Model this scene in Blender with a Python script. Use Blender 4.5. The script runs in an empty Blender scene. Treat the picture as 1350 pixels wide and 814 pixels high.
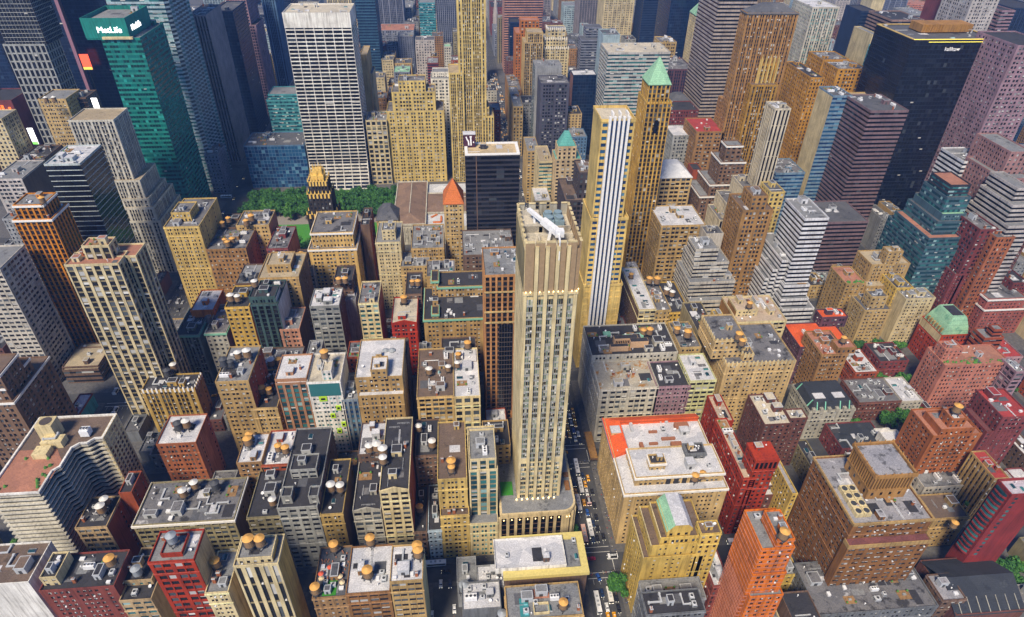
import bpy, bmesh, math, random
from mathutils import Vector, Matrix
R = math.radians
SC = bpy.context.scene
COL = SC.collection
# ------------------------------------------------------------------ camera
PITCH, YAW, ROLL, FPX, EYE = 35.79079, 5.552646, 1.050837, 852.83, 321.0
_p, _y, _r = R(PITCH), R(YAW), R(ROLL)
fwd = Vector((math.sin(_y) * math.cos(_p), math.cos(_y) * math.cos(_p), -math.sin(_p)))
rgt = Vector((math.cos(_y), -math.sin(_y), 0))
upv = rgt.cross(fwd)
cr = rgt * math.cos(_r) + upv * math.sin(_r)
cu = -rgt * math.sin(_r) + upv * math.cos(_r)
cam_d = bpy.data.cameras.new("camera")
cam = bpy.data.objects.new("camera", cam_d)
COL.objects.link(cam)
cam.matrix_world = Matrix(((cr.x, cu.x, -fwd.x, 0), (cr.y, cu.y, -fwd.y, 0), (cr.z, cu.z, -fwd.z, EYE), (0, 0, 0, 1)))
cam_d.sensor_width = 36.0
cam_d.lens = FPX / 1350.0 * 36.0
cam_d.clip_start = 1.0
cam_d.clip_end = 20000.0
SC.camera = cam
SC.render.resolution_x, SC.render.resolution_y = 1024, 617
def project(x, y, z):
    v = Vector((x, y, z - EYE))
    q = v.dot(fwd)
    if q < 1: return (-9e9, -9e9, 1)
    return (675 + FPX * v.dot(cr) / q, 407 - FPX * v.dot(cu) / q, q)
# ------------------------------------------------------------------ sky, sun, exposure
SUN_EL, SUN_AZ = 50.0, 208.0          # compass azimuth, avenue = north
w = bpy.data.worlds.new("World"); SC.world = w; w.use_nodes = True
nt = w.node_tree
sky = nt.nodes.new("ShaderNodeTexSky"); sky.sky_type = 'NISHITA'; sky.sun_disc = False
sky.sun_elevation = R(SUN_EL); sky.sun_rotation = R(SUN_AZ); sky.ozone_density = 9.0; sky.air_density = 1.0; sky.dust_density = 0.1; sky.altitude = 5000
nt.links.new(sky.outputs[0], nt.nodes["Background"].inputs[0])
nt.nodes["Background"].inputs[1].default_value = 0.125
sl = bpy.data.lights.new("sun", 'SUN'); sl.energy = 3.8; sl.angle = R(14); sl.color = (1.0, 0.86, 0.66)
so = bpy.data.objects.new("sun", sl); COL.objects.link(so)
sd = Vector((math.sin(R(SUN_AZ)) * math.cos(R(SUN_EL)), math.cos(R(SUN_AZ)) * math.cos(R(SUN_EL)), math.sin(R(SUN_EL))))
so.rotation_euler = sd.to_track_quat('Z', 'Y').to_euler(); so.location = sd * 900
SC.view_settings.view_transform = 'Standard'
SC.view_settings.look = 'None'
SC.view_settings.gamma = 1.0
SC.view_settings.use_curve_mapping = False
SC.view_settings.exposure = 0.62
SC.cycles.max_bounces = 5; SC.cycles.diffuse_bounces = 3; SC.cycles.glossy_bounces = 2
SC.cycles.transmission_bounces = 2; SC.cycles.volume_bounces = 0
SC.cycles.use_denoising = True
SC.cycles.use_adaptive_sampling = True
# ------------------------------------------------------------------ materials
MATS = {}
def newmat(name):
    m = bpy.data.materials.new(name); m.use_nodes = True
    n = m.node_tree.nodes; b = n["Principled BSDF"]
    return m, m.node_tree, n, b
def node(nt, t, **k):
    n = nt.nodes.new(t)
    for a, v in k.items(): setattr(n, a, v)
    return n
def ramp(nt, pts):
    n = nt.nodes.new("ShaderNodeValToRGB"); e = n.color_ramp.elements
    while len(e) > 1: e.remove(e[-1])
    e[0].position = pts[0][0]; e[0].color = (*pts[0][1], 1)
    for p, c in pts[1:]:
        q = e.new(p); q.color = (*c, 1)
    return n
def noise_on(nt, scale, detail=3, vec=None, rough=0.55):
    n = node(nt, "ShaderNodeTexNoise"); n.inputs["Scale"].default_value = scale
    n.inputs["Detail"].default_value = detail; n.inputs["Roughness"].default_value = rough
    if vec is not None: nt.links.new(vec, n.inputs["Vector"])
    return n
def mul(nt, a, b):
    m = node(nt, "ShaderNodeMix", data_type='RGBA', blend_type='MULTIPLY'); m.inputs[0].default_value = 1
    nt.links.new(a, m.inputs[6]); nt.links.new(b, m.inputs[7]); return m.outputs[2]
def wall_mat(key, col, rough=0.85, var=0.30, streak=True):
    k = "wall " + key
    if k in MATS: return MATS[k]
    m, nt, n, b = newmat(k)
    geo = node(nt, "ShaderNodeNewGeometry")
    v = geo.outputs["Position"]
    n1 = noise_on(nt, 0.09, 4, v)
    r1 = ramp(nt, [(0.3, tuple(c * (1 - var) for c in col)), (0.55, col), (0.75, tuple(min(c * (1 + var * .6), .92) for c in col))])
    nt.links.new(n1.outputs["Fac"], r1.inputs[0])
    mp = node(nt, "ShaderNodeMapping"); mp.inputs["Scale"].default_value = (0.9, 0.9, 0.06)
    nt.links.new(v, mp.inputs["Vector"])
    n2 = noise_on(nt, 1.0, 3, mp.outputs[0])
    r2 = ramp(nt, [(0.30, (0.55, 0.54, 0.53)), (0.48, (0.9, 0.89, 0.88)), (0.62, (1, 1, 1))])
    nt.links.new(n2.outputs["Fac"], r2.inputs[0])
    n3 = noise_on(nt, 2.6, 2, v)
    r3 = ramp(nt, [(0.3, (0.86, 0.86, 0.86)), (0.7, (1.06, 1.06, 1.06))])
    nt.links.new(n3.outputs["Fac"], r3.inputs[0])
    c = mul(nt, mul(nt, r1.outputs[0], r2.outputs[0]), r3.outputs[0])
    oi = node(nt, "ShaderNodeObjectInfo")
    nt.links.new(c, b.inputs["Base Color"])
    b.inputs["Roughness"].default_value = rough
    MATS[k] = m; return m
def roof_mat(key, c0, c1, c2, lo=.36, hi=.62, rough=0.9, scale=0.16):
    k = "roof " + key
    m, nt, n, b = newmat(k)
    geo = node(nt, "ShaderNodeNewGeometry"); v = geo.outputs["Position"]
    n1 = noise_on(nt, scale, 6, v, 0.68)
    r1 = ramp(nt, [(lo - .08, c0), (lo, c0), (lo + .06, c1), (hi, c1), (hi + .07, c2)])
    nt.links.new(n1.outputs["Fac"], r1.inputs[0])
    vo = node(nt, "ShaderNodeTexVoronoi"); vo.inputs["Scale"].default_value = 0.13
    nt.links.new(v, vo.inputs["Vector"])
    sp = node(nt, "ShaderNodeSeparateColor"); nt.links.new(vo.outputs["Color"], sp.inputs[0])
    r2 = ramp(nt, [(0.0, (0.78, 0.79, 0.81)), (1.0, (1.08, 1.06, 1.03))]); nt.links.new(sp.outputs[0], r2.inputs[0])
    n3 = noise_on(nt, 1.7, 3, v)
    r3 = ramp(nt, [(0.3, (0.7, 0.7, 0.7)), (0.62, (1.05, 1.05, 1.05))]); nt.links.new(n3.outputs["Fac"], r3.inputs[0])
    br = node(nt, "ShaderNodeTexBrick"); br.inputs["Scale"].default_value = .30; br.inputs["Color1"].default_value = (1,1,1,1); br.inputs["Color2"].default_value = (.90,.90,.91,1); br.inputs["Mortar"].default_value = (.62,.62,.64,1); br.inputs["Mortar Size"].default_value = .012
    nt.links.new(v, br.inputs["Vector"])
    c = mul(nt, mul(nt, mul(nt, r1.outputs[0], r2.outputs[0]), r3.outputs[0]), br.outputs[0])
    nt.links.new(c, b.inputs["Base Color"]); b.inputs["Roughness"].default_value = rough
    MATS[k] = m; return m
def glass_mat(key, dark, mid, pale, p_mid=.62, p_pale=.84, rough=0.12, spec=0.5):
    k = "glass " + key
    m, nt, n, b = newmat(k)
    oi = node(nt, "ShaderNodeObjectInfo"); geo = node(nt, "ShaderNodeNewGeometry")
    ad = node(nt, "ShaderNodeMath", operation='ADD'); nt.links.new(oi.outputs["Random"], ad.inputs[0]); nt.links.new(geo.outputs["Random Per Island"], ad.inputs[1])
    fr = node(nt, "ShaderNodeMath", operation='FRACT'); nt.links.new(ad.outputs[0], fr.inputs[0])
    r1 = ramp(nt, [(0, dark), (p_mid, tuple(d * 1.5 for d in dark)), (p_mid + .01, mid), (p_pale, mid), (p_pale + .02, pale)])
    r1.color_ramp.interpolation = 'LINEAR'
    nt.links.new(fr.outputs[0], r1.inputs[0])
    nt.links.new(r1.outputs[0], b.inputs["Base Color"])
    b.inputs["Roughness"].default_value = rough; b.inputs["Specular IOR Level"].default_value = spec
    nb = noise_on(nt, .22, 2, geo.outputs["Position"]); bp = node(nt, "ShaderNodeBump"); bp.inputs["Strength"].default_value = .35; bp.inputs["Distance"].default_value = .6
    nt.links.new(nb.outputs["Fac"], bp.inputs["Height"]); nt.links.new(bp.outputs[0], b.inputs["Normal"])
    MATS[k] = m; return m
def plain_mat(key, col, rough=0.6, metal=0.0, emit=None, var=0.12):
    if key in MATS: return MATS[key]
    m, nt, n, b = newmat(key)
    if emit:
        b.inputs["Emission Color"].default_value = (*col, 1); b.inputs["Emission Strength"].default_value = emit
        b.inputs["Base Color"].default_value = (*col, 1)
    else:
        geo = node(nt, "ShaderNodeNewGeometry")
        n1 = noise_on(nt, 0.8, 3, geo.outputs["Position"])
        r1 = ramp(nt, [(0.3, tuple(c * (1 - var) for c in col)), (0.7, tuple(min(1, c * (1 + var)) for c in col))])
        nt.links.new(n1.outputs["Fac"], r1.inputs[0]); nt.links.new(r1.outputs[0], b.inputs["Base Color"])
    b.inputs["Roughness"].default_value = rough; b.inputs["Metallic"].default_value = metal
    MATS[key] = m; return m
WALL = dict(
 tan=(.42,.30,.15), tan2=(.48,.36,.19), tan3=(.40,.28,.14), tan4=(.56,.42,.23), beige=(.42,.32,.20), cream=(.60,.50,.32), cream2=(.64,.55,.35),
 cream3=(.66,.57,.36), cream4=(.60,.52,.34), yellow=(.60,.44,.16), yellow2=(.62,.49,.22), gold=(.48,.34,.13), gold2=(.56,.42,.18), goldy=(.56,.36,.12), goldy2=(.66,.50,.22),
 goldbr=(.34,.19,.07), goldbr2=(.40,.24,.07), mustard=(.46,.34,.15), mustard2=(.52,.36,.12), ochre=(.50,.37,.19), palace=(.60,.43,.20), buff=(.56,.45,.30),
 brown=(.24,.13,.06), brown2=(.30,.19,.10), brown3=(.32,.19,.09), brownt=(.36,.21,.09), brownt2=(.33,.20,.09), umber=(.15,.10,.075), umber2=(.20,.13,.09),
 brownred=(.33,.13,.07), brickred=(.32,.09,.05), brickred2=(.36,.07,.04), brickred3=(.32,.05,.025), brickdk=(.16,.07,.055), dbrick=(.15,.07,.06), oxblood=(.20,.06,.05), oxblood2=(.22,.04,.04),
 maroon=(.20,.06,.06), maroon2=(.17,.05,.05), rust=(.23,.115,.05), rust2=(.34,.13,.06), rosebrick=(.33,.12,.10), rosybrown=(.26,.14,.12), salmon=(.46,.21,.15), salmon2=(.48,.22,.17), pink=(.50,.28,.20),
 scarlet=(.30,.045,.025), scarlet2=(.36,.05,.03), orange=(.62,.19,.05), orange2=(.50,.18,.06), orange3=(.56,.24,.06), orange4=(.50,.28,.08), orangeb=(.42,.17,.06), copper=(.38,.22,.14), copper2=(.44,.24,.12),
 white=(.78,.77,.73), purewhite=(.72,.73,.75), purestone=(.62,.56,.44), whitestone=(.56,.54,.47), whitegrid=(.80,.78,.72), stonew=(.52,.49,.43), stone=(.34,.35,.34), stone2=(.40,.39,.34), stone3=(.27,.28,.27), lime=(.48,.50,.34), lime2=(.58,.58,.34),
 grey=(.30,.31,.32), dgrey=(.16,.17,.18), bluegrey=(.22,.26,.30), olive=(.27,.24,.15), khaki=(.36,.31,.19), sage=(.25,.29,.24), paleblue=(.40,.48,.54), mauve=(.32,.22,.25), mauve2=(.36,.24,.25), mauve3=(.33,.20,.19), mauvew=(.50,.47,.45),
 plum=(.11,.06,.08), nearblk=(.035,.033,.042), stripe=(.50,.55,.55), charcoal=(.075,.075,.10), sooty=(.06,.05,.055), navy=(.012,.026,.075), navy2=(.016,.03,.07), blacknavy=(.006,.011,.028), steel=(.12,.20,.31), steelb=(.05,.11,.18), greyp=(.22,.24,.30),
 taupe=(.26,.24,.25), tealw=(.10,.30,.34), tealw2=(.16,.36,.42), tealw3=(.07,.12,.15), darkteal=(.05,.09,.09), tealdk=(.02,.06,.08), emerald=(.012,.20,.17), ice=(.40,.50,.54), bandwhite=(.50,.49,.46), bandwhite2=(.40,.35,.32), bandbrown=(.30,.21,.18), bandplum=(.20,.14,.15), bandplum2=(.10,.09,.11), rosestripe=(.46,.27,.21), slateblue=(.20,.28,.36))
for _k, _c in WALL.items():                # pigments a little richer than measured grey-ish stone
    _m = sum(_c)/3; WALL[_k] = tuple(max(.004, _m + (q-_m)*1.24) for q in _c)
def W(key): return wall_mat(key, WALL[key])
D3 = (.030,.030,.036)
roof_mat('dark', (.018,.019,.024), (.040,.040,.048), (.075,.073,.075))
roof_mat('white', (.30,.30,.31), (.62,.63,.66), (.74,.75,.78), lo=.30, hi=.56)
roof_mat('grey', (.12,.125,.13), (.24,.25,.26), (.34,.35,.36))
roof_mat('mix', (.05,.05,.055), (.17,.17,.18), (.50,.50,.52), lo=.40, hi=.60, scale=.10)
roof_mat('patch', (.13,.13,.14), (.34,.34,.37), (.58,.58,.62), lo=.38, hi=.62, scale=.22)
roof_mat('brown', (.09,.065,.05), (.17,.12,.09), (.24,.19,.15))
roof_mat('umberroof', (.05,.04,.038), (.085,.068,.062), (.12,.10,.09))
roof_mat('tan', (.30,.24,.15), (.42,.34,.22), (.50,.42,.30)); roof_mat('tanroof', (.30,.25,.17), (.45,.38,.26), (.52,.46,.34))
roof_mat('sand', (.45,.33,.18), (.60,.47,.28), (.66,.55,.36)); roof_mat('cream', (.42,.38,.30), (.58,.53,.42), (.66,.62,.52))
roof_mat('stain', (.42,.20,.04), (.46,.42,.33), (.55,.52,.44), lo=.40, hi=.60)
roof_mat('slate', (.06,.065,.075), (.11,.115,.13), (.16,.17,.19)); roof_mat('slate2', (.02,.025,.035), (.035,.042,.055), (.06,.07,.08))
roof_mat('terra', (.30,.12,.08), (.44,.20,.13), (.50,.27,.19)); roof_mat('terrace', (.36,.24,.17), (.50,.40,.30), (.58,.50,.42)); roof_mat('terraor', (.52,.12,.03), (.62,.17,.04), (.66,.22,.07))
roof_mat('verm', (.70,.09,.02), (.78,.12,.025), (.80,.15,.05)); roof_mat('red', (.30,.03,.03), (.40,.05,.045), (.45,.09,.08)); roof_mat('maroonroof', (.14,.05,.05), (.20,.07,.07), (.24,.1,.1))
roof_mat('verd', (.16,.40,.26), (.30,.56,.36), (.36,.60,.42)); roof_mat('tealroof', (.06,.34,.30), (.12,.42,.38), (.18,.48,.42)); roof_mat('whitehip', (.5,.52,.54), (.66,.68,.70), (.72,.73,.75)); roof_mat('lilac', (.40,.36,.44), (.52,.48,.56), (.58,.55,.62))
roof_mat('library', (.19,.12,.09), (.25,.165,.12), (.30,.21,.16))
def RF(key): return MATS['roof ' + key]
glass_mat('d', (.010,.012,.017), (.07,.085,.10), (.42,.43,.42), .70, .93)
glass_mat('k', (.005,.006,.010), (.014,.017,.026), (.05,.06,.07), .80, .97)
glass_mat('n', (.004,.011,.034), (.009,.024,.062), (.03,.06,.11), .74, .97, rough=.2)
glass_mat('t', (.010,.04,.055), (.04,.16,.17), (.26,.42,.42), .55, .90)
glass_mat('b', (.008,.03,.09), (.02,.085,.19), (.10,.24,.36), .45, .93)
glass_mat('e', (.003,.028,.032), (.006,.13,.12), (.03,.30,.27), .62, .92)
glass_mat('l', (.035,.05,.05), (.15,.20,.17), (.36,.38,.32), .40, .80)
glass_mat('blind', (.34,.33,.30), (.46,.45,.42), (.62,.62,.58), .35, .7, rough=.7, spec=.2)
def GL(key): return MATS['glass ' + key]
plain_mat('unit grey', (.42,.44,.46), .55); plain_mat('unit dark', (.05,.055,.06), .5); plain_mat('unit white', (.70,.71,.72), .5); plain_mat('unit rust', (.30,.12,.06), .8); plain_mat('unit teal', (.12,.36,.36), .6)
plain_mat('tank orange', (.62,.33,.08), .8); plain_mat('tank wood', (.26,.16,.08), .85); plain_mat('tank white', (.62,.62,.60), .6); plain_mat('tank grey', (.27,.30,.33), .6); plain_mat('tank dark', (.055,.06,.07), .7); plain_mat('iron', (.05,.05,.055), .6)
plain_mat('cornice white', (.74,.73,.70), .7); plain_mat('verdigris', (.18,.42,.30), .8); plain_mat('gilt', (.72,.48,.12), .45); plain_mat('warm lamp', (1.0,.72,.30), emit=3.0)
plain_mat('white glow', (1,1,1), emit=1.6); plain_mat('yellow glow', (.95,.82,.12), emit=.9); plain_mat('magenta glow', (1,.10,.35), emit=1.5); plain_mat('red glow', (1,.12,.05), emit=1.2); plain_mat('green glow', (.3,.9,.15), emit=.8)
# ------------------------------------------------------------------ mesh helpers
class MB:
    def __init__(s): s.v = []; s.f = []; s.m = []
    def box(s, x0, x1, y0, y1, z0, z1, m=0, bottom=False):
        i = len(s.v)
        s.v += [(x0,y0,z0),(x1,y0,z0),(x1,y1,z0),(x0,y1,z0),(x0,y0,z1),(x1,y0,z1),(x1,y1,z1),(x0,y1,z1)]
        fs = [(4,5,6,7),(0,1,5,4),(1,2,6,5),(2,3,7,6),(3,0,4,7)] + ([(3,2,1,0)] if bottom else [])
        s.f += [tuple(i + k for k in q) for q in fs]; s.m += [m] * len(fs)
    def quad(s, a, b, c, d, m=0):
        i = len(s.v); s.v += [a, b, c, d]; s.f.append((i, i+1, i+2, i+3)); s.m.append(m)
    def poly(s, pts, m=0):
        i = len(s.v); s.v += list(pts); s.f.append(tuple(range(i, i + len(pts)))); s.m.append(m)
    def prism(s, pts, z0, z1, m=0):           # pts counter-clockwise
        n = len(pts); i = len(s.v)
        s.v += [(x, y, z0) for x, y in pts] + [(x, y, z1) for x, y in pts]
        for k in range(n): s.f.append((i+k, i+(k+1) % n, i+n+(k+1) % n, i+n+k)); s.m.append(m)
        s.f.append(tuple(i+n+k for k in range(n))); s.m.append(m)
    def loft(s, rings, m=0, cap=True):
        n = len(rings[0]); i = len(s.v)
        for r_ in rings: s.v += list(r_)
        for j in range(len(rings) - 1):
            for k in range(n):
                a = i + j*n + k; b = i + j*n + (k+1) % n
                s.f.append((a, b, b + n, a + n)); s.m.append(m)
        if cap: s.f.append(tuple(i + (len(rings)-1)*n + k for k in range(n))); s.m.append(m)
    def cyl(s, x, y, z0, z1, r0, r1=None, n=12, m=0, cap=True):
        r1 = r0 if r1 is None else r1
        ring = lambda r, z: [(x + r*math.cos(2*math.pi*k/n), y + r*math.sin(2*math.pi*k/n), z) for k in range(n)]
        s.loft([ring(r0, z0), ring(r1, z1)], m, cap)
    def bar(s, p, q, t, m=0):
        p = Vector(p); q = Vector(q); d = (q - p).normalized()
        a = d.cross(Vector((0,0,1)));
        a = Vector((1,0,0)) if a.length < .01 else a.normalized()
        b = d.cross(a); h = t/2
        r0 = [tuple(p + a*h*i + b*h*j) for i, j in ((-1,-1),(1,-1),(1,1),(-1,1))]; r1 = [tuple(q + a*h*i + b*h*j) for i, j in ((-1,-1),(1,-1),(1,1),(-1,1))]
        s.loft([r0, r1], m); 
    def mesh(s, name, mats):
        me = bpy.data.meshes.new(name); me.from_pydata(s.v, [], s.f); 
        for mm in mats: me.materials.append(mm)
        if len(mats) > 1: me.polygons.foreach_set('material_index', s.m)
        me.update(); return me
    def build(s, name, mats, parent=None, loc=(0,0,0)):
        if not isinstance(mats, (list, tuple)): mats = [mats]
        return link(name, s.mesh(name, mats), parent, loc)
def link(name, me, parent=None, loc=(0,0,0), rz=0):
    o = bpy.data.objects.new(name, me); COL.objects.link(o); o.location = loc
    if rz: o.rotation_euler = (0, 0, rz)
    if parent: o.parent = parent
    return o
def thing(name, label, cat, loc=(0,0,0), rz=0, group=None):
    o = bpy.data.objects.new(name, None); COL.objects.link(o); o.location = loc; o.rotation_euler = (0,0,rz)
    o.empty_display_size = .5
    o['label'] = label; o['category'] = cat
    if group: o['group'] = group
    return o
def structure(o): o['kind'] = 'structure'; return o
def copy_tree(src, loc, rz=0, label=None, group=None):
    r_ = src.copy(); COL.objects.link(r_); r_.location = loc; r_.rotation_euler = (0,0,rz)
    if label: r_['label'] = label
    if group: r_['group'] = group
    for ch in src.children:
        c = ch.copy(); COL.objects.link(c); c.parent = r_
        for g in ch.children:
            d = g.copy(); COL.objects.link(d); d.parent = c
    return r_
# ------------------------------------------------------------------ facades
#       bay  floor  wf   hf  inset spandrel-recess pier?
STY = {'P':(3.1,3.6,.46,.52,.30,.05),'P2':(3.5,3.25,.44,.52,.25,.05),'P3':(3.2,3.5,.44,.54,.30,.06),'V':(3.0,3.6,.54,.62,.55,.40),'V2':(3.4,13.,.52,.94,.60,.30),'V3':(4.6,3.6,.66,.74,.50,.36),
 'V4':(3.6,3.7,.66,.70,.50,.34),'Q':(4.2,3.8,.50,.60,.45,.06),'S2':(5.4,3.6,.20,.40,.20,.04),'D':(4.6,3.5,.60,.50,.30,.06),'L':(4.3,3.9,.74,.58,.40,.06),'L2':(5.2,5.4,.68,.70,.50,.08),'L3':(4.6,7.6,.62,.82,.50,.06),'R':(4.2,3.8,1.0,.50,.35,.0),'R4':(2.3,3.7,1.0,.52,.18,.0),'R2':(6.0,3.9,1.0,.58,.12,.0),'R3':(6.0,4.0,1.0,.86,.15,.0),
 'C':(3.0,3.8,.93,.86,.10,.03),'C2':(3.6,4.0,.90,.88,.16,.03),'E':(2.4,4.0,.95,.54,.14,.03),'G':(9.2,3.75,.92,.70,.35,.08)}
PANE = {}
def pane_mesh(wd, ht, axis, gm, bl):
    key = (round(wd, 2), round(ht, 2), axis, gm.name, bl)
    if key not in PANE:
        m = MB(); h = ht/2; t_ = .06; ac = bl == 3; bl = 0 if ac else bl; q = h - ht*(0, .34, .62)[bl]
        if axis == 'y':
            m.box(-wd/2, wd/2, -t_, 0, -h, h, 0, True)
            if bl: m.box(-wd/2+.05, wd/2-.05, -t_-.03, -t_+.01, q, h-.04, 1, True)
            if ac: m.box(-.36, .36, -.62, 0, -h, -h+.46, 2, True)
        else:
            m.box(-t_, t_, -wd/2, wd/2, -h, h, 0, True)
            if bl: m.box(-t_-.03, t_+.03, -wd/2+.05, wd/2-.05, q, h-.04, 1, True)
            if ac: m.box(-.62, .62, -.36, .36, -h, -h+.46, 2, True)
        PANE[key] = m.mesh('window', [gm, MATS['glass blind'], MATS['unit white']])
    return PANE[key]
NWIN = [0, 0]
MINPX = 3.0
class Wins:
    """collects the window openings of one building, then makes the ones that show largest parts of their own"""
    def __init__(s, root, o, pb=None):
        s.root = root; s.o = o; s.l = []; s.r = random.Random(int(o[0]*31+o[1]*7)); s.pb = s.r.uniform(.08, .30) if pb is None else pb
    def add(s, axis, x, y, z, wd, ht, gm, sgn):
        bl = 0 if s.r.random() > (s.pb if gm.name[6:] in 'dtl' else .004) else s.r.choice((1, 1, 2))
        if bl == 0 and gm.name == 'glass d' and wd < 2.2 and s.r.random() < .07: bl = 3
        s.l.append((axis, x, y, z, wd, ht, gm, sgn, bl))
    def flush(s, most=100):
        ox, oy = s.o; sized = []
        for q in s.l:
            u, v, d = project(q[1], q[2], q[3])
            px = q[5] * FPX / d * .76
            if -20 < u < 1370 and -20 < v < 834: sized.append((px * min(q[4], 5), q, px))
        sized.sort(key=lambda a: -a[0])
        own = [q for a, q, px in sized[:most] if px >= MINPX]
        ids = set(id(q) for q in own); rest = [q for a, q, px in sized if id(q) not in ids]
        for ax, x, y, z, wd, ht, gm, sg, bl in own:
            link('window', pane_mesh(wd, ht, ax, gm, bl), s.root, (x - ox, y - oy, z)); NWIN[0] += 1
        by = {}
        for q in rest: by.setdefault(q[6].name, []).append(q)
        for gm, ql in by.items():
            m = MB()
            for ax, x, y, z, wd, ht, g_, sg, bl in ql:
                x -= ox; y -= oy
                for mi, t_, a, z0, z1 in ((0, .06, wd/2, z-ht/2, z+ht/2), (1, .09, wd/2-.05, z+ht/2-ht*(0, .34, .62, 0)[bl], z+ht/2-.04)):
                    if mi and bl in (0, 3): continue
                    if ax == 'y': m.quad((x-a, y-t_, z0), (x+a, y-t_, z0), (x+a, y-t_, z1), (x-a, y-t_, z1), mi)
                    elif sg > 0: m.quad((x+t_, y-a, z0), (x+t_, y+a, z0), (x+t_, y+a, z1), (x+t_, y-a, z1), mi)
                    else: m.quad((x-t_, y+a, z0), (x-t_, y-a, z0), (x-t_, y-a, z1), (x-t_, y+a, z1), mi)
            o = m.build('windows' if not own else 'window', [MATS[gm], MATS['glass blind']], s.root); NWIN[1] += 1
            o['kind'] = 'stuff'
def facade(mb, wins, sty, face, x0, x1, y0, y1, z0, z1, gm, rng, o, mi=0, msp=None):
    """face 's' (y0), 'e' (x1) or 'w' (x0) of a box; adds piers and spandrels to mb, panes to wins; returns the inset used"""
    ox, oy = o
    if sty == 'N': return 0.0
    a0, a1 = (x0, x1) if face == 's' else (y0, y1)
    Wd = a1 - a0
    def bx(p0, p1, d0, d1, q0, q1, k_=None):   # along-face interval, depth interval measured inwards, heights
        k_ = mi if k_ is None else k_
        if face == 's': mb.box(p0-ox, p1-ox, y0+d0-oy, y0+d1-oy, q0, q1, k_, True)
        elif face == 'e': mb.box(x1-d1-ox, x1-d0-ox, p0-oy, p1-oy, q0, q1, k_, True)
        else: mb.box(x0+d0-ox, x0+d1-ox, p0-oy, p1-oy, q0, q1, k_, True)
    def pane(pc, zc, wd, ht, ins):
        if face == 's': wins.add('y', pc, y0+ins, zc, wd, ht, gm, 1)
        elif face == 'e': wins.add('x', x1-ins, pc, zc, wd, ht, gm, 1)
        else: wins.add('x', x0+ins, pc, zc, wd, ht, gm, -1)
    if sty == 'S1':                            # party wall: plain, a few columns of small openings
        n = max(2, int((z1 - z0)/3.7)); nc = max(1, int(Wd/7)); cols = [a0 + Wd*(k+.5+rng.uniform(-.2,.2))/nc for k in range(nc) if rng.random() < .75]
        for c in cols:
            for k in range(n):
                if rng.random() < .86: pane(c, z0 + (k+.55)*(z1-z0)/n, 1.2, 1.7, 0.0)
        return 0.0
    bay, fh, wf, hf, ins, rec = STY[sty]
    grp = 0
    if sty in ('P','P2','P3','Q','L','D','V','S2'):
        bay *= rng.uniform(.86, 1.16); fh *= rng.uniform(.93, 1.07); wf *= rng.uniform(.86, 1.10); hf *= rng.uniform(.88, 1.10); grp = rng.choice((0, 2, 2, 3, 3, 4))
    nx = max(1, round(Wd/bay)); nz = max(1, round((z1-z0)/fh)); b = Wd/nx; f = (z1-z0)/nz
    pw = b*(1-wf); sh = f*(1-hf)
    e = 0.0 if pw < .05 else min(.12, pw*.3)
    if face != 's': a0_ = a0 + (0.0)
    for k in range(nz + 1):
        zc = z0 + k*f; q0 = max(z0, zc - sh*.55); q1 = min(z1-.02, zc + sh*.45)
        if k == nz: q0 = z1 - max(sh*.6, .6)
        if k == 0: q1 = z0 + sh*.45
        top_ = k == nz or k == 0
        bx(a0+e, a1-e, .02 if top_ and rec > .2 else rec, ins+.05, q0, q1, msp if (msp is not None and not top_) else None)
    ww = b*wf; wts = [1.0]*(nx+1)
    if grp and nx > grp+1:
        off = (nx % grp)//2
        for k in range(nx+1): wts[k] = 1.75 if k in (0, nx) or (k-off) % grp == 0 else .62
    else: wts[0] = wts[-1] = .5
    tot_ = sum(wts); free_ = Wd - nx*ww; cen = []; x_ = a0
    for k in range(nx+1):
        p_ = free_*wts[k]/tot_
        if pw >= .05: bx(x_, min(a1, x_+p_), 0.0, ins+.04, z0, z1-.05)
        x_ += p_
        if k < nx: cen.append(x_+ww/2); x_ += ww
    for k in range(nz):
        for j in range(nx):
            zc = z0 + (k+.5)*f - sh*.05
            if sty in ('D', 'P2') and b*wf > 1.4:
                for s_ in (-.26, .26): pane(cen[j]+s_*ww, zc, ww*.45, f*hf + .06, ins)
            else: pane(cen[j], zc, b*wf + (.0 if pw < .05 else .04), f*hf + .06, ins)
    return ins
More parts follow.
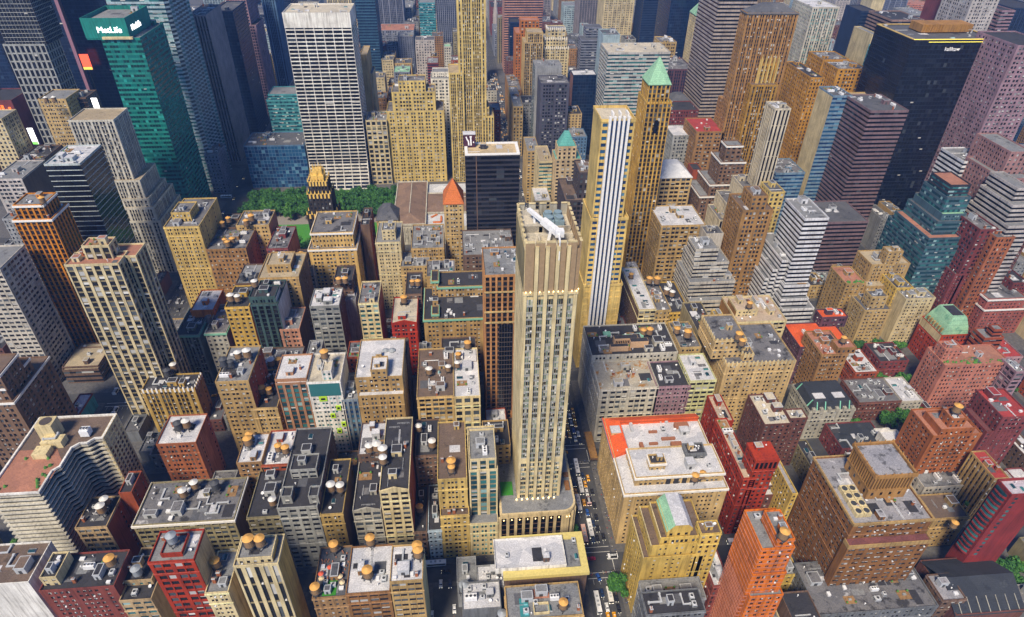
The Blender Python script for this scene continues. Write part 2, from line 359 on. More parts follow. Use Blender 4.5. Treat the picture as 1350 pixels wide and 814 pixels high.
# ------------------------------------------------------------------ roof things
def unit_meshes():
    U = {}
    m = MB(); m.box(-1.3,1.3,-1,1,0,1.6,0,True); m.cyl(0,0,1.6,1.85,.8,.8,10,1); m.cyl(0,0,1.85,1.9,.66,.66,10,2); m.box(-1.32,1.32,-.8,.8,.4,1.2,2)
    U['air_unit'] = m.mesh('air_unit', [MATS['unit grey'], MATS['unit white'], MATS['unit dark']])
    m = MB(); m.box(-2.4,2.4,-1.2,1.2,.4,2.4,0,True)
    for k in (-1.6,0,1.6): m.cyl(k,0,2.4,2.7,.7,.7,10,0); m.cyl(k,0,2.7,2.74,.58,.58,10,1)
    for k in (-2,2): m.box(k-.1,k+.1,-1,1,0,.4,1)
    U['cooling_unit'] = m.mesh('cooling_unit', [MATS['unit white'], MATS['unit dark']])
    m = MB(); m.box(-4,2,-.35,.35,.5,1.1,0,True); m.box(1.3,2,.35,3.2,.5,1.1,0,True); m.box(-4.2,-3.4,-.5,.5,0,1.3,0); m.box(1.2,2.1,3.2,4,0,1.4,0)
    for k in (-2.6,-.6): m.box(k-.08,k+.08,-.3,.3,0,.5,1)
    U['duct'] = m.mesh('duct', [MATS['unit grey'], MATS['unit dark']])
    m = MB(); m.box(-1.6,1.6,-1.1,1.1,0,.5,0); m.poly([(-1.5,-1,.5),(1.5,-1,.5),(1.5,0,1.0),(-1.5,0,1.0)],1); m.poly([(-1.5,0,1.0),(1.5,0,1.0),(1.5,1,.5),(-1.5,1,.5)],1); m.poly([(1.5,-1,.5),(1.5,1,.5),(1.5,0,1.0)],0); m.poly([(-1.5,1,.5),(-1.5,-1,.5),(-1.5,0,1.0)],0)
    U['skylight'] = m.mesh('skylight', [MATS['unit grey'], MATS['glass t']])
    m = MB(); m.cyl(0,0,0,1.2,.22,.22,8,0); m.cyl(0,0,1.2,1.6,.42,.15,8,0)
    U['vent_pipe'] = m.mesh('vent_pipe', [MATS['unit white']])
    m = MB(); m.box(-.9,.9,-.7,.7,0,1.0,0); m.box(-1,1,-.8,.8,1.0,1.12,0)
    U['hatch'] = m.mesh('hatch', [MATS['unit white']])
    m = MB(); m.box(-.7,.7,-.5,.5,0,2.6,0); m.box(-.8,.8,-.6,.6,2.6,2.9,1,True)
    for k in (-.35,.35): m.cyl(k,0,2.9,3.5,.2,.18,8,2)
    U['chimney'] = m.mesh('chimney', [W('brownred'), MATS['unit grey'], MATS['unit rust']])
    m = MB()
    for k in range(3): m.box(-5,5,-.35+k*.32,-.22+k*.32,.3,.43,0,True)
    for k in (-4,-1,2,4.6): m.box(k-.1,k+.1,-.5,.6,0,.3,1)
    U['pipe_run'] = m.mesh('pipe_run', [MATS['unit white'], MATS['unit dark']])
    m = MB(); m.box(-3,3,-2.2,2.2,0,.22,0)
    for k in (-2.4,2.4): m.box(k-.5,k+.5,-2,-1.2,.22,.75,1); m.cyl(k,-1.6,.75,1.5,.6,.3,7,2)
    m.box(-.8,.8,-.5,.5,.22,.95,3)
    U['roof_deck'] = m.mesh('roof_deck', [W('brown2'), W('brown'), plain_mat('planting green', (.07,.20,.035), .9, var=.5), W('stone')])
    m = MB(); m.cyl(0,0,0,1.1,.08,.08,6,0); m.loft([[(.75*math.cos(a*.785),.75*math.sin(a*.785),1.5+.3*math.cos(a*.785)) for a in range(8)],[(.12*math.cos(a*.785),.12*math.sin(a*.785),1.05) for a in range(8)]],0)
    U['satellite_dish'] = m.mesh('satellite_dish', [MATS['unit white']])
    m = MB(); m.box(-.9,.9,-.03,.03,0,.06,0)
    for k in (-.85,-.3,.3,.85): m.bar((k,0,0),(k,0,1.1),.06)
    for z in (.55,1.1): m.box(-.9,.9,-.03,.03,z,z+.06,0)
    m.box(-3,3,-.04,.04,1.05,1.12,0); m.box(-3,3,-.04,.04,.5,.56,0)
    for k in (-3,-2,2,3): m.box(k-.04,k+.04,-.04,.04,0,1.1,0)
    U['roof_railing'] = m.mesh('roof_railing', [MATS['unit grey']])
    return U
UNITS = unit_meshes()
def bulkhead(root, x, y, z, a, b_, h, wm, rm, o):
    m = MB(); m.box(-a/2,a/2,-b_/2,b_/2,0,h,0); m.box(-a/2-.12,a/2+.12,-b_/2-.12,b_/2+.12,h,h+.25,1,True); m.box(-a*.2,a*.12,-b_/2-.05,-b_/2+.1,0,min(2.2,h*.8),2); m.box(-a/2+.25,a/2-.25,-b_/2+.25,b_/2-.25,h+.25,h+.29,3)
    m.build('bulkhead', [wm, MATS['unit grey'], MATS['unit dark'], rm], root, (x-o[0], y-o[1], z))
def clutter(root, x0, x1, y0, y1, z, n, rng, wm, rm, o, keep=()):
    W_, D_ = x1-x0, y1-y0
    if W_ < 5 or D_ < 5 or n <= 0: return
    placed = list(keep)
    def spot(r_):
        for _ in range(14):
            x = rng.uniform(x0+r_+.6, x1-r_-.6) if W_ > 2*r_+1.4 else (x0+x1)/2; y = rng.uniform(y0+r_+.6, y1-r_-.6) if D_ > 2*r_+1.4 else (y0+y1)/2
            if all((x-a)**2 + (y-b)**2 > (r_+c)**2 for a, b, c in placed): placed.append((x, y, r_)); return x, y
        return None
    k = max(1, round(n*.3))
    for _ in range(k):
        a, b_ = rng.uniform(2.6, min(6, W_*.4)), rng.uniform(2.6, min(7, D_*.4)); s_ = spot(max(a, b_)*.55)
        if s_: bulkhead(root, s_[0], s_[1], z, a, b_, rng.uniform(2.4, 4.2), wm if rng.random() < .7 else MATS['unit grey'], rm, o)
    for _ in range(max(1, int(n*.8))):
        a, b_ = rng.uniform(2, min(8, W_*.5)), rng.uniform(2, min(8, D_*.5)); x, y = rng.uniform(x0+.6+a/2, x1-.6-a/2), rng.uniform(y0+.6+b_/2, y1-.6-b_/2)
        m = MB(); m.box(-a/2, a/2, -b_/2, b_/2, 0, rng.uniform(.02, .09)); m.build('roof_patch', RF(rng.choice(('dark','grey','white','mix','slate'))), root, (x-o[0], y-o[1], z))
    kinds = ['air_unit','air_unit','cooling_unit','duct','skylight','vent_pipe','vent_pipe','hatch','chimney','pipe_run','roof_deck','satellite_dish','roof_railing']; rng.shuffle(kinds); kinds = kinds[:rng.randint(5, 9)]
    for _ in range(int(n*2.2)):
        kd = rng.choice(kinds); s_ = spot({'duct':3.2,'pipe_run':3.6,'roof_deck':2.9,'roof_railing':2.4,'cooling_unit':2.6,'skylight':1.9,'air_unit':1.7}.get(kd, .7))
        if s_:
            u = link(kd, UNITS[kd], root, (s_[0]-o[0], s_[1]-o[1], z), rng.choice((0, math.pi/2, math.pi, -math.pi/2)))
            sc = rng.uniform(.75, 1.2); u.scale = (sc, sc, rng.uniform(.8, 1.2))
# ------------------------------------------------------------------ water tanks
def tank_proto(kind):
    body, cone = {'o':('tank wood','tank orange'),'w':('tank wood','tank white'),'g':('tank grey','tank grey'),'d':('tank dark','tank dark')}[kind]
    t = thing('water_tank', 'x', 'water tank', (0,0,-500))
    m = MB(); m.cyl(0,0,3.0,7.0,2.05,1.95,16,0)
    for z in (3.5,4.4,5.3,6.2): m.cyl(0,0,z,z+.1,2.1,2.1,16,1,False)
    m.build('barrel', [MATS[body], MATS['iron']], t)
    m = MB(); m.cyl(0,0,6.98,8.3,2.3,.12,16,0); m.build('cone_roof', MATS[cone], t)
    m = MB(); m.box(-2.2,2.2,-2.2,2.2,2.75,3.0,0,True); m.build('platform', MATS['iron'], t)
    for i, j in ((1,1),(1,-1),(-1,1),(-1,-1)):
        m = MB(); m.bar((1.5*i,1.5*j,0),(1.5*i,1.5*j,2.8),.28); m.bar((1.5*i,1.5*j,.2),(1.5*i,-1.5*j,2.6),.1) if i > 0 else m.bar((1.5*i,1.5*j,.2),(-1.5*i,1.5*j,2.6),.1); m.build('leg', MATS['iron'], t)
    return t
TANKP = {}
TANKWORD = {'o':'orange-topped','w':'white-topped','g':'grey metal','d':'dark'}
def add_tank(x, y, z, kind, label):
    if kind not in TANKP: TANKP[kind] = tank_proto(kind); t = TANKP[kind]; t.location = (x, y, z); t['label'] = label
    else: t = copy_tree(TANKP[kind], (x, y, z), random.Random(label).uniform(0, 1.5), label)
    sc = random.Random(label).uniform(.82, 1.12); t.scale = (sc, sc, sc); t['group'] = 'rooftop water tanks'
    return t

# ------------------------------------------------------------------ one building
def kind_of(s):
    for k, nm, cat in (('department','department_store','store building'),('shed','shed','shed'),('garage','garage','garage'),('hotel','hotel_building','hotel'),('loft','loft_building','loft building'),('skyscraper','skyscraper','skyscraper'),('church','church','church'),
        ('mansion','mansion','mansion'),('house','town_house','house'),('tower','tower_building','tower'),('flats','apartment_building','apartment building'),('apartment','apartment_building','apartment building'),('slab','slab_building','office building'),('walk-up','walk_up_building','apartment building'),('pavilion','pavilion','pavilion')):
        if k in s: return nm, cat
    return 'city_building', 'building'
def ring(mb, x0, x1, y0, y1, z0, z1, t, mi, out=0.0):
    x0 -= out; x1 += out; y0 -= out; y1 += out
    mb.box(x0, x1, y0, y0+t, z0, z1, mi, True); mb.box(x0, x1, y1-t, y1, z0, z1, mi, True)
    mb.box(x0, x0+t, y0+t, y1-t, z0, z1, mi, True); mb.box(x1-t, x1, y0+t, y1-t, z0, z1, mi, True)
def pyramid(root, x0, x1, y0, y1, z, h, mat, o, name='roof', flat=.04):
    m = MB(); cx, cy = (x0+x1)/2, (y0+y1)/2; a, b = (x1-x0)/2*flat, (y1-y0)/2*flat
    r = lambda X0,X1,Y0,Y1,Z: [(X0-o[0],Y0-o[1],Z),(X1-o[0],Y0-o[1],Z),(X1-o[0],Y1-o[1],Z),(X0-o[0],Y1-o[1],Z)]
    m.loft([r(x0-.5,x1+.5,y0-.5,y1+.5,z-.3), r(x0-.5,x1+.5,y0-.5,y1+.5,z+.2), r(cx-a,cx+a,cy-b,cy+b,z+h)])
    return m.build(name, mat, root)
def text_mesh(txt, size, ext, mat, name, parent, loc, rot):
    cu_ = bpy.data.curves.new('lettering', 'FONT'); cu_.body = txt; cu_.size = size; cu_.extrude = ext; cu_.align_x = 'CENTER'; cu_.offset = 0
    to = bpy.data.objects.new('lettering', cu_); COL.objects.link(to)
    me = bpy.data.meshes.new_from_object(to.evaluated_get(bpy.context.evaluated_depsgraph_get())); bpy.data.objects.remove(to)
    me.materials.clear(); me.materials.append(mat)
    ob = link(name, me, parent, loc); ob.rotation_euler = rot; return ob
BUILT = {}
def make_building(d, idx):
    rng = random.Random(idx * 7 + 3)
    T = d['T']; s = d['s']; nm, cat = d.get('kind') or kind_of(s)
    x0, x1, y0, y1, H = T[0]; o = ((x0+x1)/2, y0)
    root = thing(nm, s + ', ' + d['d'], cat, (o[0], o[1], 0)); BUILT[s] = (root, T, o)
    east = (x0+x1)/2 < 25
    wm = W(d['w']); sm = W(d['sidew']) if 'sidew' in d else wm; rm = RF(d['rf']); gm = GL(d['g'])
    mats = [wm, sm, MATS['cornice white'] if d.get('cornice') in ('white','cream','cream2','mauvew') else MATS['verdigris'] if d.get('cornice') == 'verd' else plain_mat('ycorn', (.58,.48,.16), .8)]
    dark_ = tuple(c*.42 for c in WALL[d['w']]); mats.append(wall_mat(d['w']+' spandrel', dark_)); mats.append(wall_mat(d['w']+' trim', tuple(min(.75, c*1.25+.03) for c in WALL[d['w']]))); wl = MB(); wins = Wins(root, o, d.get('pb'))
    nb = len(T) - d.get('ninto', 0)
    wl0, mats0 = wl, mats
    for i, (a0, a1, b0, b1, z) in enumerate(T):
        wl, mats = wl0, mats0
        if d.get('tws') and d['tws'][i]: wl = MB(); mats = [W(d['tws'][i])]*5
        base = 0.0
        if 0 < i < nb:
            cx, cy = (a0+a1)/2, (b0+b1)/2
            under = [q[4] for q in T[:i] if q[0]-1 < cx < q[1]+1 and q[2]-1 < cy < q[3]+1 and q[4] < z]
            base = (max(under) - 1.6) if under else 0.0
            a0 += .11*i; a1 -= .13*i; b1 += .17*i
        zt = z - 1.0
        sty = d.get('sty2', d['sty']) if i else d['sty']; side = d['side'] if not (i and 'sty2' in d and d['side'] == d['sty']) else sty
        if i and side == 'S1' : side = sty if zt - base < 30 else 'S1'
        small = zt - base < 6
        if small and sty not in ('R','N'): sty = 'P' if (zt-base) > 3.4 else 'N'; side = 'N'
        is_ = 0 if sty == 'N' else STY[sty][4]; ie = 0 if side in ('N','S1') else STY[side][4]
        wl.box(a0 + (0 if east else ie) - o[0], a1 - (ie if east else 0) - o[0], b0 + is_ - o[1], b1 - o[1], base, zt - .06, 1 if sm is not wm else 0)
        if is_ == 0 and sm is not wm: wl.box(a0-o[0]+.02, a1-o[0]-.02, b0-.06-o[1], b0+.1-o[1], base, zt-.1, 0)
        facade(wl, wins, sty, 's', a0, a1, b0, b1, base, zt, gm, rng, o, 0, 3 if sty[0] == 'V' else None)
        facade(wl, wins, side, 'e' if east else 'w', a0, a1, b0 + is_ + (.0 if is_ else .0), b1, base, zt, gm, rng, o, 1 if sm is not wm else 0, 3 if side[0] == 'V' else None)
        # a few windows stay off the blank sides; parapet, roof and cornice
        hip = d.get('hip') if i == len(T)-1 else None
        if not hip and not (d.get('pyr') and i == 1):
            ring(wl, a0-o[0], a1-o[0], b0-o[1], b1-o[1], zt-.5, z, .38, 0, .05)
            if d['rf'] == 'terra' or d.get('whitecap'): pass
            rf = MB(); par = root; rf.box(a0+.34-o[0], a1-.34-o[0], b0+.34-o[1], b1-.34-o[1], zt-.05, zt+.04); par = rf.build('roof', RF(d['rfs'][i]) if d.get('rfs') else rm, root)
        if not d.get('cornice') and sty in ('P','P3','L','D','L2') and zt-base > 14 and idx < 900:
            zb = zt - 3.7*2 - .4; e_ = rng.uniform(.12, .28)
            for zz, hh in ((zb, .5), (zb-3.6*rng.choice((4,6,8)), .45)) + (((zt-.75, .9),) if rng.random() < .6 else ()):
                if zz > base+4:
                    wl.box(a0-e_-o[0], a1+e_-o[0], b0-e_-o[1], b0+.2-o[1], zz, zz+hh, 4, True)
                    if side not in ('N','S1'):
                        if east: wl.box(a1-.2-o[0], a1+e_-o[0], b0+.2-o[1], b1-o[1], zz, zz+hh, 4, True)
                        else: wl.box(a0-e_-o[0], a0+.2-o[0], b0+.2-o[1], b1-o[1], zz, zz+hh, 4, True)
        if d.get('cornice') == 'ycorn':
            if i == 0: ring(wl, a0-o[0], a1-o[0], b0-o[1], b1-o[1], zt-1.0, z+.15, 3.4, 2, .8)
        elif d.get('cornice'): ring(wl, a0-o[0], a1-o[0], b0-o[1], b1-o[1], zt-1.0, zt+.35, .9, 2, .62)
        if wl is not wl0: wl.build('bulkhead', mats[0], root); wl.m = []
        hv = d['hv'] if i == 0 else max(1, d['hv']//3) if d['hv'] else 0
        keep = []
        for q in T[i+1:]:
            if q[4] > z: keep.append(((q[0]+q[1])/2, (q[2]+q[3])/2, max(q[1]-q[0], q[3]-q[2])*.55))
        for tx, ty, tz, tk in d['tk']:
            if abs(tz - z) < .3: keep.append((tx, ty, 3.0))
        if not hip and not (d.get('pyr') and i == 1): clutter(par, a0+.6, a1-.6, b0+.6, b1-.6, zt+.04, hv, rng, wm, rm, o, keep)
    wl0.build('wall', mats0, root)
    wins.flush()
    a0, a1, b0, b1, z = T[-1] if not d.get('ninto') else T[nb-1]
    if d.get('hip') and d['hip'] > 0: pyramid(root, a0, a1, b0, b1, z-1, d['hip'], rm, o, flat=.35 if d['hip'] < 12 else .03)
    if d.get('hip2'): pyramid(root, a0+2, a1-2, b0+2, b1-2, z, 12, rm, o, flat=.3)
    if d.get('pyr'):
        pyramid(root, a0, a1, b0, b1, z-1, 18, rm, o, flat=.03)
        m = MB()
        for k in range(9):
            for zz in (T[0][4],): m.box(T[0][0]+k*2.2-o[0], T[0][0]+k*2.2+.7-o[0], T[0][2]-.3-o[1], T[0][2]+.5-o[1], zz-2, zz+1.4)
        m.build('finial_row', W('goldbr2'), root)
        m = MB()
        for k in range(13):
            q = [(1.9*math.cos(math.pi*j/12), 1.9*math.sin(math.pi*j/12)) for j in range(13)]
        cx = (T[0][0]+T[0][1])/2 - o[0]; zz = T[0][4]-16
        pts = [(cx+p, -.12, zz+q_) for p, q_ in q] + [(cx-1.9, -.12, zz-9), (cx+1.9, -.12, zz-9)]
        m.poly(pts[::-1]); m.build('arched_window', GL('k'), root)
    if d.get('crown'):
        cm = MATS['cornice white'] if d['crown'] == 'white' else W('cream2')
        m = MB(); m.box(-.55,.55,-.25,.6,-2.2,.6,0,True); m.box(-.3,.3,-.05,.4,.6,1.3); fm = m.mesh('finial', [cm])
        for (A0, A1, B0, B1, Z) in T[:nb]:
            n = max(3, int((A1-A0)/2.6)); X = A1 if east else A0; n2 = max(2, int((B1-B0)/3))
            for k in range(n): link('finial', fm, root, (A0+(k+.5)*(A1-A0)/n-o[0], B0-o[1], Z)).scale = (1, 1, rng.uniform(.8, 1.2))
            for k in range(n2): link('finial', fm, root, (X-o[0], B0+1+(k+.5)*(B1-B0-1)/n2-o[1], Z), math.pi/2 if east else -math.pi/2)
    if d.get('ped'):
        m = MB(); w_ = (x1-x0)
        for k, hh in ((.06, 2.2),): m.v += [(x0+w_*.05-o[0], -.3, H), (x1-w_*.05-o[0], -.3, H), (0, -.3, H+hh), (x0+w_*.05-o[0], .5, H), (x1-w_*.05-o[0], .5, H), (0, .5, H+hh)]
        m.f += [(0,1,2),(3,5,4),(0,2,5,3),(1,4,5,2)]; m.m += [0]*4; m.build('pediment', wm, root)
    return root
# ------------------------------------------------------------------ extras on single buildings
def extras(d, root):
    T = d['T']; x0, x1, y0, y1, H = T[0]; o = ((x0+x1)/2, y0); L = lambda x, y: (x-o[0], y-o[1])
    rng = random.Random(len(d['s']))
    if d.get('stripes'):
        m = MB()
        for (a0, a1, b0, b1, z) in T:
            n = int(z/3.1)
            for k in range(n):
                zz = z - 1.6 - k*3.1
                m.box(a0-.07-o[0], a0+.2-o[0], b0+.1-o[1], b1-o[1], zz, zz+.42, 0, True); m.box(a0-.05-o[0], a1-o[0]-.1, b0-.07-o[1], b0+.2-o[1], zz+.01, zz+.43, 0, True)
        m.build('string_course', W('salmon'), root)
        pass
    if d.get('ledge'):
        m = MB(); m.box(x0-1.2-o[0], x1+1-o[0], -4.2, .3, H-13, H-11.6, 0, True); m.build('wall', W('rust'), root)
        m = MB(); m.box(x0-.8-o[0], x1+.6-o[0], -3.9, -.1, H-11.6, H-11.4); m.build('terrace', RF('maroonroof'), root)
        m = MB(); m.box(x0-1.3-o[0], x1+1.1-o[0], -4.4, -4.0, H-13.2, H-10.6, 0, True); m.box(x0-1.3-o[0], x0-.9-o[0], -4.0, 0, H-13.2, H-10.6, 0, True); m.box(x1+.7-o[0], x1+1.1-o[0], -4.0, 0, H-13.2, H-10.6, 0, True)
        ring(m, x0-o[0], x1-o[0], 0, y1-y0, H-1.2, H+.25, .8, 0, .5); m.build('cornice', W('tan3'), root)
        wn = Wins(root, o, .62); mb = MB(); mb.box(x0-1.0-o[0], x1+.8-o[0], -3.75, .2, 0, H-12.9)
        facade(mb, wn, 'D', 's', x0-1.0, x1+.8, y0-4.05, y0, 0, H-13.3, GL('d'), rng, o); mb.build('wall', W('rust'), root); wn.flush()
    if d.get('temple'):
        a0, a1, b0, b1, z0, z1 = x0+13, x0+33, y0+14, y0+34, H-1, H+16
        m = MB(); m.box(a0+.5-o[0], a1-.5-o[0], b0+.5-o[1], b1-o[1], z0+7, z1-1.2, 1); m.box(a0-o[0], a1-o[0], b0-o[1], b1-o[1], z0, z0+7); ring(m, a0-o[0], a1-o[0], b0-o[1], b1-o[1], z1-1.4, z1+.6, .9, 0, .7); ring(m, a0-o[0], a1-o[0], b0-o[1], b1-o[1], z0+6.4, z0+7.2, .7, 0, .4)
        for k in range(13):
            c = a0+.7+k*(a1-a0-1.4)/12; m.box(c-.32-o[0], c+.32-o[0], b0-.42-o[1], b0+.1-o[1], z0+7.2, z1-1.4)
            c = b0+.7+k*(b1-b0-1.4)/12; m.box(a0-.42-o[0], a0+.1-o[0], c-.32-o[1], c+.32-o[1], z0+7.2, z1-1.4)
        for k in range(6):
            for (p, q) in ((a0+k*(a1-a0)/5, b0-.4), (a0-.4, b0+k*(b1-b0)/5), (a0+k*(a1-a0)/5, b1+.4), (a1+.4, b0+k*(b1-b0)/5)): m.cyl(p-o[0], q-o[1], z1+.5, z1+2.1, .42, .12, 6)
        pm = m.build('penthouse', [W('brownt'), W('umber')], root)
        m = MB(); m.box(a0+.8-o[0], a1-.8-o[0], b0+.8-o[1], b1-.8-o[1], z1-.5, z1-.2); m.build('roof', RF('patch'), pm)
        m = MB()
        for k in range(4): m.box(a0+2+k*4.6-o[0], a0+3.2+k*4.6-o[0], b0-.06-o[1], b0+.05-o[1], z0+2.6, z0+4.6); m.box(a0-.06-o[0], a0+.05-o[0], b0+2+k*4.6-o[1], b0+3.2+k*4.6-o[1], z0+2.6, z0+4.6)
        m.build('window', GL('k'), pm)
        m = MB()
        for i in range(2):
            for j in range(4): m.box(x0+3+i*4-o[0], x0+6.6+i*4-o[0], 4+j*4.4, 8+j*4.4, H-.9, H+1.6); 
        cu = m.build('cooling_tower', W('cream3'), root)
        m = MB()
        for i in range(2):
            for j in range(4): m.cyl(x0+4.8+i*4-o[0], 6+j*4.4, H+1.6, H+1.75, 1.4, 1.4, 12)
        m.build('fan', MATS['unit dark'], cu)
    if d.get('gable'):
        a0, a1, b0, b1, z = T[-1]; m = MB(); c = (a0+a1)/2-o[0]; A0, A1 = a0-o[0]-.3, a1-o[0]+.3
        p0 = [(A0, b0-o[1]-.2, z-1), (A0+3.5, b0-o[1]-.2, z+3.6), (A1-2.5, b0-o[1]-.2, z+3.6), (A1, b0-o[1]-.2, z+1)]; p1 = [(x, b1-o[1], q) for x, y, q in p0]
        m.poly(p0 + [(A1, b0-o[1]-.2, z-1)], 1)
        m.quad(p0[0], p1[0], p1[1], p0[1], 0); m.quad(p0[1], p1[1], p1[2], p0[2], 2); m.quad(p0[2], p1[2], p1[3], p0[3], 2); m.quad(p0[3], p1[3], (A1, b1-o[1], z-1), (A1, b0-o[1]-.2, z-1), 1)
        m.build('gable_roof', [RF('verd'), W('yellow'), RF('white')], root)
        m = MB()
        for k in range(4):
            q = [(a0+2.6+k*2.6-o[0]+.8*math.cos(math.pi*j/8), b0-.15-o[1], z-5.2+.8*math.sin(math.pi*j/8)) for j in range(9)]
            m.poly(q[::-1] and ([ (q[0][0], q[0][1], z-6.8)] + q[:1] + q[1:] + [(q[-1][0], q[0][1], z-6.8)])[::-1])
        m.build('arched_niche', W('rust'), root)
        m = MB()
        for j in range(3):
            zz = T[j][4]; m.box(T[j][0]-o[0]-.1, T[j][0]-o[0]+.3, T[j][2]-o[1], T[j][3]-o[1], zz, zz+.5)
        m.build('parapet_rail', W('cream2'), root)
    if d.get('lime'):
        for fx, fz, ww in ((.42,.80,4.6),(.80,.68,2.8),(.60,.585,2.8),(.86,.47,2.8),(.70,.385,2.8)):
            cx = x0 + fx*(x1-x0)*1.08 - .06*(x1-x0); cz = H*fz*1.0
            m = MB(); m.box(cx-ww/2-o[0], cx+ww/2-o[0], -.55, .2, cz-1.9, cz+1.9, 0, True); m.box(cx-ww*.26-o[0], cx+ww*.26-o[0], -.60, -.5, cz-.75, cz+.75, 1); m.build('window_frame', [plain_mat('lime paint', (.42,.66,.04), .5), GL('k')], root)
        m = MB(); m.box(x0+.8-o[0], x1-.8-o[0], -.32, .1, H-11, H-1.4); m.build('glass_bay', GL('t'), root)
    if d.get('mint'):
        a0, a1, b0, b1 = x0+1.2, x1-2, y0+1, y1-1; z = H-.8; m = MB()
        r = lambda i, z_: [(a0+i-o[0], b0+i*.6-o[1], z_), (a1-i-o[0], b0+i*.6-o[1], z_), (a1-i-o[0], b1-i*.6-o[1], z_), (a0+i-o[0], b1-i*.6-o[1], z_)]
        m.loft([r(0, z), r(1.6, z+6), r(4.4, z+13), r(5, z+14)]); m.build('mansard_roof', RF('verd'), root)
        m = MB(); m.box(a0+6-o[0], a1-6-o[0], b0+5-o[1], b1-5-o[1], z+14, z+14.4); m.build('roof_deck', RF('dark'), root)
        m = MB()
        for k in range(6): m.box(a0-.3-o[0], a0+1.6-o[0], b0+2+k*3.1-o[1], b0+3.3+k*3.1-o[1], z+1, z+4.4)
        m.build('dormer', W('tan'), root)
        m = MB(); m.box(x0-.12-o[0], x0+.1-o[0], 0, y1-y0, H-7, H-.6); m.build('band', W('cream'), root)
    if d.get('mansard'):
        z = H-1; m = MB(); r = lambda i, z_: [(x0+i-o[0], y0+i-o[1], z_), (x1-i-o[0], y0+i-o[1], z_), (x1-i-o[0], y1-i-o[1], z_), (x0+i-o[0], y1-i-o[1], z_)]
        m.loft([r(.4, z), r(3, z+5.5), r(4, z+5.8)]); m.build('mansard_roof', RF('slate2'), root)
        m = MB()
        for fx in (.16,.34,.66,.86):
            X = x0+fx*(x1-x0)-o[0]; m.bar((X, .3, z+.3), (X, 3.1, z+5.8), .55)
        for fy in (.2,.8): Y = fy*(y1-y0); m.bar((x0-o[0]+.3, Y, z+.3), (x0-o[0]+3.1, Y, z+5.8), .55)
        m.build('copper_rib', plain_mat('bright verdigris', (.20,.55,.40), .7), root)
        m = MB()
        for k in range(6): X = x0+2.6+k*(x1-x0-5)/5-o[0]; m.box(X-1.1, X+1.1, -.6, 1.6, z-.2, z+2.6); m.cyl(X, .2, z+2.4, z+3.6, .9, .3, 8)
        m.build('dormer', W('stone2'), root)
        for q in ((x0+5, x0+12), (x1-13, x1-6)): m = MB(); m.box(q[0]-o[0], q[1]-o[0], 6, 11, z+5.8, z+6.2); m.build('roof_deck', RF('white'), root)
    if d.get('court'):
        m = MB(); a0, a1, b0, b1 = x0+13, x1-2, y0+3, y0+17; zz = H-1
        for k in range(2): m.box(a0+k*14-o[0], a0+12+k*14-o[0], b0+1+k*3-o[1], b0+4+k*4-o[1], zz, zz+4.2+k, 0)
        m.box(a0+4-o[0], a0+20-o[0], b0+8-o[1], b0+12-o[1], zz, zz+5)
        pm = m.build('penthouse', plain_mat('peach stucco', (.56,.36,.20), .85), root)
        m = MB()
        for k in range(12): m.box(a0+5+k*1.2-o[0], a0+5.7+k*1.2-o[0], b0+7.9-o[1], b0+8.05-o[1], zz+1.2, zz+3.4)
        m.build('window', GL('k'), pm)
        m = MB(); m.box(a0+4.2-o[0], a0+19.8-o[0], b0+8.2-o[1], b0+11.8-o[1], zz+5, zz+5.1)
        for k in range(2): m.box(a0+k*14+.2-o[0], a0+11.8+k*14-o[0], b0+1.2+k*3-o[1], b0+3.8+k*4-o[1], zz+4.2+k, zz+4.3+k)
        m.build('roof', RF('dark'), pm)
        m = MB()
        for (p, q, ww, hh) in ((24,14,5,3),(30,10,4,2.4),(34,15,4,3),(12,20,5,1.6)): m.box(x0+p-o[0], x0+p+ww-o[0], q, q+4, zz, zz+hh)
        m.build('roof_shed', MATS['verdigris'], root)
    if d.get('garden'):
        m = MB()
        for k in range(26):
            p = (rng.uniform(x0+1.5, x1-1.5)-o[0], rng.uniform(1, 5), H-.8); r_ = rng.uniform(.5, 1.2)
            m.cyl(p[0], p[1], p[2], p[2]+r_*1.3, r_, r_*.35, 7)
        m.build('planting', plain_mat('planting green', (.07,.20,.035), .9, var=.5), root)['kind'] = 'stuff'
    if d.get('pool'):
        m = MB(); m.box(x0+6-o[0], x0+10-o[0], 1.5, 10, H-.95, H-.6); m.build('pool_deck', plain_mat('turquoise deck', (.04,.22,.24), .4), root)
        m = MB()
        for k in range(5): m.box(x0+8-o[0], x0+9.6-o[0], 2+k*1.5, 2.6+k*1.5, H-.6, H-.2)
        m.build('lounger', plain_mat('pale teal', (.16,.45,.50), .6), root)
        m = MB(); ring(m, x0+12-o[0], x0+19-o[0], 2, 7, H-1, H+.6, .4, 0); m.build('parapet', W('cream3'), root)
        m = MB(); m.box(x0+12-o[0], x0+20-o[0], 9.5, 14, H-.95, H-.7); m.build('deck', RF('terra'), root)
